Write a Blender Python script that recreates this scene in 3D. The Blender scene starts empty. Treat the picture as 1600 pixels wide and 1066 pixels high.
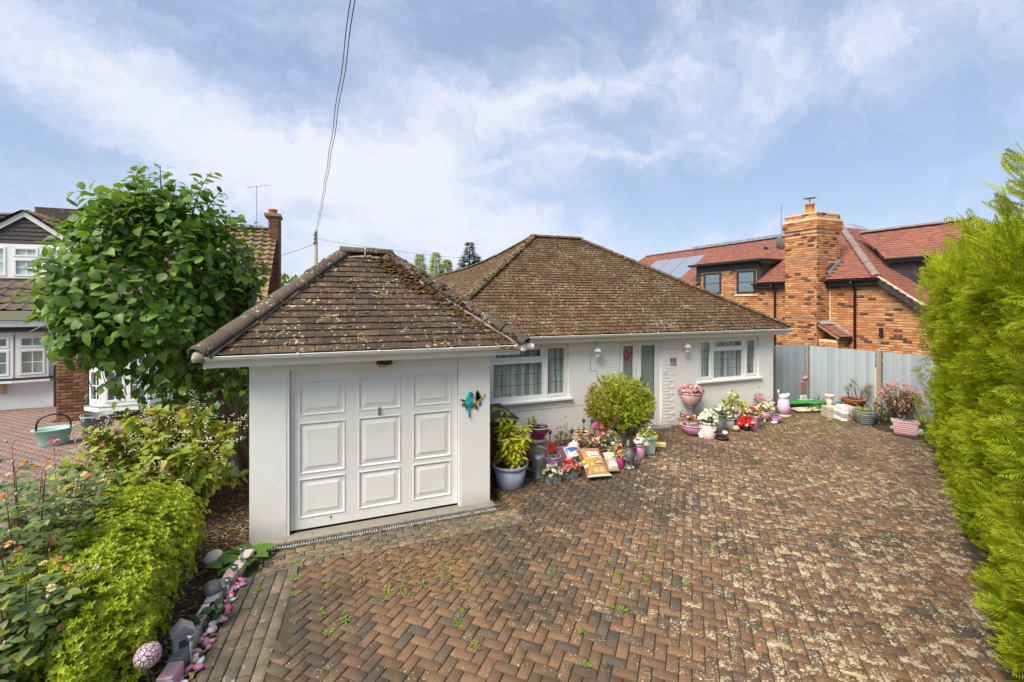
import bpy, bmesh, math, random
import numpy as np
from mathutils import Vector, Matrix, Euler

C = bpy.context.scene.collection
SC = bpy.context.scene
rad = math.radians
RG = random.Random(11)
U = RG.uniform

# ------------------------------------------------------------------ camera, sky, sun, exposure
EYE = Vector((0, 0, 2.85)); FPX = 711.0; HORIZON = 472.0
RT = Vector((.92787, -.37290, 0)); FW = Vector((.37290, .92787, 0))
cam = bpy.data.cameras.new('camera'); camo = bpy.data.objects.new('camera', cam); C.objects.link(camo)
camo.location = EYE; camo.rotation_euler = (rad(90), 0, -math.atan2(.37290, .92787))
cam.sensor_width = 36; cam.lens = 36 * FPX / 1600; cam.shift_y = (HORIZON - 533) / 1600
cam.clip_start = .05; cam.clip_end = 3000
SC.camera = camo

SUN_EL, SUN_AZ = 50, 246          # azimuth counted clockwise from +Y
SUN_STRENGTH, SUN_ANGLE, SKY_STRENGTH, EXPOSURE = 1.5, 42, .055, 2.30
CLOUD_LIGHT = .218
sv = SC.view_settings
SC.display_settings.display_device = 'sRGB'
sv.view_transform = 'Standard'; sv.look = 'None'; sv.gamma = 1; sv.use_curve_mapping = False; sv.exposure = EXPOSURE
SC.cycles.max_bounces = 7; SC.cycles.transparent_max_bounces = 12; SC.cycles.diffuse_bounces = 3
SC.cycles.use_denoising = True
SC.render.film_transparent = False

sun = bpy.data.lights.new('sun', 'SUN'); suno = bpy.data.objects.new('sun', sun); C.objects.link(suno)
sun.energy = SUN_STRENGTH; sun.angle = rad(SUN_ANGLE); sun.color = (1, .925, .80)
sd = Vector((math.sin(rad(SUN_AZ)) * math.cos(rad(SUN_EL)), math.cos(rad(SUN_AZ)) * math.cos(rad(SUN_EL)), math.sin(rad(SUN_EL))))
suno.rotation_euler = sd.to_track_quat('Z', 'Y').to_euler(); suno.location = sd * 60

# direction, two tangent vectors (1/width) and weight of each streak of cirrus (+) or clear gap (-)
CLOUDS=[(-0.328,0.877,0.352,4.049,1.745,-0.578,-6.162,3.946,-15.634,0.500),
(-0.190,0.930,0.314,3.184,0.916,-0.792,-6.019,3.741,-14.783,0.500),
(-0.016,0.961,0.276,3.368,0.224,-0.592,-5.073,5.066,-17.994,0.800),
(0.126,0.935,0.331,4.965,-1.424,2.111,7.456,4.805,-16.503,0.600),
(0.249,0.901,0.355,3.423,-1.701,1.893,10.290,2.950,-14.764,0.600),
(-0.036,0.879,0.476,5.049,0.771,-1.054,-7.726,7.719,-14.873,0.450),
(0.236,0.955,0.181,5.107,-1.124,-0.771,-1.557,2.626,-11.925,0.500),
(0.434,0.893,0.121,2.158,-1.022,-0.227,-0.536,2.927,-19.879,0.600),
(0.687,0.616,0.386,1.417,-1.666,0.132,5.491,1.054,-11.474,0.400),
(0.808,0.428,0.405,1.957,-3.266,-0.456,5.571,0.862,-12.056,0.400),
(0.542,0.685,0.486,3.818,-9.343,8.894,42.673,-13.558,-28.643,0.450),
(0.582,0.672,0.458,15.475,-9.063,-6.432,6.960,51.107,-84.130,0.350),
(0.657,0.589,0.470,10.152,-8.421,-3.662,33.121,43.709,-101.347,0.350),
(0.590,0.632,0.502,14.265,-2.518,-13.663,-48.802,82.283,-46.468,0.300),
(0.451,0.785,0.425,6.301,-3.705,0.130,16.957,18.468,-52.277,0.450),
(0.453,0.841,0.296,8.913,-4.535,-0.803,8.005,24.886,-83.221,0.500),
(0.583,0.757,0.296,6.905,-5.761,1.092,53.962,16.372,-148.719,0.350),
(0.617,0.721,0.316,13.070,-15.084,8.820,72.028,-13.299,-110.749,0.300),
(0.904,0.340,0.259,9.536,-6.417,-24.947,-5.299,23.559,-12.538,0.450),
(-0.413,0.886,0.209,11.887,5.626,-0.380,-10.411,7.289,-51.841,0.350),
(-0.017,0.995,0.099,2.806,0.049,-0.041,-1.297,2.516,-25.772,0.400),
(0.760,0.638,0.123,3.937,-4.744,0.199,5.813,0.773,-40.322,0.450),
(-0.247,0.934,0.258,10.161,2.612,0.232,-16.297,20.322,-89.487,0.350),
(-0.230,0.870,0.436,20.062,4.112,2.336,-44.092,65.985,-155.184,0.300),
(-0.183,0.892,0.413,5.624,1.729,-1.259,-16.209,11.596,-32.276,-0.400),
(-0.016,0.909,0.417,8.590,0.456,-0.695,-8.219,12.698,-28.068,-0.400),
(0.068,0.975,0.212,6.704,-0.313,-0.740,-3.278,4.701,-20.718,-0.550),
(-0.360,0.898,0.253,7.174,2.513,1.259,-4.215,7.132,-31.469,-0.400),
(0.376,0.774,0.509,6.175,-3.165,0.232,6.625,8.741,-18.214,-0.300),
(0.523,0.759,0.388,10.710,-8.466,2.074,16.368,5.909,-33.720,-0.200),
(0.747,0.627,0.220,1.612,-2.068,0.403,5.013,-0.447,-15.832,-0.500)]


W = bpy.data.worlds.new('World'); SC.world = W; W.use_nodes = True
def make_sky():
    nt = W.node_tree; nt.nodes.clear(); L = nt.links.new
    def nd(t, **k):
        n = nt.nodes.new(t)
        for a, b in k.items(): setattr(n, a, b)
        return n
    def vec(op, a, b=None):
        n = nd('ShaderNodeVectorMath', operation=op); L(a, n.inputs[0]) if hasattr(a, 'links') else setattr(n.inputs[0], 'default_value', a)
        if b is not None:
            L(b, n.inputs[1]) if hasattr(b, 'links') else setattr(n.inputs[1], 'default_value', b)
        return n.outputs['Value' if op == 'DOT_PRODUCT' else 'Vector']
    def mth(op, a, b=0, cl=False):
        n = nd('ShaderNodeMath', operation=op, use_clamp=cl)
        for i, q in enumerate((a, b)):
            L(q, n.inputs[i]) if hasattr(q, 'links') else setattr(n.inputs[i], 'default_value', q)
        return n.outputs[0]
    tc = nd('ShaderNodeTexCoord').outputs['Generated']
    # wispy warp
    w1 = nd('ShaderNodeTexNoise'); w1.inputs['Scale'].default_value = 2.6; w1.inputs['Detail'].default_value = 7; w1.inputs['Roughness'].default_value = .66; L(tc, w1.inputs['Vector'])
    off = vec('SUBTRACT', w1.outputs['Color'], (.5, .5, .5))
    sc = nd('ShaderNodeVectorMath', operation='SCALE'); L(off, sc.inputs[0]); sc.inputs['Scale'].default_value = .30
    d = vec('ADD', tc, sc.outputs[0])
    tot = None
    for c in CLOUDS:
        p = vec('SUBTRACT', d, c[0:3])
        a = vec('DOT_PRODUCT', p, c[3:6]); b = vec('DOT_PRODUCT', p, c[6:9])
        e = mth('ADD', mth('MULTIPLY', a, a), mth('MULTIPLY', b, b))
        g = mth('MULTIPLY', mth('POWER', 2.0, mth('MULTIPLY', e, -.62)), c[9] * .8)
        tot = g if tot is None else mth('ADD', tot, g)
    # stretched fibres
    mp = nd('ShaderNodeMapping'); L(d, mp.inputs[0]); mp.inputs['Rotation'].default_value = (.3, .25, rad(-35)); mp.inputs['Scale'].default_value = (.8, 6.0, 5.0)
    f = nd('ShaderNodeTexNoise'); L(mp.outputs[0], f.inputs['Vector']); f.inputs['Scale'].default_value = 1.7; f.inputs['Detail'].default_value = 8; f.inputs['Roughness'].default_value = .52; f.inputs['Distortion'].default_value = .7
    n2 = nd('ShaderNodeTexNoise'); L(tc, n2.inputs['Vector']); n2.inputs['Scale'].default_value = 1.5; n2.inputs['Detail'].default_value = 2
    fib = mth('MULTIPLY', mth('SUBTRACT', f.outputs[0], .5), 1.25)
    big = mth('MULTIPLY', mth('SUBTRACT', n2.outputs[0], .5), .5)
    mp2 = nd('ShaderNodeMapping'); L(d, mp2.inputs[0]); mp2.inputs['Rotation'].default_value = (.2, -.3, rad(25)); mp2.inputs['Scale'].default_value = (2.0, 14.0, 9.0)
    f2 = nd('ShaderNodeTexNoise'); L(mp2.outputs[0], f2.inputs['Vector']); f2.inputs['Scale'].default_value = 1.6; f2.inputs['Detail'].default_value = 6; f2.inputs['Roughness'].default_value = .55; f2.inputs['Distortion'].default_value = 1.2
    fib = mth('ADD', fib, mth('MULTIPLY', mth('SUBTRACT', f2.outputs[0], .5), .95))
    mask = mth('ADD', mth('ADD', mth('ADD', tot, .14), fib), big)
    r = nd('ShaderNodeMapRange', interpolation_type='SMOOTHSTEP'); L(mask, r.inputs[0]); r.inputs[1].default_value = -.35; r.inputs[2].default_value = 1.65
    r.inputs[3].default_value = .74; r.inputs[4].default_value = 1.0
    cl = nd('ShaderNodeValToRGB'); L(r.outputs[0], cl.inputs[0])
    hi = cl.color_ramp.elements[1]
    cl.color_ramp.elements[0].position = .76; cl.color_ramp.elements[0].color = (.345, .435, .60, 1)
    e = cl.color_ramp.elements.new(.86); e.color = (.53, .605, .79, 1)
    hi = cl.color_ramp.elements[2]; hi.position = 1; hi.color = (.82, .845, .93, 1)
    sk = nd('ShaderNodeTexSky', sky_type='NISHITA'); sk.sun_disc = False
    sk.sun_elevation = rad(SUN_EL); sk.sun_rotation = rad(SUN_AZ); sk.air_density = 1; sk.dust_density = .6; sk.ozone_density = 2
    b1 = nd('ShaderNodeBackground'); L(sk.outputs[0], b1.inputs[0]); b1.inputs[1].default_value = SKY_STRENGTH
    b2 = nd('ShaderNodeBackground'); L(cl.outputs[0], b2.inputs[0]); b2.inputs[1].default_value = CLOUD_LIGHT
    mx = nd('ShaderNodeMixShader'); L(r.outputs[0], mx.inputs[0]); L(b1.outputs[0], mx.inputs[1]); L(b2.outputs[0], mx.inputs[2])
    L(mx.outputs[0], nd('ShaderNodeOutputWorld').inputs[0])
make_sky()

# ------------------------------------------------------------------ small geometry toolkit
def ground_at(px, py, z=0.0):
    """point of the plot (height z) seen at a place in the survey photograph"""
    a = (px - 800) / FPX; b = -(py - HORIZON) / FPX; t = (z - EYE.z) / b
    return Vector((RT.x * a * t + FW.x * t, RT.y * a * t + FW.y * t, z))
def seen(p):
    r = p.x * RT.x + p.y * RT.y; t = p.x * FW.x + p.y * FW.y
    if t < .3: return None
    return 800 + FPX * r / t, HORIZON - FPX * (p.z - EYE.z) / t, t
def in_frame(p, m=10):
    s = seen(p)
    return s is not None and -m < s[0] < 1600 + m and -m < s[1] < 1066 + m

class MB:
    def __init__(s): s.v = []; s.f = []; s.m = []; s.cur = 0
    def add(s, vs, fs):
        o = len(s.v); s.v += [tuple(p) for p in vs]
        for f in fs: s.f.append(tuple(o + i for i in f)); s.m.append(s.cur)
        return s
    def quad(s, a, b, c, d): return s.add((a, b, c, d), ((0, 1, 2, 3),))
    def box(s, x0, x1, y0, y1, z0, z1):
        return s.add([(x0,y0,z0),(x1,y0,z0),(x1,y1,z0),(x0,y1,z0),(x0,y0,z1),(x1,y0,z1),(x1,y1,z1),(x0,y1,z1)],
                     [(0,3,2,1),(4,5,6,7),(0,1,5,4),(1,2,6,5),(2,3,7,6),(3,0,4,7)])
    def cbox(s, x0, x1, y0, y1, z0, z1, c=.006):
        """box with chamfered edges along every side"""
        X=(x0,x0+c,x1-c,x1);Y=(y0,y0+c,y1-c,y1);Z=(z0,z0+c,z1-c,z1)
        vs=[];ix={}
        def V(i,j,k):
            if (i,j,k) not in ix: ix[(i,j,k)]=len(vs); vs.append((X[i],Y[j],Z[k]))
            return ix[(i,j,k)]
        fs=[(V(1,1,0),V(1,2,0),V(2,2,0),V(2,1,0)),(V(1,1,3),V(2,1,3),V(2,2,3),V(1,2,3)),
            (V(1,0,1),V(2,0,1),V(2,0,2),V(1,0,2)),(V(2,3,1),V(1,3,1),V(1,3,2),V(2,3,2)),
            (V(0,2,1),V(0,1,1),V(0,1,2),V(0,2,2)),(V(3,1,1),V(3,2,1),V(3,2,2),V(3,1,2)),
            (V(1,1,3),V(1,0,2),V(2,0,2),V(2,1,3)),(V(2,2,3),V(2,3,2),V(1,3,2),V(1,2,3)),
            (V(1,2,3),V(0,2,2),V(0,1,2),V(1,1,3)),(V(2,1,3),V(3,1,2),V(3,2,2),V(2,2,3)),
            (V(1,0,1),V(1,1,0),V(2,1,0),V(2,0,1)),(V(2,3,1),V(2,2,0),V(1,2,0),V(1,3,1)),
            (V(0,2,1),V(1,2,0),V(1,1,0),V(0,1,1)),(V(3,1,1),V(2,1,0),V(2,2,0),V(3,2,1)),
            (V(1,0,1),V(1,0,2),V(0,1,2),V(0,1,1)),(V(2,0,1),V(3,1,1),V(3,1,2),V(2,0,2)),
            (V(2,3,1),V(2,3,2),V(3,2,2),V(3,2,1)),(V(1,3,1),V(0,2,1),V(0,2,2),V(1,3,2)),
            (V(1,1,3),V(0,1,2),V(1,0,2)),(V(2,1,3),V(2,0,2),V(3,1,2)),(V(2,2,3),V(3,2,2),V(2,3,2)),(V(1,2,3),V(1,3,2),V(0,2,2)),
            (V(1,1,0),V(1,0,1),V(0,1,1)),(V(2,1,0),V(3,1,1),V(2,0,1)),(V(2,2,0),V(2,3,1),V(3,2,1)),(V(1,2,0),V(0,2,1),V(1,3,1))]
        return s.add(vs, fs)
    def obox(s, c, ax, ay, az):
        c=Vector(c);ax=Vector(ax);ay=Vector(ay);az=Vector(az)
        return s.add([c-ax-ay-az,c+ax-ay-az,c+ax+ay-az,c-ax+ay-az,c-ax-ay+az,c+ax-ay+az,c+ax+ay+az,c-ax+ay+az],
                     [(0,3,2,1),(4,5,6,7),(0,1,5,4),(1,2,6,5),(2,3,7,6),(3,0,4,7)])
    def lathe(s, prof, n=20, cx=0, cy=0, z0=0, caps=True, sq=None):
        """prof: (radius, z) from bottom to top; sq=(a,b) stretches in x, y"""
        sx, sy = sq or (1, 1); vs=[]; fs=[]
        for r, z in prof:
            for k in range(n):
                a=2*math.pi*k/n; vs.append((cx+r*sx*math.cos(a), cy+r*sy*math.sin(a), z0+z))
        for i in range(len(prof)-1):
            for k in range(n):
                fs.append((i*n+k, i*n+(k+1)%n, (i+1)*n+(k+1)%n, (i+1)*n+k))
        if caps:
            fs.append(tuple(reversed(range(n)))); fs.append(tuple(range((len(prof)-1)*n, len(prof)*n)))
        return s.add(vs, fs)
    def sqlathe(s, prof, cx=0, cy=0, z0=0, asp=1.0, c=.12):
        """rectangular trough: prof (half width x, z)"""
        vs=[];fs=[];n=8
        for r,z in prof:
            x=r;y=r*asp;k=c*min(x,y)
            vs+=[(cx+a,cy+b,z0+z) for a,b in((x-k,-y),(x,-y+k),(x,y-k),(x-k,y),(-x+k,y),(-x,y-k),(-x,-y+k),(-x+k,-y))]
        for i in range(len(prof)-1):
            for k in range(n): fs.append((i*n+k,i*n+(k+1)%n,(i+1)*n+(k+1)%n,(i+1)*n+k))
        fs.append(tuple(reversed(range(n)))); fs.append(tuple(range((len(prof)-1)*n,len(prof)*n)))
        return s.add(vs,fs)
    def tube(s, pts, r, n=8, caps=True):
        pts=[Vector(p) for p in pts]; m=len(pts); rs=r if isinstance(r,(list,tuple)) else [r]*m
        vs=[];fs=[]; up=Vector((0,0,1)); last=None
        for i,p in enumerate(pts):
            t=(pts[min(i+1,m-1)]-pts[max(i-1,0)]).normalized()
            a=(last-t*last.dot(t)) if last is not None else t.cross(up if abs(t.z)<.9 else Vector((1,0,0)))
            if a.length<1e-6: a=t.orthogonal()
            a.normalize(); b=t.cross(a); last=a
            for k in range(n):
                q=2*math.pi*k/n; vs.append(p+(a*math.cos(q)+b*math.sin(q))*rs[i])
        for i in range(m-1):
            for k in range(n): fs.append((i*n+k,i*n+(k+1)%n,(i+1)*n+(k+1)%n,(i+1)*n+k))
        if caps: fs.append(tuple(reversed(range(n)))); fs.append(tuple(range((m-1)*n,m*n)))
        return s.add(vs,fs)
    def prism(s, poly, ext):
        """polygon (list of 3D points) pushed along ext"""
        e=Vector(ext); n=len(poly); P=[Vector(p) for p in poly]
        fs=[tuple(range(n)), tuple(reversed(range(n,2*n)))]+[(i,i+n,(i+1)%n+n,(i+1)%n) for i in range(n)]
        return s.add(P+[p+e for p in P], fs)
    def sweep(s, prof, a, b, ax, ay, caps=True):
        """open or closed 2D profile carried from a to b"""
        a=Vector(a);b=Vector(b);ax=Vector(ax);ay=Vector(ay);n=len(prof)
        vs=[a+ax*p[0]+ay*p[1] for p in prof]+[b+ax*p[0]+ay*p[1] for p in prof]
        return s.add(vs,[(i,i+1,i+1+n,i+n) for i in range(n-1)])
    def ball(s, c, r, n=8, m=6, sq=(1,1,1)):
        prof=[]
        vs=[];fs=[]
        for i in range(m+1):
            t=math.pi*i/m
            for k in range(n):
                a=2*math.pi*k/n; vs.append((c[0]+r*sq[0]*math.sin(t)*math.cos(a), c[1]+r*sq[1]*math.sin(t)*math.sin(a), c[2]-r*sq[2]*math.cos(t)))
        for i in range(m):
            for k in range(n): fs.append((i*n+k,i*n+(k+1)%n,(i+1)*n+(k+1)%n,(i+1)*n+k))
        return s.add(vs,fs)
    def mesh(s, name, mats=None, smooth=False):
        me=bpy.data.meshes.new(name); me.from_pydata(s.v,[],s.f)
        for mt in (mats if isinstance(mats,(list,tuple)) else [mats]):
            if mt: me.materials.append(mt)
        if any(s.m): me.polygons.foreach_set('material_index', s.m)
        if smooth: me.polygons.foreach_set('use_smooth',[True]*len(s.f))
        me.update(); return me
    def build(s, name, mats, parent=None, smooth=False, wd=True, fix=True):
        me=s.mesh(name,mats,smooth)
        if fix:
            bm=bmesh.new(); bm.from_mesh(me); bmesh.ops.remove_doubles(bm,verts=bm.verts,dist=1e-5) if smooth else None
            bmesh.ops.recalc_face_normals(bm,faces=bm.faces); bm.to_mesh(me); bm.free()
        return link(name,me,parent,wd)

BASE = {}
def link(name, me, parent=None, wd=True):
    """wd: mesh is written in world coordinates although its parent stands elsewhere"""
    o=bpy.data.objects.new(name,me); C.objects.link(o)
    if parent is not None:
        o.parent=parent
        if wd and parent.name in BASE: o.matrix_parent_inverse=BASE[parent.name].inverted()
    return o
def tag(o, label=None, cat=None, group=None, kind=None):
    if label: o['label']=label
    if cat: o['category']=cat
    if group: o['group']=group
    if kind: o['kind']=kind
    return o
def thing(name, label, cat, loc=(0,0,0), rz=0, group=None):
    o=bpy.data.objects.new(name,None); C.objects.link(o); o.empty_display_size=.2
    o.location=loc; o.rotation_euler=(0,0,rz); BASE[o.name]=Matrix.Translation(loc)@Matrix.Rotation(rz,4,'Z')
    return tag(o,label,cat,group)
def struct(o): o['kind']='structure'; return o
def stuff(o): o['kind']='stuff'; return o

def proto_arrays(mb):
    return np.array(mb.v,dtype=np.float32), mb.f, mb.m
def bake_mesh(name, protos, mats, which, material, smooth=False):
    """one mesh out of many placed copies; protos: list of MB, mats: (n,4,4), which: proto of each copy"""
    VV=[];LL=[];SS=[];MM=[];off=0
    mats=np.asarray(mats,dtype=np.float64).reshape(-1,4,4); which=np.asarray(which)
    for k,mb in enumerate(protos):
        idx=np.nonzero(which==k)[0]
        if len(idx)==0: continue
        V=np.array(mb.v,dtype=np.float64); V=np.c_[V,np.ones(len(V))]
        M=mats[idx]; P=np.einsum('nij,vj->nvi',M,V)[:,:,:3].reshape(-1,3)
        lo=np.concatenate([np.array(f) for f in mb.f]); sz=np.array([len(f) for f in mb.f])
        n=len(idx); nv=len(V)
        LL.append((lo[None,:]+(np.arange(n)*nv)[:,None]).reshape(-1)+off); SS.append(np.tile(sz,n)); MM.append(np.tile(np.array(mb.m),n)); VV.append(P); off+=n*nv
    me=bpy.data.meshes.new(name)
    if VV:
        V=np.concatenate(VV); Lp=np.concatenate(LL); S=np.concatenate(SS); Mi=np.concatenate(MM)
        me.vertices.add(len(V)); me.vertices.foreach_set('co',V.astype(np.float32).ravel())
        me.loops.add(len(Lp)); me.loops.foreach_set('vertex_index',Lp.astype(np.int32))
        me.polygons.add(len(S)); st=np.concatenate([[0],np.cumsum(S)[:-1]]); me.polygons.foreach_set('loop_start',st.astype(np.int32))
        me.polygons.foreach_set('material_index',Mi.astype(np.int32))
        if smooth: me.polygons.foreach_set('use_smooth',np.ones(len(S),dtype=bool))
        me.update(calc_edges=True)
    for m in (material if isinstance(material,(list,tuple)) else [material]): me.materials.append(m)
    return me
def pieces(parent, name, protos, mats, which, material, limit=300, rest=None, wd=True, smooth=False, ok=None, local=None):
    """the `limit` pieces that show largest become objects of their own, the others one joined part"""
    if not isinstance(protos,list): protos=[protos]
    if which is None: which=[0]*len(mats)
    sc=[]
    for i,M in enumerate(mats):
        p=(local@M).translation if local is not None else M.translation
        s=seen(p)
        vis=s is not None and -15<s[0]<1615 and -15<s[1]<1081 and (ok is None or ok(s,p))
        sc.append((s[2] if vis else 1e9,i))
    sc.sort(); single=[i for d,i in sc[:limit] if d<1e8]; ss=set(single); others=[i for i in range(len(mats)) if i not in ss]
    pm=[bake_mesh(name,[pr],[np.eye(4)],[0],material,smooth) for pr in protos]
    for i in single:
        o=link(name,pm[which[i]],parent,wd); o.matrix_basis=mats[i]
    if others:
        me=bake_mesh(rest or name+'_field',protos,[np.array(mats[i]) for i in others],[which[i] for i in others],material,smooth)
        o=stuff(link(rest or name+'_field',me,parent,wd)); return o
def frame(o, x, y, z, s=(1,1,1)):
    """matrix from an origin and three axes"""
    M=Matrix.Identity(4)
    for k,(a,f) in enumerate(zip((x,y,z),s)):
        for r in range(3): M[r][k]=a[r]*f
    for r in range(3): M[r][3]=o[r]
    return M
def copy_thing(t, loc, rz=0, label=None, group=None):
    r=t.copy(); C.objects.link(r); r.location=loc; r.rotation_euler=(0,0,rz)
    if label: r['label']=label
    if group: r['group']=group
    for ch in [o for o in C.objects if o.parent is t]:
        c=ch.copy(); C.objects.link(c); c.parent=r
        for g in [o for o in C.objects if o.parent is ch]:
            q=g.copy(); C.objects.link(q); q.parent=c
    return r

# ------------------------------------------------------------------ materials
class Mat:
    def __init__(s,name):
        s.m=bpy.data.materials.new(name); s.m.use_nodes=True; s.nt=s.m.node_tree; s.nt.nodes.clear(); s.L=s.nt.links.new; s._p=None
    def nd(s,t,**k):
        n=s.nt.nodes.new(t)
        for a,b in k.items(): setattr(n,a,b)
        return n
    def put(s,sock,v):
        if hasattr(v,'links'): s.L(v,sock)
        else: sock.default_value=(*v,1) if isinstance(v,(tuple,list)) and len(v)==3 and sock.type=='RGBA' else v
    def pos(s):
        if s._p is None: s._p=s.nd('ShaderNodeNewGeometry').outputs['Position']
        return s._p
    def objc(s): return s.nd('ShaderNodeTexCoord').outputs['Object']
    def rnd(s):
        a=s.nd('ShaderNodeObjectInfo').outputs['Random']; b=s.nd('ShaderNodeNewGeometry').outputs['Random Per Island']
        return s.math('FRACT',s.math('ADD',a,b))
    def math(s,op,a,b=0.,cl=False):
        n=s.nd('ShaderNodeMath',operation=op,use_clamp=cl); s.put(n.inputs[0],a); s.put(n.inputs[1],b); return n.outputs[0]
    def noise(s,scale,detail=3,vec=None,rough=.55,dist=0,sc3=None,out=0):
        n=s.nd('ShaderNodeTexNoise'); v=vec if vec is not None else s.pos()
        if sc3:
            mp=s.nd('ShaderNodeMapping'); s.L(v,mp.inputs[0]); mp.inputs['Scale'].default_value=sc3; v=mp.outputs[0]
        s.L(v,n.inputs['Vector']); n.inputs['Scale'].default_value=scale; n.inputs['Detail'].default_value=detail; n.inputs['Roughness'].default_value=rough; n.inputs['Distortion'].default_value=dist
        return n.outputs[out]
    def voro(s,scale,vec=None,feature='F1',out=0,rnd=1.):
        n=s.nd('ShaderNodeTexVoronoi',feature=feature); s.L(vec if vec is not None else s.pos(),n.inputs['Vector']); n.inputs['Scale'].default_value=scale; n.inputs['Randomness'].default_value=rnd; return n.outputs[out]
    def step(s,x,a,b,lo=0.,hi=1.):
        n=s.nd('ShaderNodeMapRange',interpolation_type='SMOOTHSTEP'); s.put(n.inputs[0],x)
        for i,v in enumerate((a,b,lo,hi)): s.put(n.inputs[i+1],v)
        return n.outputs[0]
    def ramp(s,x,els,const=False):
        n=s.nd('ShaderNodeValToRGB'); s.put(n.inputs[0],x); cr=n.color_ramp
        if const: cr.interpolation='CONSTANT'
        while len(cr.elements)<len(els): cr.elements.new(.5)
        for e,(p,c) in zip(cr.elements,els): e.position=p; e.color=(*c,1)
        return n.outputs[0]
    def mix(s,f,a,b,mode='MIX'):
        n=s.nd('ShaderNodeMix',data_type='RGBA',blend_type=mode); s.put(n.inputs[0],f); s.put(n.inputs[6],a); s.put(n.inputs[7],b); return n.outputs[2]
    def bump(s,h,strength=.3,dist=.01):
        n=s.nd('ShaderNodeBump'); s.put(n.inputs['Height'],h); n.inputs['Strength'].default_value=strength; n.inputs['Distance'].default_value=dist; return n.outputs[0]
    def bsdf(s,base,rough=.6,normal=None,metal=0.,spec=.5,**kw):
        n=s.nd('ShaderNodeBsdfPrincipled'); s.put(n.inputs['Base Color'],base); s.put(n.inputs['Roughness'],rough); s.put(n.inputs['Metallic'],metal); s.put(n.inputs['Specular IOR Level'],spec)
        if normal is not None: s.L(normal,n.inputs['Normal'])
        for k,v in kw.items(): s.put(n.inputs[k],v)
        return n.outputs[0]
    def out(s,sh): s.L(sh,s.nd('ShaderNodeOutputMaterial').inputs[0]); return s.m
    def mixsh(s,f,a,b):
        n=s.nd('ShaderNodeMixShader'); s.put(n.inputs[0],f); s.L(a,n.inputs[1]); s.L(b,n.inputs[2]); return n.outputs[0]

def plain(name,col,rough=.5,var=.12,metal=0,bump=.08,sc=25,spec=.5,dirt=.0):
    m=Mat(name); oc=m.objc()
    n=m.noise(sc*.25,4,oc); f=m.noise(sc*6,3,oc)
    c=m.mix(m.step(n,.3,.7),tuple(k*(1-var) for k in col),tuple(min(1,k*(1+var)) for k in col))
    if dirt: c=m.mix(m.step(m.noise(sc*.5,5,oc,.7),.5,.72,0,dirt),c,(.12,.09,.06))
    return m.out(m.bsdf(c,m.step(n,.3,.7,max(.05,rough-.08),min(1,rough+.1)),m.bump(f,bump,.004),metal,spec))
def leafmat(name,cols,trans=.35,rough=.45,spec=.4,vein=True,extra=None):
    m=Mat(name); r=m.rnd()
    n=len(cols); base=m.ramp(r,[(i/max(1,n-1),c) for i,c in enumerate(cols)])
    ns=m.noise(14,3); base=m.mix(m.step(ns,.35,.65,.0,.45),base,m.mix(1.,base,(.62,.7,.55),'MULTIPLY'))
    if extra: base=extra(m,base)
    b=m.bsdf(base,rough,m.bump(m.noise(60,2),.15,.003),0,spec)
    t=m.nd('ShaderNodeBsdfTranslucent'); m.put(t.inputs[0],m.mix(1.,base,(1.25,1.2,.6),'MULTIPLY'))
    return m.out(m.mixsh(trans,b,t.outputs[0]))
M={}
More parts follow.
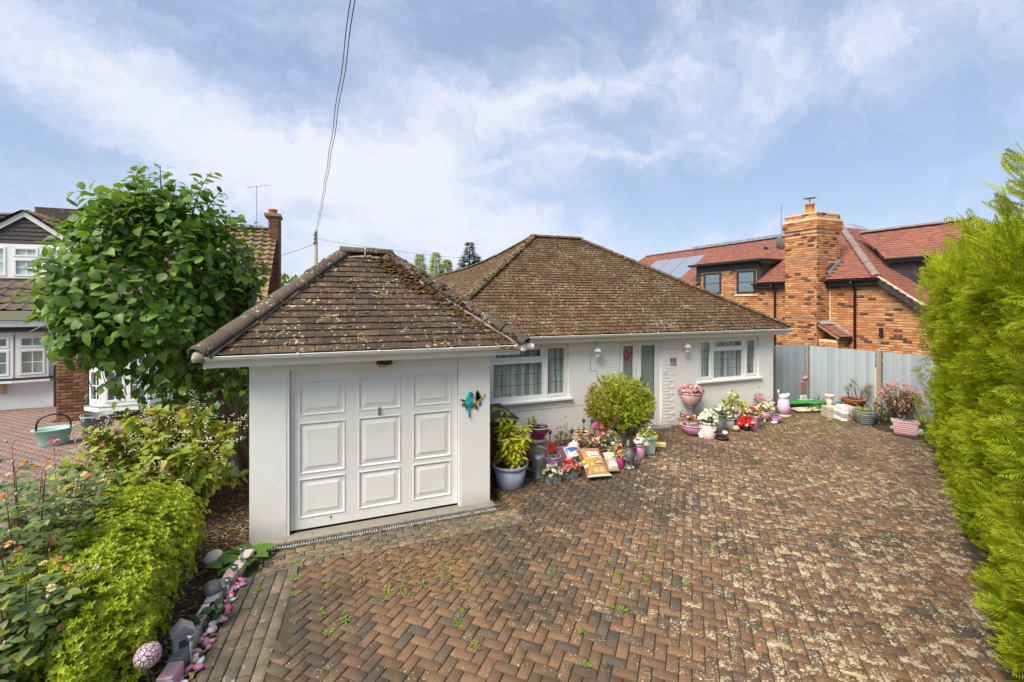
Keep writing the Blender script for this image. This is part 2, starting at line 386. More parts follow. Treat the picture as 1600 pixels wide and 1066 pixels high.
def _mk():
    m=Mat('white_render'); g=m.noise(90,4); b=m.noise(1.1,5,rough=.65); z=m.nd('ShaderNodeSeparateXYZ'); m.L(m.pos(),z.inputs[0])
    low=m.step(m.math('ADD',z.outputs[2],m.math('MULTIPLY',m.noise(9,4),.22)),.08,.40,1,0)   # splashed dirt near the paving
    c=m.mix(m.step(b,.35,.75,0,.5),(.83,.825,.785),(.74,.735,.70)); c=m.mix(m.math('MULTIPLY',low,.5),c,(.36,.31,.24))
    c=m.mix(m.step(m.noise(5,5,sc3=(1,1,.18),rough=.7),.58,.8,0,.22),c,(.5,.5,.46))
    M['render']=m.out(m.bsdf(c,.85,m.bump(m.math('ADD',g,m.math('MULTIPLY',m.noise(28,4),.8)),.32,.012)))
    m=Mat('painted_brick'); M['paintbrick']=m.out(m.bsdf(m.mix(m.step(m.noise(6,5),.4,.75,0,.4),(.83,.825,.79),(.72,.715,.68)),.7,m.bump(m.noise(45,4),.5,.012)))
    m=Mat('white_upvc'); d=m.noise(3.5,5,rough=.7); M['upvc']=m.out(m.bsdf(m.mix(m.step(d,.55,.8,0,.35),(.85,.845,.82),(.64,.61,.55)),.28))
    m=Mat('weathered_white_gutter'); d=m.noise(5,6,rough=.75); M['gutter']=m.out(m.bsdf(m.mix(m.step(d,.5,.75,0,.6),(.83,.82,.79),(.55,.50,.43)),.35))
    m=Mat('garage_door_paint'); d=m.noise(2.2,5,rough=.7); s=m.noise(7,5,sc3=(1.5,1,.2),rough=.7); c=m.mix(m.step(d,.45,.75,0,.55),(.82,.81,.775),(.71,.69,.65)); c=m.mix(m.step(s,.6,.8,0,.35),c,(.5,.47,.42))
    M['door']=m.out(m.bsdf(c,.42,m.bump(m.noise(40,3),.06,.003)))
    # old concrete plain tiles with moss and pale lichen
    def oldtile(name,tones,moss,lich,lw,mcol=(.15,.062,.015),ls_=19):
        m=Mat(name); r=m.rnd(); c=m.ramp(r,[(i/(len(tones)-1),t) for i,t in enumerate(tones)])
        c=m.mix(m.step(m.noise(35,4),.3,.7,0,.55),c,m.mix(1.,c,(.5,.47,.45),'MULTIPLY'))
        n=m.noise(1.7,6,rough=.72); f=m.noise(16,5,rough=.7)
        ms=m.step(m.math('ADD',n,m.math('MULTIPLY',f,.55)),moss,moss+.10)
        c=m.mix(ms,c,m.mix(m.noise(40,3),mcol,(mcol[0]*1.5,mcol[1]*1.5,mcol[2])))
        l=m.math('ADD',m.noise(ls_,4,rough=.6,dist=.6),m.math('MULTIPLY',m.noise(2.3,3),.25))
        ls=m.step(l,lich,lich+lw); c=m.mix(ls,c,m.mix(m.noise(50,3),(.50,.42,.26),(.36,.29,.17)))
        h=m.math('ADD',m.math('MULTIPLY',m.noise(60,4),.5),m.math('ADD',ms,m.math('MULTIPLY',ls,.5)))
        return m.out(m.bsdf(c,.93,m.bump(h,.6,.012),0,.2))
    M['gtile']=oldtile('dark_plain_tile',[(.06,.041,.030),(.09,.062,.044),(.072,.050,.037),(.12,.082,.054),(.065,.05,.04),(.10,.066,.044)],.93,.725,.05,(.14,.06,.016))
    M['htile']=oldtile('brown_plain_tile',[(.092,.050,.026),(.125,.069,.034),(.078,.044,.025),(.145,.082,.040),(.066,.040,.026),(.11,.058,.029)],.90,.70,.05,(.15,.08,.018),27)
    M['hip']=oldtile('weathered_hip_tile',[(.085,.066,.052),(.12,.094,.075),(.07,.055,.044)],.95,.72,.08,(.15,.075,.02))
    M['hiph']=oldtile('mossy_hip_tile',[(.13,.09,.055),(.10,.075,.05)],.86,.69,.08,(.16,.085,.018))
    m=Mat('cement_mortar'); M['mortar']=m.out(m.bsdf(m.mix(m.noise(25,5),(.34,.31,.24),(.20,.18,.14)),.95,m.bump(m.noise(40,4),.6,.02)))
    m=Mat('roof_moss'); M['moss']=m.out(m.bsdf(m.mix(m.noise(30,4),(.10,.050,.014),(.20,.105,.03)),1,m.bump(m.noise(90,4),1,.02),0,.1))
    m=Mat('roofing_felt'); M['felt']=m.out(m.bsdf((.035,.025,.02),.95))
    # block paving
    m=Mat('paving_block'); r=m.rnd()
    c=m.ramp(r,[(0,(.180,.102,.058)),(.14,(.152,.092,.058)),(.28,(.200,.120,.067)),(.42,(.162,.095,.059)),(.56,(.210,.119,.064)),(.68,(.138,.088,.058)),(.76,(.186,.110,.065)),(.83,(.092,.076,.060)),(.92,(.11,.09,.068)),(1,(.085,.071,.058))],True)
    c=m.mix(m.step(m.noise(70,4),.3,.7,0,.5),c,m.mix(1.,c,(.55,.5,.48),'MULTIPLY'))
    sp=m.nd('ShaderNodeSeparateXYZ'); m.L(m.pos(),sp.inputs[0])
    big=m.noise(.62,5,rough=.6); yx=m.math('ADD',m.math('MULTIPLY',m.math('MINIMUM',sp.outputs[0],4.2),.075),m.math('MULTIPLY',sp.outputs[1],-.022))
    dens=m.math('ADD',m.math('MULTIPLY',big,.45),yx)                                    # lichen thickens to the right of the plot
    
    def spot(x0,y0,rx,ry):
        a=m.math('MULTIPLY',m.math('SUBTRACT',sp.outputs[0],x0),1/rx); b=m.math('MULTIPLY',m.math('SUBTRACT',sp.outputs[1],y0),1/ry)
        return m.math('POWER',2.,m.math('MULTIPLY',m.math('ADD',m.math('MULTIPLY',a,a),m.math('MULTIPLY',b,b)),-1.))
    damp=m.math('ADD',m.math('ADD',spot(2.9,5.1,.9,.55),spot(-.25,4.0,.35,1.0)),spot(4.6,5.9,.8,.5))
    mould=m.step(m.math('ADD',m.math('ADD',m.noise(.8,5,rough=.65),m.math('MULTIPLY',m.noise(7,4),.18)),m.math('MULTIPLY',damp,.14)),.60,.70,0,.80)
    c=m.mix(mould,c,(.055,.046,.034))
    film=m.step(m.noise(2.5,5,rough=.7),.42,.66,0,.5); c=m.mix(film,c,(.145,.09,.048)); mo=m.step(m.math('ADD',m.noise(1.6,5,rough=.7),m.math('MULTIPLY',spot(9.6,7.3,1.9,.9),.32)),.62,.78,0,.75); c=m.mix(mo,c,m.mix(m.noise(22,4),(.075,.060,.022),(.14,.10,.035)))
    v=m.nd('ShaderNodeVectorMath',operation='ADD'); m.L(m.pos(),v.inputs[0]); nz=m.noise(30,2,out=1); s2=m.nd('ShaderNodeVectorMath',operation='SCALE'); m.L(nz,s2.inputs[0]); s2.inputs['Scale'].default_value=.016; m.L(s2.outputs[0],v.inputs[1])
    d1=m.voro(31,v.outputs[0]); d2=m.voro(46,v.outputs[0]); d3=m.voro(75,v.outputs[0])
    keep=m.noise(9,3); th=m.step(dens,.22,.58,.15,.50)
    th=m.math('MULTIPLY',m.math('MULTIPLY',th,m.step(keep,.36,.60,.25,1.15)),m.step(m.math('FRACT',m.math('MULTIPLY',r,7.31)),0.,1.,.62,1.22))
    l1=m.step(m.math('SUBTRACT',th,d1),-.03,.05); l2=m.step(m.math('SUBTRACT',m.math('MULTIPLY',th,.92),d2),-.03,.05); l3=m.step(m.math('SUBTRACT',m.math('MULTIPLY',th,.62),d3),-.03,.05)
    li=m.math('MAXIMUM',l1,m.math('MAXIMUM',l2,l3)); c=m.mix(m.math('MULTIPLY',li,.86),c,m.mix(m.noise(13,3),(.40,.33,.21),(.47,.38,.25)))
    M['paver']=m.out(m.bsdf(c,.9,m.bump(m.math('ADD',m.noise(120,3),m.math('MULTIPLY',li,.5)),.4,.006),0,.25))
    m=Mat('jointing_sand'); M['sand']=m.out(m.bsdf(m.mix(m.noise(3,5),(.040,.030,.018),(.075,.06,.032)),1,m.bump(m.noise(80,4),.6,.01)))
    m=Mat('pale_edge_block'); r=m.rnd(); c=m.ramp(r,[(0,(.26,.18,.11)),(.4,(.20,.15,.10)),(.7,(.30,.20,.12)),(1,(.14,.12,.095))]); c=m.mix(m.step(m.noise(2.0,5,rough=.7),.36,.58,.2,.8),c,(.075,.068,.048)); c=m.mix(m.step(m.noise(17,4),.6,.68,0,.7),c,(.38,.34,.22))
    M['edgepaver']=m.out(m.bsdf(c,.9,m.bump(m.noise(100,3),.4,.006)))
    m=Mat('pink_paving_block'); r=m.rnd(); c=m.ramp(r,[(0,(.22,.135,.11)),(.5,(.26,.165,.14)),(1,(.19,.12,.10))]); c=m.mix(m.step(m.noise(1.3,5),.4,.65,0,.6),c,(.17,.13,.105)); M['pinkpaver']=m.out(m.bsdf(c,.9,m.bump(m.noise(90,3),.4,.006)))
    m=Mat('bark_mulch'); n=m.voro(55,out=1); M['soil']=m.out(m.bsdf(m.mix(m.noise(35,5,rough=.7),(.030,.018,.011),(.11,.065,.038)),1,m.bump(m.math('ADD',m.noise(45,5),m.noise(120,3)),1,.03)))
    m=Mat('rough_lawn'); M['lawn']=m.out(m.bsdf(m.mix(m.noise(.4,5),(.06,.08,.025),(.12,.10,.05)),1,m.bump(m.noise(20,5),1,.05)))
    m=Mat('grey_concrete'); M['concrete']=m.out(m.bsdf(m.mix(m.noise(8,5),(.30,.275,.23),(.20,.18,.15)),.92,m.bump(m.noise(60,4),.5,.01)))
    # walls next door
    def brick(name,cols):
        m=Mat(name); r=m.rnd(); c=m.ramp(r,cols,True); c=m.mix(m.step(m.noise(30,4),.3,.7,0,.5),c,m.mix(1.,c,(.65,.6,.55),'MULTIPLY')); c=m.mix(m.step(m.noise(3,4),.5,.7,0,.25),c,(.42,.27,.15))
        return m.out(m.bsdf(c,.9,m.bump(m.noise(80,4),.5,.006),0,.2))
    M['brick']=brick('orange_stock_brick',[(0,(.46,.20,.09)),(.12,(.52,.26,.12)),(.25,(.42,.165,.075)),(.38,(.54,.29,.13)),(.5,(.47,.215,.095)),(.62,(.40,.15,.07)),(.72,(.55,.32,.15)),(.82,(.45,.205,.09)),(.91,(.095,.055,.045)),(.97,(.17,.08,.055))])
    M['brick2']=brick('brown_brick',[(0,(.17,.075,.045)),(.2,(.21,.10,.055)),(.4,(.145,.062,.04)),(.6,(.235,.12,.07)),(.8,(.12,.055,.04)),(.92,(.19,.09,.06))])
    m=Mat('pale_mortar'); M['mortar2']=m.out(m.bsdf(m.mix(m.noise(20,4),(.74,.56,.36),(.64,.48,.30)),.95,m.bump(m.noise(70,3),.3,.006)))
    m=Mat('brown_mortar'); M['mortar3']=m.out(m.bsdf(m.mix(m.noise(20,4),(.34,.24,.16),(.27,.19,.13)),.95))
    m=Mat('new_red_tile'); r=m.rnd(); c=m.ramp(r,[(0,(.235,.085,.06)),(.3,(.28,.105,.072)),(.6,(.205,.075,.055)),(1,(.30,.12,.082))]); M['rtile']=m.out(m.bsdf(m.mix(m.noise(25,4),c,m.mix(1.,c,(.8,.75,.72),'MULTIPLY')),.8,m.bump(m.noise(60,3),.3,.006)))
    m=Mat('grey_hip_tile'); M['rhip']=m.out(m.bsdf(m.mix(m.noise(9,4),(.25,.17,.15),(.17,.13,.12)),.8))
    m=Mat('brown_pantile'); r=m.rnd(); c=m.ramp(r,[(0,(.085,.058,.045)),(.5,(.115,.08,.06)),(1,(.07,.05,.042))]); c=m.mix(m.step(m.noise(9,5),.55,.7,0,.5),c,(.26,.20,.11)); M['pantile']=m.out(m.bsdf(c,.9,m.bump(m.noise(50,3),.4,.008)))
    m=Mat('sunlit_pantile_tone'); r=m.rnd(); c=m.ramp(r,[(0,(.22,.15,.075)),(.5,(.27,.19,.10)),(1,(.17,.12,.07))]); M['pantile2']=m.out(m.bsdf(c,.9,m.bump(m.noise(50,3),.4,.008)))  # lit copy of the brown pantile, sunlight put into its colour
    M['black']=plain('black_upvc',(.018,.016,.018),.35,.1)
    M['anth']=plain('anthracite_frame',(.035,.033,.037),.45,.15)
    M['lead']=plain('lead_flashing',(.30,.32,.35),.45,.25,metal=.3)
    M['stonesill']=plain('cream_stone_sill',(.62,.46,.22),.8,.1)
    M['darkboard']=plain('dark_weatherboard',(.065,.055,.05),.7,.25,bump=.2)
    M['whitepaint']=plain('white_paint',(.81,.80,.77),.55,.05,dirt=.15)
    # glazing: a thin sheet that lets the room show and mirrors the sky at a slant
    def glass(name,tint,base):
        m=Mat(name); lw=m.nd('ShaderNodeLayerWeight'); lw.inputs[0].default_value=.5; fr=m.math('POWER',lw.outputs['Facing'],3.0)
        t=m.nd('ShaderNodeBsdfTransparent'); m.put(t.inputs[0],tint); g=m.nd('ShaderNodeBsdfGlossy'); g.inputs['Roughness'].default_value=.02; m.put(g.inputs[0],(.9,.95,1))
        return m.out(m.mixsh(m.math('ADD',m.math('MULTIPLY',fr,.55),base,True),t.outputs[0],g.outputs[0]))
    M['glass']=glass('window_glass',(.93,.96,.95),.05); M['dglass']=glass('tinted_glass',(.55,.62,.60),.34)
    m=Mat('solar_glass'); M['solar']=m.out(m.bsdf((.55,.58,.62),.12,None,.75,1.0))  # pale metallic base: the sky's reflection is put into the colour
    m=Mat('frosted_green_glass'); M['frost']=m.out(m.bsdf(m.mix(m.noise(4,3),(.20,.25,.22),(.27,.32,.28)),.15,m.bump(m.noise(45,3),.2,.004),0,.8))
    m=Mat('net_curtain'); d=m.nd('ShaderNodeBsdfDiffuse'); m.put(d.inputs[0],(.82,.83,.84)); t=m.nd('ShaderNodeBsdfTranslucent'); m.put(t.inputs[0],(.6,.62,.63)); tr=m.nd('ShaderNodeBsdfTransparent'); fold=m.step(m.noise(11,2,sc3=(1,.0,.012)),.34,.50,.62,.03)
    M['net']=m.out(m.mixsh(fold,m.mixsh(.2,d.outputs[0],t.outputs[0]),tr.outputs[0]))
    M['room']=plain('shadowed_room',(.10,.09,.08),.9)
    M['leadcame']=plain('lead_came',(.05,.052,.055),.5,.1)
    # fence and timber
    m=Mat('grey_fence_paint'); r=m.rnd(); g=m.noise(6,5,sc3=(6,6,.5)); c=m.mix(r,(.27,.305,.33),(.34,.375,.40)); c=m.mix(m.step(g,.5,.75,0,.35),c,(.26,.28,.28)); M['fence']=m.out(m.bsdf(c,.8,m.bump(g,.3,.006)))
    m=Mat('brown_timber'); g=m.noise(5,5,sc3=(9,9,.6)); M['timber']=m.out(m.bsdf(m.mix(g,(.20,.125,.05),(.33,.22,.10)),.85,m.bump(g,.4,.006)))
    m=Mat('weathered_pole'); g=m.noise(5,5,sc3=(9,9,.4)); M['pole']=m.out(m.bsdf(m.mix(g,(.26,.23,.19),(.42,.38,.32)),.9,m.bump(g,.4,.01)))
    m=Mat('bark'); M['bark']=m.out(m.bsdf(m.mix(m.noise(14,5,sc3=(1,1,.4)),(.085,.055,.035),(.21,.14,.09)),.95,m.bump(m.noise(28,5,sc3=(1,1,.4)),.8,.02)))
    M['twig']=plain('twig',(.13,.075,.04),.9,.3)
    M['redstem']=plain('red_stem',(.17,.07,.04),.8,.3)
    M['wire']=plain('grey_cable',(.15,.15,.16),.6)
    M['metal']=plain('galvanised_metal',(.42,.44,.45),.42,.2,metal=.75,bump=.15)
    M['steel']=plain('brushed_steel',(.55,.55,.53),.3,.1,metal=.9)
    M['potsoil']=plain('potting_compost',(.035,.02,.013),1,.4,bump=.8)
    # leaves
    M['treeleaf']=leafmat('broad_green_leaf',[(.075,.155,.024),(.11,.21,.028),(.14,.26,.03),(.09,.185,.03),(.23,.34,.035),(.12,.22,.045)],.38)
    M['goldleaf']=leafmat('golden_leaf',[(.36,.47,.015),(.46,.53,.02),(.28,.41,.015),(.56,.56,.05),(.20,.33,.015)],.38)
    M['cornus']=leafmat('dogwood_leaf',[(.24,.34,.035),(.33,.40,.04),(.38,.41,.045),(.26,.36,.035),(.45,.33,.06),(.21,.31,.035)],.35)
    M['conifer']=leafmat('golden_conifer_frond',[(.35,.43,.012),(.43,.50,.014),(.50,.54,.018),(.28,.38,.012),(.56,.57,.03),(.22,.31,.012),(.38,.46,.014)],.38,.6,.2)
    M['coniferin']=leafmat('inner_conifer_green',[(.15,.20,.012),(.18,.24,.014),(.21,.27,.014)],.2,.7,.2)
    M['roseleaf']=leafmat('rose_leaf',[(.13,.21,.09),(.17,.25,.10),(.115,.185,.085),(.22,.30,.07),(.17,.23,.11),(.36,.37,.07)],.32,.45)
    M['aucuba']=leafmat('yellow_variegated_leaf',[(.78,.74,.06),(.84,.78,.09),(.68,.68,.06),(.50,.56,.05),(.85,.82,.20)],.34,.4)
    M['limeleaf']=leafmat('lime_leaf',[(.35,.40,.03),(.45,.47,.06),(.27,.35,.03),(.55,.52,.16)],.3)
    M['bamboo']=leafmat('narrow_lime_leaf',[(.30,.42,.03),(.47,.52,.035),(.22,.34,.03),(.55,.56,.045),(.38,.47,.04)],.38)
    M['redtip']=leafmat('bronze_tip_leaf',[(.26,.13,.04),(.34,.19,.05),(.30,.24,.04)],.35)
    M['green']=leafmat('bedding_leaf',[(.10,.20,.035),(.14,.25,.04),(.18,.28,.04),(.12,.20,.05)],.32)
    M['dullgreen']=leafmat('dry_bedding_leaf',[(.13,.15,.05),(.20,.18,.06),(.10,.14,.05),(.25,.20,.07),(.22,.13,.05)],.3)
    M['greygreen']=leafmat('grey_green_leaf',[(.10,.15,.10),(.14,.18,.13),(.08,.12,.09)],.25)
    M['rustleaf']=leafmat('orange_dry_leaf',[(.34,.16,.04),(.28,.20,.06),(.40,.24,.07),(.17,.17,.05)],.3)
    M['darkfir']=leafmat('fir_needles',[(.03,.06,.025),(.045,.08,.03),(.06,.10,.04)],.15,.7)
    M['farleaf']=leafmat('distant_leaf',[(.11,.19,.03),(.15,.24,.04),(.18,.27,.04),(.09,.15,.03)],.3)
    M['hosta']=leafmat('hosta_leaf',[(.11,.22,.03),(.15,.27,.04),(.09,.19,.03)],.35)
    M['ivy']=leafmat('ivy_leaf',[(.02,.055,.025),(.03,.07,.03),(.045,.09,.04)],.15)
    M['weed']=leafmat('weed_leaf',[(.16,.26,.03),(.22,.30,.04),(.12,.20,.03)],.3)
    M['dry']=leafmat('dry_litter',[(.24,.15,.07),(.34,.22,.10),(.16,.09,.045),(.42,.30,.15),(.10,.06,.035)],.2,.8)
    for n,c in dict(pink=(.74,.30,.42),hot=(.80,.07,.30),white=(.83,.82,.76),red=(.68,.02,.02),lilac=(.52,.42,.66),purple=(.22,.06,.42),yellow=(.80,.60,.04),cream=(.80,.70,.45),peach=(.74,.44,.22),salmon=(.78,.36,.33),black=(.02,.015,.02)).items():
        M['fl_'+n]=leafmat('petal_'+n,[tuple(k*.85 for k in c),c,tuple(min(.9,k*1.08+.02) for k in c)],.3,.6,.2)
    for n,c,r in (('pale_pink',(.66,.40,.42),.5),('pink',(.60,.24,.35),.45),('hot_pink',(.66,.055,.25),.4),('magenta',(.36,.02,.13),.35),('mauve',(.52,.25,.42),.45),('blush',(.72,.56,.54),.55),('grey',(.33,.36,.44),.5),('dark_grey',(.12,.125,.13),.55),('slate',(.17,.19,.215),.6),('teal',(.30,.52,.46),.45),('mint',(.42,.58,.52),.45),('terracotta',(.42,.14,.055),.75),('brick_red',(.34,.09,.07),.7),('cream',(.70,.58,.42),.6),('bin_brown',(.085,.042,.035),.45),('red',(.35,.02,.02),.4),('black',(.015,.015,.017),.4),('white',(.76,.76,.74),.5),('ash',(.36,.33,.34),.6),('yellow',(.68,.56,.22),.7),('purple',(.20,.06,.22),.5),('navy',(.03,.05,.09),.45),('green',(.04,.30,.06),.35),('stone',(.40,.36,.28),.85),('lilac',(.60,.40,.55),.5)):
        M['p_'+n]=plain('pot_'+n,c,r,.1,bump=.06,dirt=.22)
_mk()
# ------------------------------------------------------------------ protos
def leaf_mb(l=1.,w=.55,fold=.18,droop=.25,tip=.3):
    """ovate leaf along +Y with a folded midrib and a drooping tip"""
    b=MB(); ys=[0,.22,.55,.82,1]; ws=[.0,.42,.5,.28,0]; mid=[];L_=[];R_=[]
    for y,k in zip(ys,ws):
        z=-droop*y*y*l; mid.append((0,y*l,z)); L_.append((-k*w*2*.5,y*l,z+fold*k*w)); R_.append((k*w*2*.5,y*l,z+fold*k*w))
    vs=[mid[0],L_[1],L_[2],L_[3],mid[4],R_[3],R_[2],R_[1],mid[1],mid[2],mid[3]]
    fs=[(0,8,1),(1,8,9,2),(2,9,10,3),(3,10,4),(0,7,8),(7,6,9,8),(6,5,10,9),(5,4,10)]
    return b.add(vs,fs)
def blade_mb(l=1.,w=.08,droop=.5,n=4):
    b=MB(); vs=[];fs=[]
    for i in range(n+1):
        t=i/n; k=w*.5*(1-t**1.8)+.002*l; z=-droop*t*t*l
        vs+=[(-k,t*l*(1-.2*droop*t),z),(k,t*l*(1-.2*droop*t),z+w*.12)]
    for i in range(n): fs.append((2*i,2*i+1,2*i+3,2*i+2))
    return b.add(vs,fs)
def flower_mb(n=5,cup=.25):
    b=MB(); 
    for k in range(n):
        a=2*math.pi*k/n; c,s=math.cos(a),math.sin(a); c1,s1=math.cos(a+.55),math.sin(a+.55); c0,s0=math.cos(a-.55),math.sin(a-.55)
        b.add([(0,0,0),(.75*c0,.75*s0,cup*.7),(c,s,cup),(.75*c1,.75*s1,cup*.75)],[(0,1,2,3)])
    return b
def orient(p,fwd,up,s=1.,roll=0.):
    f=Vector(fwd).normalized(); u=Vector(up); x=f.cross(u)
    if x.length<1e-4: x=f.orthogonal()
    x.normalize(); z=x.cross(f)
    if roll: q=Matrix.Rotation(roll,3,f); x=q@x; z=q@z
    return frame(p,x,f,z,(s,s,s))
def rdir(): 
    z=U(-1,1);a=U(0,2*math.pi);r=math.sqrt(1-z*z); return Vector((r*math.cos(a),r*math.sin(a),z))

# ------------------------------------------------------------------ ground and paving
def sheet(name,poly,z,m,sub=0):
    b=MB(); b.add([(p[0],p[1],z) for p in poly],[tuple(range(len(poly)))]); o=b.build(name,m); return struct(o)
sheet('ground',[(-900,-700),(900,-700),(900,1100),(-900,1100)],-.06,M['lawn'])
bed=struct(MB().add([(x,y,.0) for x,y in ((-3.1,-1),(-1.46,-1),(-.80,5.60),(-.86,6.12),(-.87,14),(-3.1,14))],[(0,1,2,3,4,5)]).build('planting_bed',M['soil']))
DRIVE=[(-1.2,-1.),(-.95,2.6),(-.55,6.0),(2.2,6.06),(2.2,8.36),(10.64,8.36),(10.66,8.9),(11.95,8.7),(11.85,7.7),(11.55,6.7),(11.25,6.0),(11.3,5.4),(4.8,1.75),(2.2,.3),(2.2,-1.)]
drive=struct(MB().add([(x,y,-.0125) for x,y in ((-1.3,-1.2),(4.5,-1.2),(4.6,1.2),(11.6,5.2),(12.7,5.8),(12.7,8.9),(10.6,9.0),(2.3,8.4),(2.3,6.1),(-.6,6.12))],[tuple(range(10))]).build('driveway',M['sand']))
def inside(p,poly):
    r=False;n=len(poly)
    for i in range(n):
        (x1,y1),(x2,y2)=poly[i],poly[(i+1)%n]
        if (y1>p[1])!=(y2>p[1]) and p[0]<(x2-x1)*(p[1]-y1)/(y2-y1)+x1: r=not r
    return r
def left_edge(y): return -.86+.10*(y-3)          # inner side of the coloured edging
paver_mb=MB().cbox(-.0935,.0935,-.0452,.0452,-.03,.0,.005)
edge_mb=MB().cbox(-.0985,.0985,-.0485,.0485,-.03,.0,.006)
def lay_paving():
    mats=[]; edge=[]
    def put(lst,x,y,a,l=1.):
        M_=Matrix.Translation((x,y,U(-.0045,.003)))@Matrix.Rotation(a+U(-.018,.018),4,'Z')@Matrix.Rotation(U(-.024,.024),4,'X')@Matrix.Rotation(U(-.014,.014),4,'Y')
        lst.append(M_@Matrix.Diagonal((l*U(.985,1),U(.975,1),1,1)))
    a0=rad(46.5);c=math.cos(a0);s=math.sin(a0);w=.0962
    for i in range(-150,150):
        for j in range(-150,150):
            k=(i-j)%4
            if k==0: u,v,an=(i+1)*w,(j+.5)*w,0
            elif k==3: u,v,an=(i+.5)*w,(j+1)*w,math.pi/2
            else: continue
            x=u*c-v*s+3; y=u*s+v*c+4
            if not inside((x,y),DRIVE): continue
            if x<left_edge(y)+.36 or (y>5.40 and x<2.42) : continue
            put(mats,x,y,a0+an)
    # three lengthwise courses beside the border, four beside the garage
    for r in range(5):
        y=-.8+.07*r
        while y<5.45+.05*r:
            put(edge,left_edge(y)-.148+.104*r,y,math.pi/2-math.atan(.10)); y+=.203
    for r in range(4):
        x=left_edge(5.5)+.05+(r%2)*.1
        while x<2.42:
            put(edge,x,5.46+.103*r,0); x+=.203
    pieces(drive,'paver',paver_mb,mats,None,M['paver'],300,'paver_field')
    pieces(drive,'edge_paver',edge_mb,edge,None,M['edgepaver'],200,'edge_paver_field')
lay_paving()
# concrete threshold and drainage channel before the garage
struct(MB().box(-.86,2.16,5.985,6.19,-.03,.012).build('garage_threshold',M['concrete']))
dt=thing('drain_channel','slotted grey drainage channel set in the paving along the garage front','drain',(.65,5.92,0))
MB().box(-.72,2.15,5.868,5.878,-.03,.006).box(-.72,2.15,5.972,5.982,-.03,.006).build('channel_edge',M['metal'],dt)
MB().box(-.72,2.15,5.878,5.972,-.05,-.03).build('channel_bed',M['felt'],dt)
bar=MB().box(-.007,.007,-.047,.047,-.012,.004)
pieces(dt,'grate_bar',bar,[Matrix.Translation((-.70+.0285*i,5.925,0)) for i in range(100)],None,M['metal'],110)
struct(MB().add([(x,y,-.004) for x,y in ((11.3,5.3),(11.3,6.0),(11.6,6.7),(11.9,7.7),(12.0,8.75),(10.7,8.95),(10.7,9.6),(13.4,9.6),(13.4,5.0))],[tuple(range(9))]).build('fence_bed',M['soil']))
# neighbour's drive on the left
nd=struct(MB().add([(x,y,-.012) for x,y in ((-14,-2),(-3.1,-2),(-3.1,12.6),(-3.1,14.1),(-6.1,14.1),(-6.9,16.2),(-14,16.2))],[tuple(range(7))]).build('neighbour_driveway',M['sand']))
def lay_pink():
    mats=[]
    for i in range(0,150):
        for j in range(0,60):
            y=1.0+i*.103; x=-3.2-(j+.5*(i%2))*.205
            if x<-11.6 or (y>14.0 and x>-6.1) or y>16.1: continue
            if not in_frame(Vector((x,y,0)),40): continue
            mats.append(Matrix.Translation((x,y,U(-.002,.002)))@Matrix.Rotation(U(-.01,.01),4,'Z'))
    pieces(nd,'paver',edge_mb,mats,None,M['pinkpaver'],150,'paver_field',ok=lambda s,p:s[0]<240 and s[1]<800)
lay_pink()
# ------------------------------------------------------------------ roofs
def slope_tiles(parent,name,A,u,up,L,S,ext,w,g,mat,limit=300,th=.014,jit=.006,proto=None,skip=None,rest=None):
    """A: left end of the eave, u along the eave, up the slope; ext(v)->(left,right) span of the row at height v"""
    A=Vector(A);u=Vector(u).normalized();up=Vector(up).normalized();n=u.cross(up).normalized()
    pr=proto or MB().cbox(-.5,.5,0,1.28,-1,0,.03)
    mats=[]; r=0
    while (r)*g<S-.02:
        v=r*g; l,rr=ext(v+g*.5); k0=math.floor(l/w)-1
        for k in range(k0,int(rr/w)+2):
            c=(k+.5*(r%2))*w+w*.5
            if c<l-w*.45 or c>rr+w*.45: continue
            a,b=max(c-w/2,l-.03),min(c+w/2,rr+.03)
            if b-a<.03: continue
            p=A+u*((a+b)/2)+up*(v+U(-.004,.004))
            if skip and skip(p): continue
            tilt=-math.atan((th*1.15)/g); q=up*math.cos(tilt)+n*math.sin(tilt); nn=n*math.cos(tilt)-up*math.sin(tilt)
            ro=Matrix.Rotation(U(-jit,jit)*2,3,q)@Matrix.Rotation(U(-jit,jit),3,n)
            x=ro@u; y=ro@q; z=ro@nn
            mats.append(frame(p+n*(th*1.9+U(0,.003)),x,y,z,((b-a)-.005,g,th)))
        r+=1
    return pieces(parent,name,pr,mats,None,mat,limit,rest)
def hip_run(parent,name,a,b,r,step,mat,normal=None,flat=.8,end=None):
    """half-round tiles along a hip or ridge from the low end a to b"""
    a=Vector(a);b=Vector(b);d=(b-a).normalized();L=(b-a).length;x=d.cross(Vector((0,0,1))).normalized();n=x.cross(d).normalized()
    pr=MB(); k=8; vs=[];fs=[]
    for t,rr in((0,1.),(1.12,.86)):
        for q in (1,.82):
            for i in range(k+1):
                an=math.pi*i/k; vs.append((math.cos(an)*rr*q,t,math.sin(an)*rr*q*flat-.25))
    K=k+1
    for i in range(k): fs+=[(i,i+1,i+1+2*K,i+2*K),(i+K,i+3*K,i+1+3*K,i+1+K),(i,i+K,i+1+K,i+1)]
    fs+=[(0,2*K,3*K,K),(k,k+K,k+3*K,k+2*K)]
    pr.add(vs,fs); mats=[]; m=max(1,round(L/step)); st=L/m
    for i in range(m):
        q=Matrix.Rotation(U(-.025,.025),3,n); mats.append(frame(a+d*(st*i)+n*(.02+U(-.004,.006)),q@x,q@d,n,(r*U(.96,1.04),st,r)))
    return pieces(parent,name,pr,mats,None,mat,60,smooth=True)
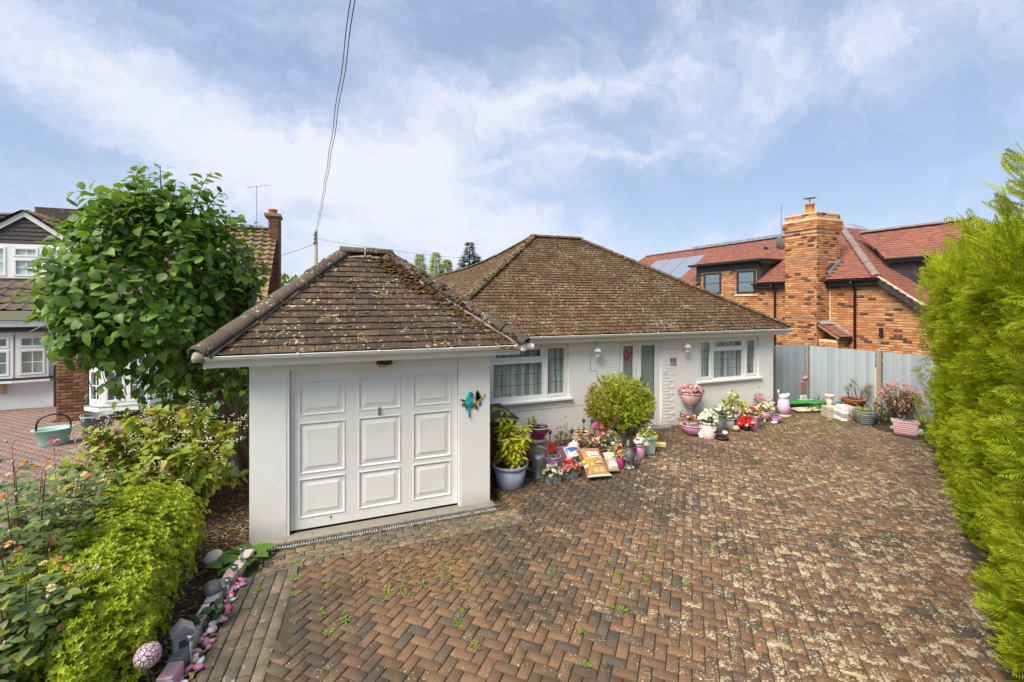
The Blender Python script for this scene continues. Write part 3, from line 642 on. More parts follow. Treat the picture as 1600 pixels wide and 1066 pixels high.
def gutter(parent,x0,x1,y,z,r=.055,nb=6,horn=0):
    prof=[(math.cos(t)*r,math.sin(t)*r) for t in [math.pi+math.pi*i/10 for i in range(11)]]
    prof+=[(r-.006,0.004)]+[(math.cos(t)*(r-.006),math.sin(t)*(r-.006)) for t in [2*math.pi-math.pi*i/10 for i in range(11)]]+[(-r,0)]
    b=MB().sweep(prof,(x0,y,z),(x1,y,z),(0,1,0),(0,0,1))
    b.lathe([(r+.004,0),(r+.004,.012)],12) if 0 else None
    for xx in (x0,x1): b.prism([(xx-.004,y+math.cos(t)*(r+.003),z+math.sin(t)*(r+.003)) for t in [math.pi+math.pi*i/10 for i in range(11)]],(.008,0,0))
    # rolled front lip
    b.tube([(x0,y-r,z),(x1,y-r,z)],.006,6)
    b.build('gutter',M['gutter'],parent)
    br=MB(); 
    for i in range(nb):
        X=x0+.12+(x1-x0-.24)*i/(nb-1)
        q=MB().sweep([(math.cos(t)*(r+.006),math.sin(t)*(r+.006)) for t in [math.pi+math.pi*k/8 for k in range(9)]],(X-.017,y,z),(X+.017,y,z),(0,1,0),(0,0,1))
        q.box(X-.017,X+.017,y-r-.011,y-r+.004,z-.008,z+.014); q.box(X-.012,X+.012,y+r-.004,y+r+.02,z-.06,z+.02)
        q.build('gutter_bracket',M['gutter'],parent,fix=False)

# ------------------------------------------------------------------ garage
GY=6.125
gar=thing('garage','white rendered garage with a panelled up and over door and a mossy hipped tile roof','garage',(.62,7.4,0))
GX0,GX1,DX0,DX1,DZ=-.872,2.122,-.445,1.672,2.012
b=MB()
b.box(GX0,DX0-.035,GY,GY+.18,-.05,2.14).box(DX1+.03,GX1,GY,GY+.18,-.05,2.14).box(DX0-.035,DX1+.03,GY+.012,GY+.18,DZ+.035,2.14)
b.box(GX0,GX0+.16,GY+.18,8.9,-.05,2.14).box(GX1-.16,GX1,GY+.18,8.36,-.05,2.10).box(GX0+.16,2.0,8.75,8.9,-.05,2.10)
b.build('wall',M['render'],gar)
MB().box(DX0-.035,DX0-.002,GY+.005,GY+.10,-.0,DZ+.035).box(DX1+.002,DX1+.03,GY+.005,GY+.10,0,DZ+.035).box(DX0-.002,DX1+.002,GY+.004,GY+.10,DZ+.003,DZ+.035).build('door_frame',M['whitepaint'],gar)
# up-and-over door: stiles and rails, nine raised panels
PX=[(-.345,.19),(.352,.885),(1.05,1.572)]; PZ=[(.17,.655),(.715,1.35),(1.44,1.865)]
yd=GY+.075
d=MB(); xs=[DX0+.004]+[k for p in PX for k in p]+[DX1-.004]
zs=[.035]+[k for p in PZ for k in p]+[DZ-.004]
for i in range(0,len(xs)-1,2): d.box(xs[i],xs[i+1],yd,yd+.03,zs[0],zs[-1])
for (a,c) in PX:
    for i in range(0,len(zs)-1,2): d.box(a,c,yd,yd+.03,zs[i],zs[i+1])
dr=d.build('door',M['door'],gar)
for (a,c) in PX:
    for (e,f) in PZ:
        q=MB(); m=.012
        def ring(k,y): return [(a+k,y,e+k),(c-k,y,e+k),(c-k,y,f-k),(a+k,y,f-k)]
        rs=[ring(0,yd+.028),ring(0,yd-.007),ring(.011,yd-.009),ring(.018,yd+.013),ring(.026,yd+.014),ring(.085,yd+.001),ring(.086,yd-.004)]
        for r in rs: q.v+=r
        for i in range(len(rs)-1):
            for k in range(4): q.f.append((i*4+k,i*4+(k+1)%4,i*4+4+(k+1)%4,i*4+4+k)); q.m.append(0)
        n0=(len(rs)-1)*4; q.f.append((n0,n0+1,n0+2,n0+3)); q.m.append(0)
        q.build('door_panel',M['door'],dr)
h=MB(); h.cbox(.595,.635,yd-.011,yd-.002,1.36,1.465,.003); h.tube([(.615,yd-.011,1.43),(.615,yd-.035,1.43)],.009,10); h.cbox(.609,.621,yd-.045,yd-.033,1.375,1.445,.003); h.build('handle',M['steel'],dr)
MB().tube([(.02,yd,.13),(.02,yd-.006,.13)],.012,8).build('lock_hole',M['black'],dr)
# roof
GE=(-1.30,2.52,5.83,8.97,2.250); GA=Vector((.20,7.40,3.585)); GB=Vector((.84,7.40,3.585))
e0=Vector((GE[0],GE[2],GE[4]));e1=Vector((GE[1],GE[2],GE[4]));e2=Vector((GE[1],GE[3],GE[4]));e3=Vector((GE[0],GE[3],GE[4]))
lo=Vector((0,0,-.03))
rf=MB().add([e0+lo,e1+lo,e2+lo,e3+lo,GA+lo,GB+lo],[(0,1,5,4),(1,2,5),(2,3,4,5),(3,0,4),(0,3,2,1)]).build('roof',M['felt'],gar)
def trap(A,u,up,L,S,l1,r1): return lambda v:(l1*v/S, L-r1*v/S)
def slope_between(parent,name,a,b_,t0,t1,w,g,mat,limit=300,**k):
    """a,b_: eave ends (left,right seen from outside); t0,t1: ridge ends above them"""
    a=Vector(a);b_=Vector(b_);t0=Vector(t0);t1=Vector(t1); u=(b_-a).normalized(); L=(b_-a).length
    w0=t0-a; up=(w0-u*w0.dot(u)); S=up.length; up.normalize(); l1=w0.dot(u); r1=L-(t1-a).dot(u)
    return slope_tiles(parent,name,a,u,up,L,S,lambda v:(l1*v/S,L-r1*v/S),w,g,mat,limit,**k)
slope_between(rf,'tile',e0,e1,GA,GB,.19,.122,M['gtile'],300,th=.018,jit=.02)
slope_between(rf,'tile',e3,e0,GA,GA,.19,.122,M['gtile'],0,rest='side_tiles',th=.018)
slope_between(rf,'tile',e1,e2,GB,GB,.19,.122,M['gtile'],0,rest='end_tiles',th=.018)
slope_between(rf,'tile',e2,e3,GB,GA,.19,.122,M['gtile'],0,rest='rear_tiles',th=.018)
hip_run(rf,'hip_tile',e0+Vector((-.02,-.02,.02)),GA+Vector((0,0,.0)),.14,.36,M['hip']); hip_run(rf,'hip_tile',e1+Vector((.02,-.02,.02)),GB,.14,.36,M['hip'])
hip_run(rf,'ridge_tile',GA+Vector((-.05,0,.02)),GB+Vector((.05,0,.02)),.13,.37,M['hip'])
hip_run(rf,'hip_tile',e3,GA,.12,.36,M['hip']); hip_run(rf,'hip_tile',e2,GB,.12,.36,M['hip'])
# mortar fillets beside the hip tiles and under the ridge
mo=MB()
def fillet(a,b_,side,r=.022,n=26):
    a=Vector(a);b_=Vector(b_); pts=[a.lerp(b_,i/n)+Vector(side)*U(.9,1.1)+Vector((U(-.012,.012),U(-.01,.01),U(-.008,.012))) for i in range(n+1)]
    mo.tube(pts,[r*U(.6,1.4) for _ in pts],6)
dl=Vector((.093,-.06,-.012)); fillet(e0+dl+(0*GA),GA+Vector((.10,-.03,-.03)),(0,0,.02)); fillet(e1+Vector((-.093,-.06,-.012)),GB+Vector((-.10,-.03,-.03)),(0,0,.02))
fillet(GA+Vector((-.02,-.115,-.085)),GB+Vector((.02,-.115,-.085)),(0,0,.03),.024,12)
mo.tube([(.51,7.27,3.53),(.52,7.32,3.665),(.52,7.4,3.70)],.017,6)
mo.ball(e0+Vector((.02,.02,.01)),.10,8,6,(1,1,.8)); mo.build('mortar',M['mortar'],rf,smooth=True)
# moss cushions
def moss_lumps(parent,spots,rmin,rmax):
    pr=MB().ball((0,0,0),1,7,5,(1,1,.42)); mats=[]
    for p in spots: mats.append(Matrix.Translation(p)@Matrix.Rotation(U(0,6),4,'Z')@Matrix.Diagonal((U(rmin,rmax),U(rmin,rmax),U(rmin,rmax)*.8,1)))
    stuff(link('moss',bake_mesh('moss',[pr],mats,[0]*len(mats),M['moss'],True),parent))
sp=[]
for i in range(620):
    t=U(0,1)**.9; p=e1.lerp(GB,t)+Vector((U(-.34,.10),U(-.16,.02),0)); z=2.25+(p.y-5.83)*.873; p.z=max(p.z if abs(p.x-(e1.lerp(GB,t)).x)<.09 else 0,z)+.03; sp.append(p)
for i in range(170):
    t=U(0,1); s=U(0,1); x=(-1.2+1.5*t)+(3.6-3*t)*s; y=5.85+1.5*t
    if RG.random()<.35+.65*s: sp.append(Vector((x,y,2.25+(y-5.83)*.85+.035)))
moss_lumps(rf,sp,.008,.04)
# eaves
MB().box(GE[0]+.04,GE[1]-.03,GY-.235,GY-.213,2.118,2.225).build('fascia',M['whitepaint'],gar)
MB().box(GE[0]+.05,GE[1]-.05,GY-.212,GY+.18,2.141,2.155).box(GE[0]+.03,GX0,GY-.2,8.9,2.138,2.152).build('soffit',M['whitepaint'],gar)
MB().box(GE[0]+.02,GE[0]+.042,GY-.235,8.9,2.11,2.225).build('fascia',M['whitepaint'],gar)
gutter(gar,GE[0]-.06,GE[1]-.02,GY-.292,2.252,.055,5)
MB().cbox(GE[1]-.06,GE[1]+.02,GY-.36,GY-.225,2.165,2.27,.02).tube([(GE[1]+.02,GY-.292,2.235),(GE[1]+.14,GY-.285,2.22)],.047,10).build('gutter_outlet',M['gutter'],gar)
# curled iron bracket at the left eave
cu=[Vector((-1.33-.05*math.cos(t)*(1-t/14)-.03,5.9,2.33+.05*math.sin(t)*(1-t/14))) for t in [k*.4 for k in range(18)]]
MB().tube([(-1.2,5.92,2.24),(-1.27,5.9,2.30)]+[tuple(p) for p in cu],.007,6).build('scroll_bracket',M['hip'],gar)

lamp=thing('bulkhead_light','black half round bulkhead light with clear lens over the garage door','lamp',(.66,GY-.09,2.052))
MB().lathe([(.10,0),(.105,.02),(.09,.045)],16,sq=(1,.75)).build('housing',M['black'],lamp,wd=False)
MB().lathe([(.02,-.062),(.06,-.05),(.085,-.02),(.092,0)],16,sq=(1,.75)).build('lens',M['dglass'],lamp,smooth=True,wd=False)
# painted parrot plaque
pa=thing('parrot_plaque','turquoise metal parrot on a leafy branch hung on the garage wall','wall ornament',(1.86,GY-.012,1.46))
def flat(parent,name,pts,m,y=0,t=.006): 
    return MB().prism([(x,y,z) for x,z in pts],(0,-t,0)).build(name,m,parent,wd=False)
def el(cx,cz,rx,rz,an=0,n=14):
    c,s=math.cos(an),math.sin(an); return [(cx+rx*math.cos(t)*c-rz*math.sin(t)*s,cz+rx*math.cos(t)*s+rz*math.sin(t)*c) for t in [2*math.pi*k/n for k in range(n)]]
M['pq_teal']=plain('parrot_turquoise',(.02,.33,.32),.3); M['pq_aqua']=plain('parrot_aqua',(.01,.50,.58),.3); M['pq_green']=plain('plaque_green',(.008,.10,.065),.35); M['pq_yel']=plain('plaque_ochre',(.55,.36,.05),.4); M['pq_pink']=plain('plaque_pink',(.55,.25,.25),.4)
bd=MB().ball((0,0,0),1,12,8,(.048,.014,.085)); bd2=MB(); bd2.v=[(x*math.cos(.25)+z*math.sin(.25)-.055,y-.014,-x*math.sin(.25)+z*math.cos(.25)+.02) for x,y,z in bd.v]; bd2.f=bd.f; bd2.m=bd.m
bd2.build('body',M['pq_teal'],pa,True,wd=False)
MB().ball((-.035,-.016,.105),.034,10,8,(1,.5,1.1)).build('head',M['pq_teal'],pa,True,wd=False)
flat(pa,'beak',el(-.008,.10,.014,.018),M['black'],-.012,.012); flat(pa,'wing',el(-.055,.02,.034,.058,-.35),M['pq_aqua'],-.028,.006)
flat(pa,'tail',[(-.075,-.03),(-.045,-.04),(-.035,-.13),(-.045,-.20),(-.06,-.17),(-.075,-.10)],M['pq_teal'],-.008); flat(pa,'tail_tip',el(-.047,-.19,.012,.034),M['pq_green'],-.012)
flat(pa,'wing_tip',el(-.09,-.06,.018,.055,.25),M['pq_green'],-.005)
MB().tube([(-.15,0,.0),(-.04,-.006,-.03),(.06,-.006,-.01),(.13,-.006,.03),(.18,-.006,.1)],.008,6).build('branch',M['pq_yel'],pa,True,wd=False)
for cx,cz,rx,rz,an in ((.075,.05,.035,.075,-.1),(.07,.10,.022,.05,0),(.09,.03,.03,.05,-.5),(-.13,.02,.05,.014,-.4),(-.12,-.03,.045,.013,.3),(.005,-.065,.045,.014,.6),(.055,-.085,.02,.035,0),(.105,-.03,.02,.03,.2)):
    flat(pa,'leaf',el(cx,cz,rx,rz,an,10),M['pq_green'],-.004)
flat(pa,'blossom',el(.085,-.025,.028,.018,.5,10),M['pq_pink'],-.014)

# ------------------------------------------------------------------ bungalow
HY=8.37; HZ=2.035
bun=thing('bungalow','white rendered bungalow with a brown hipped tile roof and a number plaque by its door','bungalow',(6.3,11.5,0))
W1=(2.92,4.645,.868,1.978); W2=(8.14,10.115,.965,1.975); DO=(5.885,7.045,.0,1.995); HX0,HX1=2.124,10.618
b=MB(); y0,y1=HY,HY+.26
b.box(HX0,W1[0],y0,y1,-.05,HZ).box(W1[0],W1[1],y0,y1,-.05,W1[2]).box(W1[0],W1[1],y0,y1,W1[3],HZ).box(W1[1],DO[0],y0,y1,-.05,HZ).box(DO[0],DO[1],y0,y1,DO[3],HZ)
b.box(DO[1],W2[0],y0,y1,-.05,HZ).box(W2[0],W2[1],y0,y1,-.05,W2[2]).box(W2[0],W2[1],y0,y1,W2[3],HZ).box(W2[1],HX1,y0,y1,-.05,HZ)
b.box(HX1-.26,HX1,y1,15.3,-.05,HZ).box(2.0,2.124,HY+.4,19.2,-.05,HZ).box(2.124,HX1-.26,15.05,15.3,-.05,HZ)
wl=b.build('wall',M['render'],bun)
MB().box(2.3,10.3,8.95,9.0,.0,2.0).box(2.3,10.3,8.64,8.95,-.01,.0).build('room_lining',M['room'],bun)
# stepped quoins of painted brick beside the door, thin render step line
qm=[]
for r in range(26):
    z=.02+r*.076
    for x0,x1 in ((DO[1]+.03,DO[1]+.03+(.34 if r%2 else .235)),):
        x=x0
        while x<x1-.05:
            l=min(.215,x1-x); qm.append(frame((x+l/2,HY+.004-U(.0,.004),z+.035),(1,0,0),(0,1,0),(0,0,1),(l-.010,.016,.064))); x+=l
for r in range(12):
    z=1.04+r*.076; x0=DO[0]-.05-(.32 if 2<r<8 else .21); x=x0
    while x<DO[0]-.07:
        l=min(.215,DO[0]-.05-x); qm.append(frame((x+l/2,HY+.003-U(.0,.003),z+.035),(1,0,0),(0,1,0),(0,0,1),(l-.010,.012,.064))); x+=l
pieces(bun,'quoin_brick',MB().cbox(-.5,.5,-.5,.5,-.5,.5,.08),qm,None,M['paintbrick'],200)
st=MB(); xx=DO[0]-.58
st.box(xx,xx+.012,HY-.004,HY,1.72,2.03).box(xx-.15,xx+.012,HY-.0045,HY,1.708,1.72).box(xx-.15,xx-.138,HY-.004,HY,1.38,1.708).box(xx-.138,xx+.03,HY-.0045,HY,1.372,1.384).box(xx+.018,xx+.03,HY-.004,HY,1.02,1.372)
st.box(3.2,5.3,HY-.004,HY,.665,.672)
st.build('trunking',M['p_ash'],bun)

def window(parent,x0,x1,z0,z1,y,lights,mat,fw=.055,lead=True,glass='glass',sill=None,net=True,bars=None,wname='window',depth=.07,inset=.045,sillmat='upvc'):
    """lights: list of (x0,x1,z0,z1,opening). frame fills the rest"""
    f=MB(); ya=y+inset; yb=ya+depth
    xs=sorted({x0,x1,*[l[0] for l in lights],*[l[1] for l in lights]}); zz=sorted({z0,z1,*[l[2] for l in lights],*[l[3] for l in lights]})
    for i in range(len(xs)-1):
        run=None
        for k in range(len(zz)-1):
            cx,cz=(xs[i]+xs[i+1])/2,(zz[k]+zz[k+1])/2
            if not any(l[0]<cx<l[1] and l[2]<cz<l[3] for l in lights): f.box(xs[i],xs[i+1],ya,yb,zz[k],zz[k+1])
    w=f.build(wname,M[mat],parent)
    for l in lights:
        a,b_,c,d_=l[:4]; s=.0
        if l[4]:
            s=.042; q=MB(); yy=ya-.016
            q.box(a-.006,a+s,yy,ya+.045,c-.006,d_+.006).box(b_-s,b_+.006,yy,ya+.045,c-.006,d_+.006).box(a+s,b_-s,yy,ya+.045,c-.006,c+s).box(a+s,b_-s,yy,ya+.045,d_-s,d_+.006)
            q.build('sash',M[mat],w)
        MB().box(a+s,b_-s,ya+.022,ya+.03,c+s,d_-s).build('pane',M[glass],w)
        if lead:
            q=MB(); nx=max(1,round((b_-a-2*s)/.17)); nz=max(1,round((d_-c-2*s)/.23))
            for k in range(1,nx): X=a+s+(b_-a-2*s)*k/nx; q.box(X-.004,X+.004,ya+.018,ya+.0215,c+s,d_-s)
            for k in range(1,nz): Z=c+s+(d_-c-2*s)*k/nz; q.box(a+s,b_-s,ya+.0175,ya+.0214,Z-.004,Z+.004)
            if q.f: q.build('lead_lattice',M['leadcame'],w)
        if bars:
            q=MB(); nx,nz=bars if not callable(bars) else bars(l)
            for k in range(1,nx): X=a+s+(b_-a-2*s)*k/nx; q.box(X-.011,X+.011,ya+.012,ya+.0215,c+s,d_-s)
            for k in range(1,nz): Z=c+s+(d_-c-2*s)*k/nz; q.box(a+s,b_-s,ya+.0115,ya+.0214,Z-.011,Z+.011)
            if q.f: q.build('glazing_bar',M[mat],w)
    if sill: MB().cbox(x0-.06,x1+.06,y-.075,y+inset+.02,z0-.045,z0-.002,.006).build('sill',M[sillmat],w)
    if net:
        q=MB(); n=int((x1-x0)*42); yy=yb+.03; vs=[];fs=[]; ph=U(0,6)
        for i in range(n+1):
            X=x0+.03+(x1-x0-.06)*i/n; k=math.sin(i*.62+ph+1.1*math.sin(i*.21)); vs+=[(X,yy+.034*k,z0+.02),(X+.006*math.sin(i),yy+.028*k+.01,z1-.02)]
        for i in range(n): fs.append((2*i,2*i+2,2*i+3,2*i+1))
        q.add(vs,fs); q.build('net_curtain',M['net'],w,True)
    return w
window(bun,*W1,HY,[(2.99,4.055,.955,1.615,0),(2.99,4.055,1.70,1.925,1),(4.125,4.60,.915,1.935,1)],'upvc',sill=True)
window(bun,*W2,HY,[(8.20,8.575,1.01,1.925,1),(8.655,9.595,1.01,1.655,0),(8.655,9.595,1.72,1.925,1),(9.69,10.06,1.01,1.925,1)],'upvc',sill=True)
# entrance: glazed side light and glazed door
f=MB(); ya=HY+.03
f.box(DO[0],DO[0]+.055,ya,ya+.09,0,DO[3]).box(DO[1]-.10,DO[1],ya,ya+.09,0,DO[3]).box(DO[0]+.055,DO[1]-.10,ya,ya+.09,DO[3]-.05,DO[3]).box(6.345,6.42,ya,ya+.09,.05,DO[3]-.05).box(DO[0]+.055,DO[1]-.10,ya,ya+.09,0,.05)
df=f.build('door_frame',M['upvc'],bun)
for nm,a,c,gm in (('side_light',DO[0]+.058,6.342,'frost'),('front_door',6.423,DO[1]-.103,'frost')):
    q=MB(); s=.07; q.box(a,a+s,ya-.012,ya+.05,.055,DO[3]-.053).box(c-s,c,ya-.012,ya+.05,.055,DO[3]-.053).box(a+s,c-s,ya-.012,ya+.05,.055,.17).box(a+s,c-s,ya-.012,ya+.05,DO[3]-.053-s,DO[3]-.053)
    o=q.build(nm,M['upvc'],bun); MB().box(a+s,c-s,ya+.02,ya+.028,.17,DO[3]-.053-s).build('pane',M[gm],o)
    g=MB(); g.box(a+s-.004,a+s+.010,ya+.008,ya+.0195,.17,DO[3]-.053-s).box(c-s-.010,c-s+.004,ya+.008,ya+.0195,.17,DO[3]-.053-s).build('gasket',M['black'],o)
    if nm=='front_door':
        MB().cbox(a+.02,a+.05,ya-.05,ya-.013,.95,1.17,.006).tube([(a+.035,ya-.045,1.07),(a+.14,ya-.05,1.07)],.009,8).build('handle',M['steel'],o)
    else:
        # pink wreath hanging behind the glass, seen as a print on the pane
        ms=[frame((a+.19+.055*math.cos(t)+U(-.02,.02),ya+.017,1.66+.10*math.sin(t)+U(-.03,.03)),(1,0,0),(0,1,0),(0,0,1),(U(.02,.035),.01,U(.02,.035))) for t in [k*.35 for k in range(18)]]
        stuff(link('pink_decoration',bake_mesh('pink_decoration',[MB().ball((0,0,0),1,6,4,(1,.2,1))],ms,[0]*len(ms),M['fl_hot']),o))
MB().cbox(DO[0]-.02,DO[1]+.12,HY-.20,HY-.002,-.03,.045,.01).build('doorstep',M['concrete'],bun)
# number plaque
pq=thing('number_plaque','small grey house number plaque with dark figures on the wall right of the front door','sign',(7.375,HY-.006,1.475))
MB().cbox(-.09,.09,-.012,0,-.085,.085,.004).build('plate',M['p_ash'],pq,wd=False)
def digits(parent,txt,x,z,s,m,y=-.0135,name='figure'):
    cu=bpy.data.curves.new(name,'FONT'); cu.body=txt; cu.size=s; cu.extrude=.0012; cu.align_x='CENTER'; cu.align_y='CENTER'
    o=bpy.data.objects.new(name,cu); C.objects.link(o); dg=bpy.context.evaluated_depsgraph_get(); me=bpy.data.meshes.new_from_object(o.evaluated_get(dg)); bpy.data.objects.remove(o)
    me.materials.clear(); me.materials.append(m); q=link(name,me,parent,False); q.matrix_basis=Matrix.Translation((x,y,z))@Matrix.Rotation(rad(90),4,'X'); return q
digits(pq,'15',.018,.012,.115,M['black'])
flat(pq,'motif',[(-.083,.07),(-.055,.075),(-.05,.03),(-.078,-.01)],M['black'],-.012,.002); flat(pq,'scroll',[(-.06,-.05),(.06,-.046),(.06,-.056),(-.06,-.062)],M['p_stone'],-.012,.0015)
be=thing('doorbell','small white doorbell push on the quoins right of the front door','doorbell',(7.13,HY-.012,1.26))
MB().cbox(-.016,.016,-.014,0,-.04,.04,.004).build('cover',M['upvc'],be,wd=False); MB().lathe([(.009,0),(.009,.008)],10).build('button',M['p_ash'],be,wd=False).matrix_basis=Matrix.Translation((0,-.014,.0))@Matrix.Rotation(rad(90),4,'X')
# coach lanterns
def lantern(x,label):
    t=thing('wall_lantern',label,'lamp',(x,HY-.004,1.74),0,'white coach lanterns beside the front door')
    MB().lathe([(.035,0),(.03,.015),(.012,.02)],12).build('wall_plate',M['whitepaint'],t,wd=False).matrix_basis=Matrix.Translation((0,-.002,-.02))@Matrix.Rotation(rad(90),4,'X')
    pts=[(0,-.02,-.03),(0,-.04,-.085),(0,-.075,-.11),(0,-.115,-.10),(0,-.14,-.06),(0,-.14,-.035)]
    MB().tube(pts,.008,8).tube([(0,-.02,-.03),(0,-.03,.05),(0,-.02,.12),(0,-.04,.15),(0,-.06,.13)],.007,8).build('bracket',M['whitepaint'],t,True,wd=False)
    MB().lathe([(.03,-.04),(.045,-.02),(.07,.07),(.075,.078)],6,0,-.14,caps=False).build('glass_body',M['glass'],t,wd=False)
    q=MB()
    for k in range(6):
        a=2*math.pi*k/6; q.tube([(.045*math.cos(a),-.14+.045*math.sin(a),-.022),(.073*math.cos(a),-.14+.073*math.sin(a),.075)],.005,5)
    q.lathe([(.02,-.055),(.046,-.04),(.046,-.02)],6,0,-.14).build('cage',M['whitepaint'],t,wd=False)
    MB().lathe([(.092,.072),(.085,.085),(.035,.135),(.02,.145),(.012,.17),(.004,.185)],6,0,-.14).build('cap',M['whitepaint'],t,wd=False)
    MB().lathe([(.012,-.02),(.022,.01),(.016,.05),(.004,.06)],8,0,-.14).build('bulb',M['p_white'],t,wd=False)
lantern(5.25,'white coach lantern on the wall between the left window and the front door')
lantern(7.66,'white coach lantern above the house number, left of the right window')
MB().tube([(5.20,HY-.006,1.86),(5.22,HY-.006,1.96),(5.33,HY-.006,2.03)],.006,6).tube([(7.63,HY-.006,1.80),(7.63,HY-.006,2.03)],.006,6).build('lamp_cable',M['whitepaint'],bun,True)
# roof
HE=(1.575,10.868,8.06,2.18); RA=Vector((5.40,11.80,4.70)); RB=Vector((6.90,11.80,4.70))
a0=Vector((HE[0],HE[2],HE[3]));a1=Vector((HE[1],HE[2],HE[3]));a2=Vector((HE[1],15.55,HE[3])); lb=Vector((HE[0],19.6,HE[3]))
wing=[Vector((4.85,12.45,4.34)),Vector((4.42,13.3,4.06)),Vector((4.22,14.6,3.92)),Vector((4.20,16.4,3.91)),Vector((4.22,19.6,3.92))]
br=Vector((6.9,19.6,2.18)); 
rfh=MB(); P=[a0,a1,a2,lb,RA,RB]+wing+[br,Vector((6.9,15.55,2.18))]
rfh.add([p+lo for p in P],[(0,1,5,4),(1,2,5),(0,4,6),(0,6,7),(0,7,8,3),(8,9,10,3),(5,2,12),(4,5,12,6),(6,12,7),(7,12,8),(8,12,11,9),(9,11,10),(10,11,3),(0,3,11,12,2,1)])
roofh=rfh.build('roof',M['felt'],bun)
slope_between(roofh,'tile',a0,a1,RA,RB,.165,.1185,M['htile'],300,th=.016,jit=.02)
slope_between(roofh,'tile',a1,a2,RB,RB,.165,.1185,M['htile'],0,rest='side_tiles',th=.016)
# left slope of the house and its rear wing
up=Vector((2.645,0,1.74)); S=up.length; up.normalize()
prof=sorted([(p.y,(p-Vector((HE[0],p.y,HE[3]))).length) for p in [a0,RA]+wing])
def hgt(y):
    for (y0_,s0),(y1_,s1) in zip(prof,prof[1:]):
        if y0_<=y<=y1_: return s0+(s1-s0)*(y-y0_)/(y1_-y0_)
    return -1
mats=[]; r=0; g=.1185; w=.165; uu=Vector((0,-1,0)); A0=Vector((HE[0],19.6,HE[3])); slope_dirs=[]
while r*g<4.7:
    k=0
    while k*w<11.7:
        y=19.6-(k+.5*(r%2))*w-w/2; y_=y; v=r*g
        if hgt(y)>v+.02:
            # the slope eases from the steeper hip side to the wing
            t=min(1,max(0,(y-11.8)/1.6)); px,pz=(HE[0]+v*.836,HE[3]+v*.549)
            n=Vector((-.549,0,.836)); q=Vector((.836,0,.549)); tl=-.13; qq=q*math.cos(tl)+n*math.sin(tl); nn=n*math.cos(tl)-q*math.sin(tl)
            mats.append(frame(Vector((px,y,pz))+n*.03,uu,qq,nn,(w-.005,g,.016)))
        k+=1
    r+=1
pieces(roofh,'tile',MB().cbox(-.5,.5,0,1.28,-1,0,.03),mats,None,M['htile'],0,'side_tiles')
hip_run(roofh,'hip_tile',a0+Vector((-.01,-.01,.02)),RA,.105,.36,M['hiph']); hip_run(roofh,'hip_tile',a1+Vector((.01,-.01,.02)),RB,.095,.36,M['hiph'])
hip_run(roofh,'ridge_tile',RA+Vector((-.03,0,.01)),RB+Vector((.03,0,.01)),.105,.4,M['hiph'])
pr=[RA]+wing
for p,q in zip(pr,pr[1:]): hip_run(roofh,'ridge_tile',p+Vector((0,0,.01)),q+Vector((0,0,.01)),.08,.4,M['hiph'])
sp=[]
for i in range(420):
    t=U(0,1); p=a1.lerp(RB,t)+Vector((U(-.35,.06),U(-.05,.05),0)); base=HE[3]+(p.y-HE[2])*.6725; p.z=max(base,(a1.lerp(RB,t)).z-.03 if abs(p.x-a1.lerp(RB,t).x)<.07 else 0)+.04; sp.append(p)
for i in range(200):
    t=U(0,1); p=a0.lerp(RA,t)+Vector((U(-.08,.12),U(-.1,.02),.07)); sp.append(p)
moss_lumps(roofh,sp,.012,.034)
MB().box(2.56,10.80,HE[2]+.055,HE[2]+.075,2.03,2.165).box(1.62,2.0,HE[2]+.055,HE[2]+.075,2.04,2.165).build('fascia',M['whitepaint'],bun)
MB().box(2.13,10.80,HE[2]+.076,HY+.26,2.036,2.05).build('soffit',M['whitepaint'],bun)
gutter(bun,3.02,10.95,HE[2]-.005,2.172,.055,12)
MB().cbox(3.0,3.1,HE[2]-.065,HE[2]+.05,2.09,2.17,.015).build('gutter_union',M['gutter'],bun)
# ------------------------------------------------------------------ brickwork
brick_mb=MB().cbox(-.5,.5,-.5,.5,-.5,.5,.04)
def brickwork(parent,O,u,n,z0,z1,rows,mat,limit=300,L=.215,Hh=.065,j=.012,proud=.007,name='brick',rest=None,ok=None,phase=0):
    """running bond on the face through O along u (outward n); rows(z)->list of (a,b) spans"""
    O=Vector(O);u=Vector(u);n=Vector(n); mats=[]; r=0; z=z0
    while z+Hh<=z1+.004:
        off=(L+j)/2*(r%2)+phase
        for a,b in rows(z+Hh/2):
            k=math.floor((a-off)/(L+j))
            while True:
                s=off+k*(L+j); e=s+L; k+=1
                if s>b: break
                s=max(s,a+.004); e=min(e,b-.004)
                if e-s<.03: continue
                p=O+u*((s+e)/2)+Vector((0,0,z+Hh/2-O.z))+n*(U(-.002,.003)+proud-.02)
                mats.append(frame(p,u,n,(0,0,1),((e-s),.04,Hh)))
        z+=Hh+j; r+=1
    return pieces(parent,name,brick_mb,mats,None,mat,limit,rest or name+'work',ok=ok)
def spans(a,b,holes,z):
    out=[(a,b)]
    for x0,x1,z0,z1 in holes:
        if z0<z<z1:
            o=[]
            for p,q in out:
                if x1<=p or x0>=q: o.append((p,q)); continue
                if x0>p: o.append((p,x0))
                if x1<q: o.append((x1,q))
            out=o
    return out

# ------------------------------------------------------------------ brick house on the right
nb=thing('brick_house','orange brick house with red tiled roof and tall brick chimney beyond the fence','house',(17.7,13,0))
XW=15.3; EX=15.08; EZ=3.575; PT=.755; RX=17.75
def roofz(x): return EZ+(x-EX)*PT
WIN=[(12.80,13.68,3.17,4.10),(14.46,15.42,3.17,4.10)]
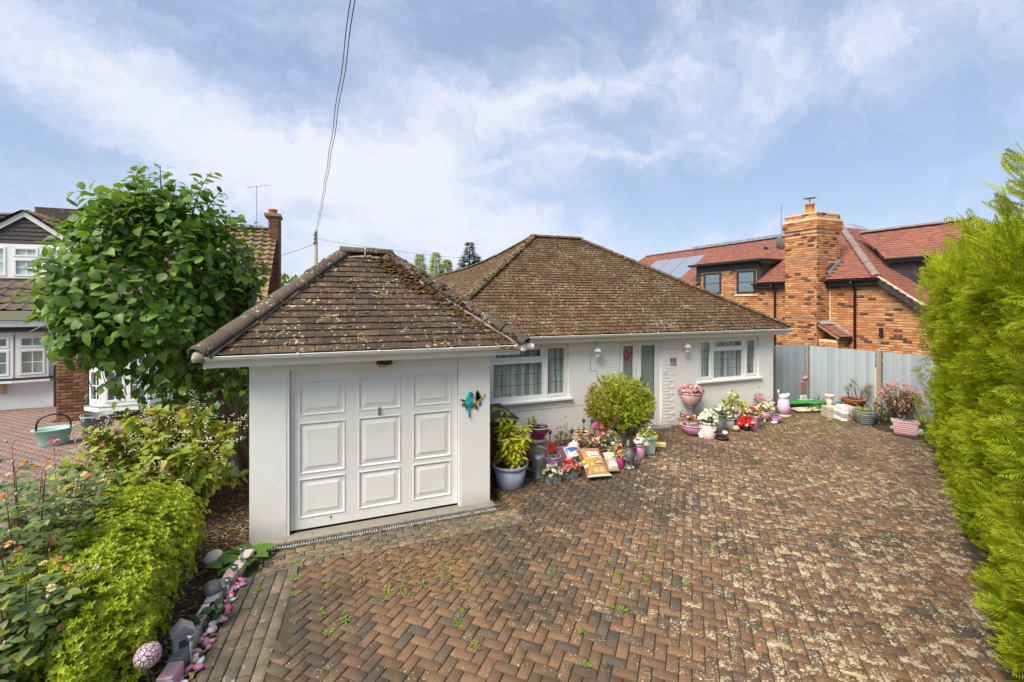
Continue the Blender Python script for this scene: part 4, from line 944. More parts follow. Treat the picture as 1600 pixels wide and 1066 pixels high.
# side wall carcass, catslide front
MB().prism([(XW+.012,6.1,-.05),(XW+.012,24.5,-.05),(XW+.012,24.5,3.6),(XW+.012,15.85,3.6),(XW+.012,15.85,4.32),(XW+.012,12.6,4.32),(XW+.012,12.6,3.55),(XW+.012,8.55,3.55),(XW+.012,6.1,1.72)],(.25,0,0)).box(XW+.3,20.5,6.3,6.5,-.05,1.8).build('wall',M['mortar2'],nb)
def rws(z):
    top=8.55-(3.52-z)/PT if z>1.72 else 6.1
    y0=max(6.1,top) if z<3.5 else 99
    o=[]
    if z<3.52: o+=spans(y0,9.98,[],z)+spans(11.15,24.4,WIN,z)
    elif z<4.30: o+=spans(12.64,15.8,WIN,z)
    return o
# u must run so that the outward side is -X: u = -Y
brickwork(nb,(XW,0,0),(0,-1,0),(-1,0,0),.9,4.3,lambda z:[(-b,-a) for a,b in rws(z)],M['brick'],240,ok=lambda s,p:(s[0]>1296 and s[0]<1445 and s[1]<555) or (s[0]<1226 and s[1]<500 and s[0]>1120))
# chimney breast and stack
ch=MB().box(14.71,XW+.3,10.04,11.13,-.05,5.1).build('chimney',M['mortar2'],nb)
MB().box(14.66,XW+.62,9.99,11.18,5.24,5.62).box(14.70,XW+.58,10.03,11.14,5.1,5.24).box(14.71,XW+.56,10.04,11.13,5.62,5.80).box(XW+.301,XW+.56,10.04,11.13,3.5,5.1).build('chimney_head',M['mortar2'],ch)
def stack(z0,z1,x0,x1,ya,yb,ph=0,lim=200):
    brickwork(ch,(x0,0,0),(0,-1,0),(-1,0,0),z0,z1,lambda z:[(-yb,-ya)],M['brick'],lim,phase=ph,ok=lambda s,p:s[1]<560)
    brickwork(ch,(0,ya,0),(1,0,0),(0,-1,0),z0,z1,lambda z:[(x0-.008,x1)],M['brick'],lim,phase=ph+.05,ok=lambda s,p:s[1]<560)
stack(.9,5.1,14.70,XW+.56,10.03,11.14,lim=150); stack(5.11,5.23,14.68,XW+.58,10.01,11.16,.1,30); stack(5.25,5.6,14.645,XW+.635,9.975,11.195,0,60); stack(5.63,5.78,14.70,XW+.57,10.03,11.14,.03,40)
q=MB(); q.box(14.685,XW+.57,10.015,11.155,4.26,4.285).box(14.685,XW+.0,10.015,11.155,2.325,2.345); q.build('lead_band',M['lead'],ch)
q=MB()
for i in range(7):
    x=XW+.56-i*.085; z=roofz(x)+.02; q.box(x-.085,x,10.0,10.022,z-.06,z+.10)
q.box(XW+.56,XW+.7,9.95,10.02,4.20,4.225); q.build('stepped_flashing',M['lead'],ch)
MB().lathe([(.15,0),(.145,.05),(.13,.06),(.125,.30),(.15,.31),(.15,.35)],18,15.05,10.5,5.80).build('chimney_pot',plain('orange_clay',(.50,.15,.035),.7),ch,True)
MB().tube([(15.05,10.5,6.15),(15.05,10.5,6.36)],.02,6).lathe([(.20,.0),(.16,.035),(.03,.06)],14,15.05,10.5,6.35).build('cowl',M['lead'],ch)
# tiled hood beside the chimney
hd=MB().add([(14.70,9.985,2.14),(15.28,9.985,2.14),(15.28,9.34,1.74),(14.70,9.34,1.74),(14.70,9.985,2.06),(15.28,9.985,2.06),(15.28,9.34,1.66),(14.70,9.34,1.66)],[(0,3,2,1),(4,5,6,7),(0,4,7,3),(3,7,6,2),(1,2,6,5),(0,1,5,4)]).build('porch_hood',M['timber'],nb)
slope_tiles(hd,'tile',(14.72,9.31,1.75),(1,0,0),(0,.65,.40),.54,.74,lambda v:(0,.54),.165,.12,M['rtile'],30,th=.014)
q=MB().box(14.70,15.28,9.29,9.335,1.63,1.73); q.build('fascia',M['black'],hd)
q=MB(); q.obox((14.99,9.93,2.18),(.29,0,0),(0,.09,.05),(0,-.005,.01))
for i in range(6): q.obox((15.275,9.9-i*.1,2.10-i*.062+.05),(.012,0,0),(0,.045,-.03),(0,.03,.045))
q.build('flashing',M['lead'],hd)
MB().box(14.74,15.28,9.42,9.98,-.05,1.64).build('pier',M['mortar2'],hd); brickwork(hd,(0,9.42,0),(1,0,0),(0,-1,0),.9,1.6,lambda z:[(14.74,15.28)],M['brick'],20); brickwork(hd,(14.74,0,0),(0,-1,0),(-1,0,0),.9,1.6,lambda z:[(-9.98,-9.42)],M['brick'],30)
# roof planes
HC=Vector((EX,8.47,EZ)); HT=Vector((RX,11.14,roofz(RX)))
BK=Vector((RX,22.4,roofz(RX))); BE=Vector((EX,25.0,EZ)); FE=Vector((EX,5.6,EZ-2.87*PT)); F2=Vector((22,5.6,EZ-2.87*PT)); T2=Vector((22,11.14,roofz(RX)))
rf2=MB().add([HC+lo,HT+lo,BK+lo,BE+lo,FE+lo,F2+lo,T2+lo,Vector((20.4,25,EZ)),Vector((20.4,11,EZ))],[(4,5,6,1,0),(2,7,3),(1,8,7,2)]).build('roof',M['felt'],nb)
q=MB()
for pl in ([(EX,8.47),(RX,11.14),(RX,12.62),(EX,12.62)],[(EX,15.80),(RX,15.80),(RX,22.4),(EX,25.0)],[(16.3,12.62),(RX,12.62),(RX,15.80),(16.3,15.80)]): q.add([(x,y,roofz(x)-.03) for x,y in pl],[(0,1,2,3)])
q.build('roof_deck',M['felt'],rf2)
sdir=Vector((1,0,PT)); SL=sdir.length*(RX-EX); sdir.normalize()
def side_ext(v):
    x=v/SL; return (0+ (2.6*x), 16.53-2.67*x)
# seen from outside (-X side): along -Y, starting at the far end
slope_tiles(rf2,'tile',(EX,25.0,EZ),(0,-1,0),sdir,16.53,SL,side_ext,.165,.1,M['rtile'],150,th=.013,rest='side_tiles',skip=lambda p:(12.62<p.y<15.75 and p.z<4.42) or (9.98<p.y<11.2 and p.x<XW+.6))
fdir=Vector((0,1,PT)).normalized(); SF=(11.14-5.6)*math.sqrt(1+PT*PT)
def fr_ext(v):
    y=5.6+v*fdir.y; return (max(0,(y-8.47)),6)
slope_tiles(rf2,'tile',(EX,5.6,EZ-2.87*PT),(1,0,0),fdir,6,SF,fr_ext,.165,.1,M['rtile'],150,th=.013,rest='front_tiles')
hip_run(rf2,'hip_tile',HC+Vector((.06,.06,.03)),HT,.13,.33,M['rhip']); hip_run(rf2,'ridge_tile',BK,HT,.11,.45,M['rhip'])
MB().box(RX-.16,RX-.06,11.4,18.5,roofz(RX)+.0,roofz(RX)+.12).build('ridge_rail',M['lead'],rf2)
# rear slate crown
MB().add([(18.6,11.2,5.5),(20.5,11.2,5.5),(20.5,12.6,5.5),(18.6,12.6,5.5),(19.4,11.8,6.0)],[(0,1,4),(1,2,4),(2,3,4),(3,0,4)]).build('flat_roof_light',M['lead'],rf2)
# verge and barge of the catslide
va=Vector((EX+.0,8.45,EZ-.0)); vb=Vector((EX+.0,5.7,EZ-2.75*PT))
q=MB(); d=(vb-va); q.prism([va+Vector((.0,0,-.02)),vb+Vector((0,0,-.02)),vb+Vector((0,0,-.25)),va+Vector((0,.0,-.22))],(.03,0,0)); q.prism([va+Vector((.03,0,-.20)),vb+Vector((.03,0,-.20)),vb+Vector((.03,0,-.22)),va+Vector((.03,0,-.22))],(.2,0,0)); q.build('barge_board',M['anth'],nb)
q=MB().prism([va+Vector((-.012,0,.05)),vb+Vector((-.012,0,.05)),vb+Vector((-.012,0,-.018)),va+Vector((-.012,0,-.018))],(.04,0,0)); q.build('verge_mortar',plain('pale_verge',(.55,.45,.30),.9),nb)
def black_eave(ya,yb):
    q=MB().box(EX+.03,EX+.05,ya,yb,EZ-.21,EZ-.02).box(EX+.05,XW+.01,ya,yb,EZ-.22,EZ-.20)
    r=.058; q.sweep([(math.cos(t)*r,math.sin(t)*r) for t in [math.pi+math.pi*i/8 for i in range(9)]],(EX-.03,ya,EZ-.03),(EX-.03,yb,EZ-.03),(1,0,0),(0,0,1)); q.tube([(EX-.088,ya,EZ-.03),(EX-.088,yb,EZ-.03)],.007,6)
    for y in (ya,yb): q.prism([(EX-.03+math.cos(t)*r,y-.004,EZ-.03+math.sin(t)*r) for t in [math.pi+math.pi*i/8 for i in range(9)]],(0,.008,0))
    q.build('gutter',M['black'],nb)
black_eave(8.48,10.02); black_eave(11.16,12.78); black_eave(15.9,24.8)
def downpipe(parent,y,zb,m='black'):
    MB().tube([(EX-.03,y,EZ-.08),(EX-.03,y,EZ-.17),(XW-.055,y,EZ-.33),(XW-.055,y,zb)],.036,8).box(XW-.03,XW-.0,y-.05,y+.05,2.75,2.79).build('downpipe',M[m],parent,True)
downpipe(nb,9.20,0); downpipe(nb,11.95,0)
# flat roofed dormer with two windows
dm=MB().box(XW+.02,16.35,12.56,12.62,3.55,4.33).box(XW+.02,16.35,15.80,15.86,3.55,4.33).build('dormer',M['anth'],nb)
MB().box(EX-.06,16.6,12.36,16.05,4.40,4.50).box(EX-.10,EX-.06,12.34,16.07,4.415,4.47).build('dormer_roof',M['black'],dm)
MB().box(XW-.025,XW+.02,12.60,15.84,4.14,4.40).box(XW-.02,XW+.02,12.56,12.74,3.60,4.14).box(XW-.02,XW+.02,15.60,15.86,3.60,4.14).build('dormer_fascia',M['anth'],dm)
for (ya,yb,za,zb) in WIN:
    q=MB(); xx=XW-.03
    q.box(xx,xx+.04,ya,ya+.09,za,zb).box(xx,xx+.04,yb-.09,yb,za,zb).box(xx,xx+.04,ya+.09,yb-.09,za,za+.09).box(xx,xx+.04,ya+.09,yb-.09,zb-.09,zb).box(xx+.002,xx+.03,ya+.09,yb-.09,(za+zb)/2-.015,(za+zb)/2+.015)
    w=q.build('window',M['anth'],nb); MB().box(xx+.016,xx+.020,ya+.09,yb-.09,za+.09,zb-.09).build('pane',M['dglass'],w)
    MB().box(xx+.030,xx+.034,ya+.05,yb-.05,za+.05,zb-.05).build('reflection_backing',plain('window_reflection_tone',(.30,.36,.35),.8),w)  # added panel behind the pane; grey-green window reflection put into its colour
    MB().box(XW-.05,XW+.06,ya-.12,yb+.08,za-.085,za-.003).build('sill',M['stonesill'],w)
# solar panels
for i in range(3):
    y0_=20.75-i*1.22; q=MB(); A=Vector((15.62,y0_-1.17,roofz(15.62))); B_=Vector((17.12,y0_,roofz(17.12))); nn=Vector((-PT,0,1)).normalized()*.05
    q.add([A+nn,Vector((A.x,B_.y,A.z))+nn,B_+nn,Vector((B_.x,A.y,B_.z))+nn,A,Vector((A.x,B_.y,A.z)),B_,Vector((B_.x,A.y,B_.z))],[(0,1,2,3),(0,4,5,1),(1,5,6,2),(2,6,7,3),(3,7,4,0)])
    q.build('solar_panel',M['solar'],rf2)
# gabled dormer on the catslide
GR0=Vector((17.2,10.2,5.24)); GR1=Vector((17.2,7.32,5.22)); ez=4.22; ex=16.36
gd=MB().add([(ex,8.9,ez),(ex,7.32,ez),tuple(GR1),tuple(GR0),(18.04,7.32,ez),(18.04,8.9,ez)],[(0,3,2,1),(2,3,5,4)]).build('gabled_dormer',M['felt'],nb)
sd2=Vector((GR1.x-ex,0,GR1.z-ez)); S2=sd2.length; sd2.normalize()
slope_tiles(gd,'tile',(ex,10.2,ez),(0,-1,0),sd2,2.88,S2,lambda v:(max(0,1.25*(1-v/S2)),2.88),.165,.1,M['rtile'],120,th=.013,rest='dormer_tiles')
hip_run(gd,'ridge_tile',GR0,GR1,.11,.42,M['rhip'])
q=MB(); 
for sx,ox in ((ex-.02,0),(18.06,0)):
    a=Vector((17.2,7.30,5.27)); b_=Vector((sx,7.30,ez-.02)); q.prism([a,b_,b_+Vector((0,0,-.17)),a+Vector((0,0,-.20))],(0,.03,0))
q.build('barge_board',M['rhip'],gd); MB().add([(16.5,7.42,4.2),(17.9,7.42,4.2),(17.2,7.42,5.12)],[(0,1,2)]).build('gable_panel',M['anth'],gd)
MB().box(ex-.04,ex+.02,7.36,8.95,ez-.13,ez-.0).tube([(ex-.05,7.36,ez-.03),(ex-.05,8.95,ez-.03)],.04,8).build('gutter',M['black'],gd)
MB().box(16.5,16.54,6.9,9.0,2.7,ez-.1).box(16.54,17.9,7.45,7.5,2.6,4.2).build('cheek',M['anth'],gd)
# wall light and aerial
wlt=thing('wall_light','dark up and down wall light on the brick wall above the grey fence','lamp',(XW-.01,8.46,1.98)); MB().lathe([(.035,-.10),(.05,-.09),(.05,.09),(.035,.10)],12,-.07,0).box(-.05,0,-.02,.02,-.02,.02).build('body',M['black'],wlt,wd=False); MB().lathe([(.055,-.14),(.075,-.12),(.055,-.105)],12,-.07,0).build('shade',M['black'],wlt,wd=False)
ae=thing('satellite_dish','grey satellite dish on a tall thin mast behind the brick chimney','satellite dish',(16.95,13.0,5.0))
MB().tube([(0,0,-.05),(0,0,1.75)],.018,6).build('mast',M['steel'],ae,wd=False)
q=MB(); prof=[(.02,.0),(.12,.012),(.21,.04),(.27,.075)]; q.lathe(prof,16,caps=False); o=q.build('dish',M['p_dark_grey'],ae,True,wd=False); o.matrix_basis=Matrix.Translation((-.12,.05,.22))@Matrix.Rotation(rad(-22),4,'Z')@Matrix.Rotation(rad(84),4,'Y')
MB().tube([(-.1,.05,.05),(-.55,.25,.02)],.012,6).box(-.62,-.52,.2,.3,-.03,.07).build('feed_arm',M['black'],ae,wd=False)

# ------------------------------------------------------------------ house on the left
lh=thing('tiled_house','white and brown brick neighbouring house with bay windows behind the leafy tree','house',(-6,17,0))
MB().prism([(-13,16.25,-.05),(-6.65,16.25,-.05),(-6.65,16.25,2.35),(-13,16.25,2.35)],(0,.3,0)).build('wall',M['whitepaint'],lh)
bw=MB().box(-5.985,-5.42,14.012,14.5,-.05,2.3).box(-5.42,-2.6,14.012,14.4,-.05,.24).box(-5.42,-2.6,14.10,14.4,1.78,2.3).box(-5.985,-5.9,14.5,16.2,-.05,2.3).box(-2.95,-2.6,14.10,14.4,.2,1.8).build('brick_bay_wall',M['mortar3'],lh)
brickwork(bw,(0,14.0,0),(1,0,0),(0,-1,0),.0,2.28,lambda z:[(-5.985,-5.42)] if z>.24 else [(-5.985,-2.6)],M['brick2'],200)
brickwork(bw,(-5.985,0,0),(0,-1,0),(-1,0,0),.0,2.28,lambda z:[(-16.2,-14.012)],M['brick2'],0,rest='return_brickwork')
def bay_unit(parent,a,b,z0,z1,lights):
    """window unit between plan points a and b"""
    a=Vector((*a,0));b=Vector((*b,0)); L=(b-a).length; ang=math.atan2(b.y-a.y,b.x-a.x)
    t=bpy.data.objects.new('tmp',None)
    w=window(None,0,L,z0,z1,0,[(l0*L,l1*L,z0+(z1-z0)*c,z0+(z1-z0)*d,o) for l0,l1,c,d,o in lights],'upvc',lead=False,bars=lambda l:(2,1) if l[3]-l[2]<.45 else (2,2),net=False,inset=0,depth=.06)
    w.parent=parent; w.matrix_parent_inverse=BASE[parent.name].inverted() if parent.name in BASE else Matrix.Identity(4)
    w.matrix_basis=Matrix.Translation((a.x,a.y,0))@Matrix.Rotation(ang,4,'Z'); bpy.data.objects.remove(t); return w
LT=[(.12,.88,.70,.93,1),(.12,.88,.07,.63,1)]
bay_unit(lh,(-5.40,14.05),(-5.02,13.72),.36,1.70,LT); bay_unit(lh,(-5.02,13.72),(-4.1,13.72),.36,1.70,[(.06,.46,.70,.93,1),(.06,.46,.07,.63,1),(.54,.94,.70,.93,1),(.54,.94,.07,.63,1)]); bay_unit(lh,(-4.1,13.72),(-3.72,14.05),.36,1.70,LT)
MB().prism([(-5.50,14.02,.24),(-5.05,13.62,.24),(-4.07,13.62,.24),(-3.62,14.02,.24)],(0,0,.09)).build('bay_sill',M['upvc'],lh); MB().prism([(-5.50,14.02,.331),(-5.05,13.62,.331),(-4.07,13.62,.331),(-3.62,14.02,.331)],(0,0,.027)).build('bay_lead',M['lead'],lh)
MB().prism([(-5.50,14.05,1.71),(-5.05,13.62,1.71),(-4.07,13.62,1.71),(-3.62,14.05,1.71)],(0,0,.10)).build('bay_roof',M['upvc'],lh)
MB().box(-5.3,-3.8,14.36,14.38,.3,1.75).build('curtain',M['net'],lh)
MB().add([(-6.1,13.7,2.28),(-1.9,13.7,2.28),(-1.9,16.1,2.95),(-6.1,16.1,2.95),(-6.1,13.7,2.22),(-1.9,13.7,2.22),(-1.9,16.1,2.5),(-6.1,16.1,2.5)],[(0,1,2,3),(0,4,5,1),(1,5,6,2),(3,2,6,7),(0,3,7,4),(4,7,6,5)]).build('lean_to_roof',M['felt'],lh)
# white bow on the far left
bay_unit(lh,(-7.10,16.22),(-7.72,16.08),.80,2.0,[]) if 0 else None
bay_unit(lh,(-7.68,16.02),(-7.06,16.14),.84,2.0,LT); bay_unit(lh,(-8.40,15.99),(-7.72,16.01),.84,2.0,LT); bay_unit(lh,(-9.1,16.06),(-8.44,16.0),.84,2.0,LT)
MB().prism([(-9.2,16.25,.72),(-9.2,15.95,.72),(-7.7,15.92,.72),(-7.0,16.06,.72),(-7.0,16.25,.72)],(0,0,.06)).build('bow_sill',M['upvc'],lh); MB().prism([(-9.2,16.25,.785),(-9.2,15.97,.785),(-7.7,15.94,.785),(-7.0,16.08,.785),(-7.0,16.25,.785)],(0,0,.04)).build('bow_lead',M['anth'],lh)
MB().prism([(-9.2,16.25,2.0),(-9.2,15.95,2.0),(-7.7,15.92,2.0),(-6.95,16.06,2.0),(-6.95,16.25,2.0)],(0,0,.05)).build('bow_head',M['upvc'],lh)
MB().box(-13,-6.9,15.98,16.24,2.08,2.15).box(-13,-6.9,15.86,15.95,2.055,2.10).build('bow_gutter',M['anth'],lh)
MB().box(-13,-6.65,15.86,16.24,2.20,2.36).build('fascia',M['whitepaint'],lh)
MB().box(-6.95,-6.88,16.12,16.20,.0,2.06).build('downpipe',M['anth'],lh)
MB().box(-6.78,-6.66,16.16,16.26,.0,2.2).build('corner_trim',M['whitepaint'],lh)
MB().prism([(-8.05,16.2,.70),(-8.05,16.0,.70),(-8.05,16.18,.42),(-8.05,16.2,.42)],(.09,0,0)).build('corbel',M['stonesill'],lh)
# roof of large profiled tiles
ptile=MB(); vs=[];fs=[]; prof=[(-.5,0),(-.38,.0),(-.28,.55),(-.14,.95),(0,.55),(.1,.0),(.5,-.05)]
for y,dz in((0,.9),(1.25,.0)):
    for x,z in prof: vs.append((x,y,z+dz))
for x,z in prof: vs.append((x,0,z+.25))
n=len(prof)
for i in range(n-1): fs+=[(i,i+1,i+1+n,i+n),(i+2*n,i+1+2*n,i+1,i)]
ptile.add(vs,fs)
SR=.79; rd=Vector((0,1,SR)); SRL=3.7*rd.length; rd.normalize()
MB().add([(-13.5,15.6,2.62),(-1.98,15.6,2.62),(-1.98,19.3,5.55),(-13.5,19.3,5.55),(-1.98,23,2.62),(-13.5,23,2.62)],[(0,1,2,3),(3,2,4,5),(0,5,4,1)]).build('roof',M['felt'],lh)
mats=[];w2=[]
r=0
while r*.30<SRL-.1:
    k=0
    while k*.30<11.5:
        x=-13.5+k*.30+.15; p=Vector((x,15.6,2.62))+rd*(r*.30); k+=1
        if -8.9<p.x<-6.78 and p.z>3.35 and p.z<5.1: continue
        nn=Vector((0,-SR,1)).normalized(); tl=-.08; q=rd*math.cos(tl)+nn*math.sin(tl)
        mats.append(frame(p+nn*.015,(1,0,0),q,nn,(.30,.30,.045)))
    r+=1
pieces(lh,'tile',ptile,[m for m in mats if m.translation.x<-4],None,M['pantile'],80,'roof_tiles')
pieces(lh,'tile',ptile,[m for m in mats if m.translation.x>=-4],None,M['pantile2'],60,'gable_end_tiles')
hip_run(lh,'ridge_tile',(-13.5,19.3,5.58),(-1.98,19.3,5.58),.12,.45,M['pantile'])
# lower skirt of tiles above the bow
mats=[]
for r in range(3):
    for k in range(22): 
        p=Vector((-13.2+k*.30,15.72,2.36))+rd*(r*.30); nn=Vector((0,-SR,1)).normalized(); mats.append(frame(p+nn*.0,(1,0,0),rd,nn,(.30,.30,.045)))
# dormer with boarded gable
dz0=3.45
dl_=MB().box(-8.86,-6.82,16.72,16.80,dz0,4.45).box(-8.86,-8.80,16.8,18.2,dz0,4.6).box(-6.88,-6.82,16.8,18.2,dz0,4.6).build('dormer',M['whitepaint'],lh)
for k in range(7):
    z=4.46+k*.115; h=(5.28-z-.06)/.82
    if h>.05: MB().prism([(-7.81-h-.05,16.71,z),(-7.81+h+.05,16.71,z),(-7.81+h-.06,16.73,z+.11),(-7.81-h+.06,16.73,z+.11)],(0,.02,0)).build('weatherboard',M['darkboard'],dl_)
MB().prism([(-7.81,16.66,5.36),(-9.05,16.66,4.42),(-9.05,16.66,4.28),(-7.81,16.66,5.21)],(0,.04,0)).prism([(-7.81,16.66,5.36),(-7.81,16.66,5.21),(-6.57,16.66,4.28),(-6.57,16.66,4.42)],(0,.04,0)).build('barge_board',M['whitepaint'],dl_)
MB().add([(-7.81,16.6,5.39),(-6.5,16.6,4.40),(-6.5,18.1,4.40),(-7.81,19.1,5.39),(-9.12,16.6,4.40),(-9.12,18.1,4.40)],[(0,3,2,1),(0,4,5,3)]).build('dormer_roof',M['felt'],dl_)
mats=[]
for sx in (1,-1):
    dd=Vector((-sx*1.31,0,.99)).normalized(); nn=Vector((sx*.99,0,1.31)).normalized()
    for r in range(5):
        for k in range(6):
            p=Vector((-7.81+sx*1.33,16.75+k*.30,4.39))+dd*(r*.31); uu_=Vector((0,sx*1.0,0)); mats.append(frame(p+nn*.01,uu_,dd,nn,(.30,.31,.045)))
pieces(dl_,'tile',ptile,mats,None,M['pantile2'],30,'dormer_tiles')
bay_unit(lh,(-8.80,16.67),(-8.12,16.67),3.50,4.42,[(.10,.9,.08,.92,1)]); bay_unit(lh,(-8.12,16.67),(-7.42,16.67),3.50,4.42,[(.14,.86,.66,.92,1),(.14,.86,.08,.58,1)]); bay_unit(lh,(-7.42,16.67),(-6.84,16.67),3.50,4.42,[(.10,.9,.08,.92,1)])
# gable wall, slit window, chimneys
MB().prism([(-2.08,15.7,-.05),(-2.08,22.9,-.05),(-2.08,22.9,2.6),(-2.08,19.3,5.5),(-2.08,15.7,2.6)],(-.3,0,0)).build('gable_wall',M['mortar3'],lh)
brickwork(lh,(-2.07,0,0),(0,1,0),(1,0,0),2.0,5.45,lambda z:[(15.72 if z<2.6 else 15.72+(z-2.6)/SR,19.05)],M['brick2'],60,rest='gable_brickwork')
MB().box(-2.06,-2.02,16.9,17.2,2.2,4.2).build('slit_window',M['anth'],lh)
c2=MB().box(-2.06,-1.72,18.75,19.55,-.05,6.0).box(-2.2,-1.66,18.68,19.62,6.0,6.10).build('chimney',M['mortar3'],lh)
brickwork(c2,(0,18.75,0),(1,0,0),(0,-1,0),2.2,6.0,lambda z:[(-2.06,-1.72)],M['brick2'],60,rest='stack_brickwork',proud=.014); brickwork(c2,(-1.72,0,0),(0,1,0),(1,0,0),2.2,6.0,lambda z:[(18.75,19.55)],M['brick2'],0,rest='flank_brickwork',proud=.014)
MB().lathe([(.17,0),(.16,.04),(.14,.14),(.16,.16),(.16,.20)],14,-1.95,19.1,6.1).build('chimney_pot',M['p_brick_red'],c2,True)
MB().add([(-3.3,16.9,4.15),(-2.5,16.9,4.1),(-2.5,17.9,4.35),(-3.3,17.9,4.4)],[(0,1,2,3)]).box(-3.25,-2.55,16.95,17.0,3.65,4.1).build('roof_box',M['lead'],lh)
MB().tube([(-2.0,15.45,2.2),(-1.5,15.45,2.2)],.01,4) if 0 else None
MB().lathe([(.14,0),(.12,.3),(.14,.32)],12,-7.3,19.2,5.6).build('chimney_pot',M['p_brick_red'],lh)
MB().box(-8.6,-6.6,18.9,19.3,5.5,5.85).build('ridge_stack',M['pantile'],lh)
sl=thing('cylinder_wall_light','steel cylinder wall light on the brown brick pier next door','lamp',(-5.60,13.97,1.63)); MB().lathe([(.045,-.13),(.05,-.125),(.05,.125),(.045,.13)],14,0,-.06).box(-.02,.02,-.03,.03,-.03,.03).build('body',M['steel'],sl,wd=False)
tv=thing('tv_aerial','thin television aerial on a mast above the chimney of the tiled house','aerial',(-2.55,19.6,5.5))
q=MB().tube([(0,0,0),(0,0,1.75)],.009,5).tube([(-.30,0,1.66),(.45,.1,1.84)],.006,5)
for k in range(8): q.tube([(-.26+.09*k,-.15,1.67+.022*k),(-.26+.09*k,.15,1.67+.022*k)],.004,4)
q.build('antenna',M['wire'],tv,wd=False)

# ------------------------------------------------------------------ fences
def fence(name,label,a,b,z1,posts,side):
    a=Vector((*a,0));b=Vector((*b,0));d=(b-a).normalized();L=(b-a).length;n=Vector((d.y,-d.x,0))*side
    t=thing(name,label,'fence',a); sl=MB(); sl.v=[(-.5,-.5,0),(.5,-.2,0),(.5,.2,0),(-.5,.5,0),(-.5,-.5,1),(.5,-.2,1),(.5,.2,1),(-.5,.5,1)]; sl.f=[(0,1,2,3),(7,6,5,4),(0,4,5,1),(1,5,6,2),(2,6,7,3),(3,7,4,0)]; sl.m=[0]*6
    ms=[]; x=.06
    while x<L-.03:
        if all(abs(x-p)>.07 for p in posts): ms.append(frame(a+d*x+n*.01+Vector((0,0,U(.04,.06))),d,n,(0,0,1),(.105,.022,z1-.08+U(-.004,.004))))
        x+=.095
    pieces(t,'slat',sl,ms,None,M['fence'],120)
    for z in (.35,z1-.25): MB().obox(a+d*(L/2)-n*.03+Vector((0,0,z)),d*(L/2),n*.02,(0,0,.04)).build('rail',M['fence'],t)
    for p in posts:
        q=MB(); c=a+d*p; q.obox(c+Vector((0,0,z1/2-.0)),d*.05,n*.05,(0,0,z1/2+.0)); q.v+=[tuple(c+d*sx*.05+n*sy*.05+Vector((0,0,z1))) for sx,sy in((-1,-1),(1,-1),(1,1),(-1,1))]+[tuple(c+Vector((0,0,z1+.05)))]
        o=len(q.v)-5; q.f+=[(o,o+1,o+4),(o+1,o+2,o+4),(o+2,o+3,o+4),(o+3,o,o+4)]; q.m+=[0]*4
        q.build('post',M['concrete'],t)
    return t
fence('boundary_fence','long grey board fence with concrete posts below the orange brick house',(12.76,9.0),(13.45,-3.0),1.63,[0.02,1.82,3.64,5.46,7.28,9.1],1)
fence('side_fence','short grey board panel between the bungalow and the long fence',(11.52,9.02),(12.72,9.0),1.655,[],1)
gp=thing('gate_post','brown timber gate post between bungalow wall and grey fence','post',(11.40,9.0,0)); MB().cbox(-.075,.0,-.05,.05,-.02,1.66,.006).build('post',M['timber'],gp,wd=False); MB().cbox(.002,.075,-.035,.05,-.02,1.63,.006).build('gate_stile',M['timber'],gp,wd=False)
# ------------------------------------------------------------------ pole and wires
up_=thing('utility_pole','weathered wooden telephone pole behind the garage roof','pole',(-.75,29.4,0)); MB().tube([(0,0,-.1),(0,0,7.1)],[.15,.115],12).build('pole',M['pole'],up_,True,wd=False)
q=MB().box(-.05,.05,-.17,-.11,6.35,7.0).tube([(-.13,-.1,6.3),(.13,-.1,6.3)],.02,6)
for z in (6.4,6.62,6.85): q.ball((.05,-.16,z),.045,8,6).ball((-.07,-.14,z-.05),.045,8,6)
q.build('terminal_block',M['p_dark_grey'],up_,wd=False)
def wire(name,label,a,b,sag,r=.012,tw=.0,group=None):
    a=Vector(a);b=Vector(b);pts=[]
    for i in range(90):
        t=i/89; p=a.lerp(b,t)-Vector((0,0,4*sag*t*(1-t)))
        if tw: p+=Vector((tw*math.sin(i*.9),0,tw*math.cos(i*.9)))
        pts.append(p)
    o=MB().tube(pts,r,6).build(name,M['wire'],None,True); return tag(o,label,'cable',group)
def cs(r,t,z): return (RT.x*r+FW.x*t,RT.y*r+FW.y*t,z)
top=(-.75,29.3,6.95)
wire('overhead_cable','left hand twisted overhead cable running from the pole over the drive',top,cs(3.4,-6,8.5),.85,.008,.012)
wire('overhead_cable','right hand twisted overhead cable running from the pole over the drive',(-.70,29.3,6.9),cs(3.46,-6,8.46),.83,.008,.012)
wire('service_wire','thin service wire from the pole to the post beside the tiled house',(-.8,29.3,6.3),(-2.2,21.8,4.75),.05,.012)
wire('service_wire','thin service wire from the pole towards the garage ridge',(-.7,29.3,6.6),(9.0,24.5,5.2),.15,.010)
wp=thing('wire_post','slim dark post carrying the wire beside the tiled house','post',(-2.2,21.8,0)); MB().tube([(0,0,0),(0,0,4.72)],.06,8).box(-.16,.16,-.04,.04,4.70,4.78).build('post',M['black'],wp,wd=False)
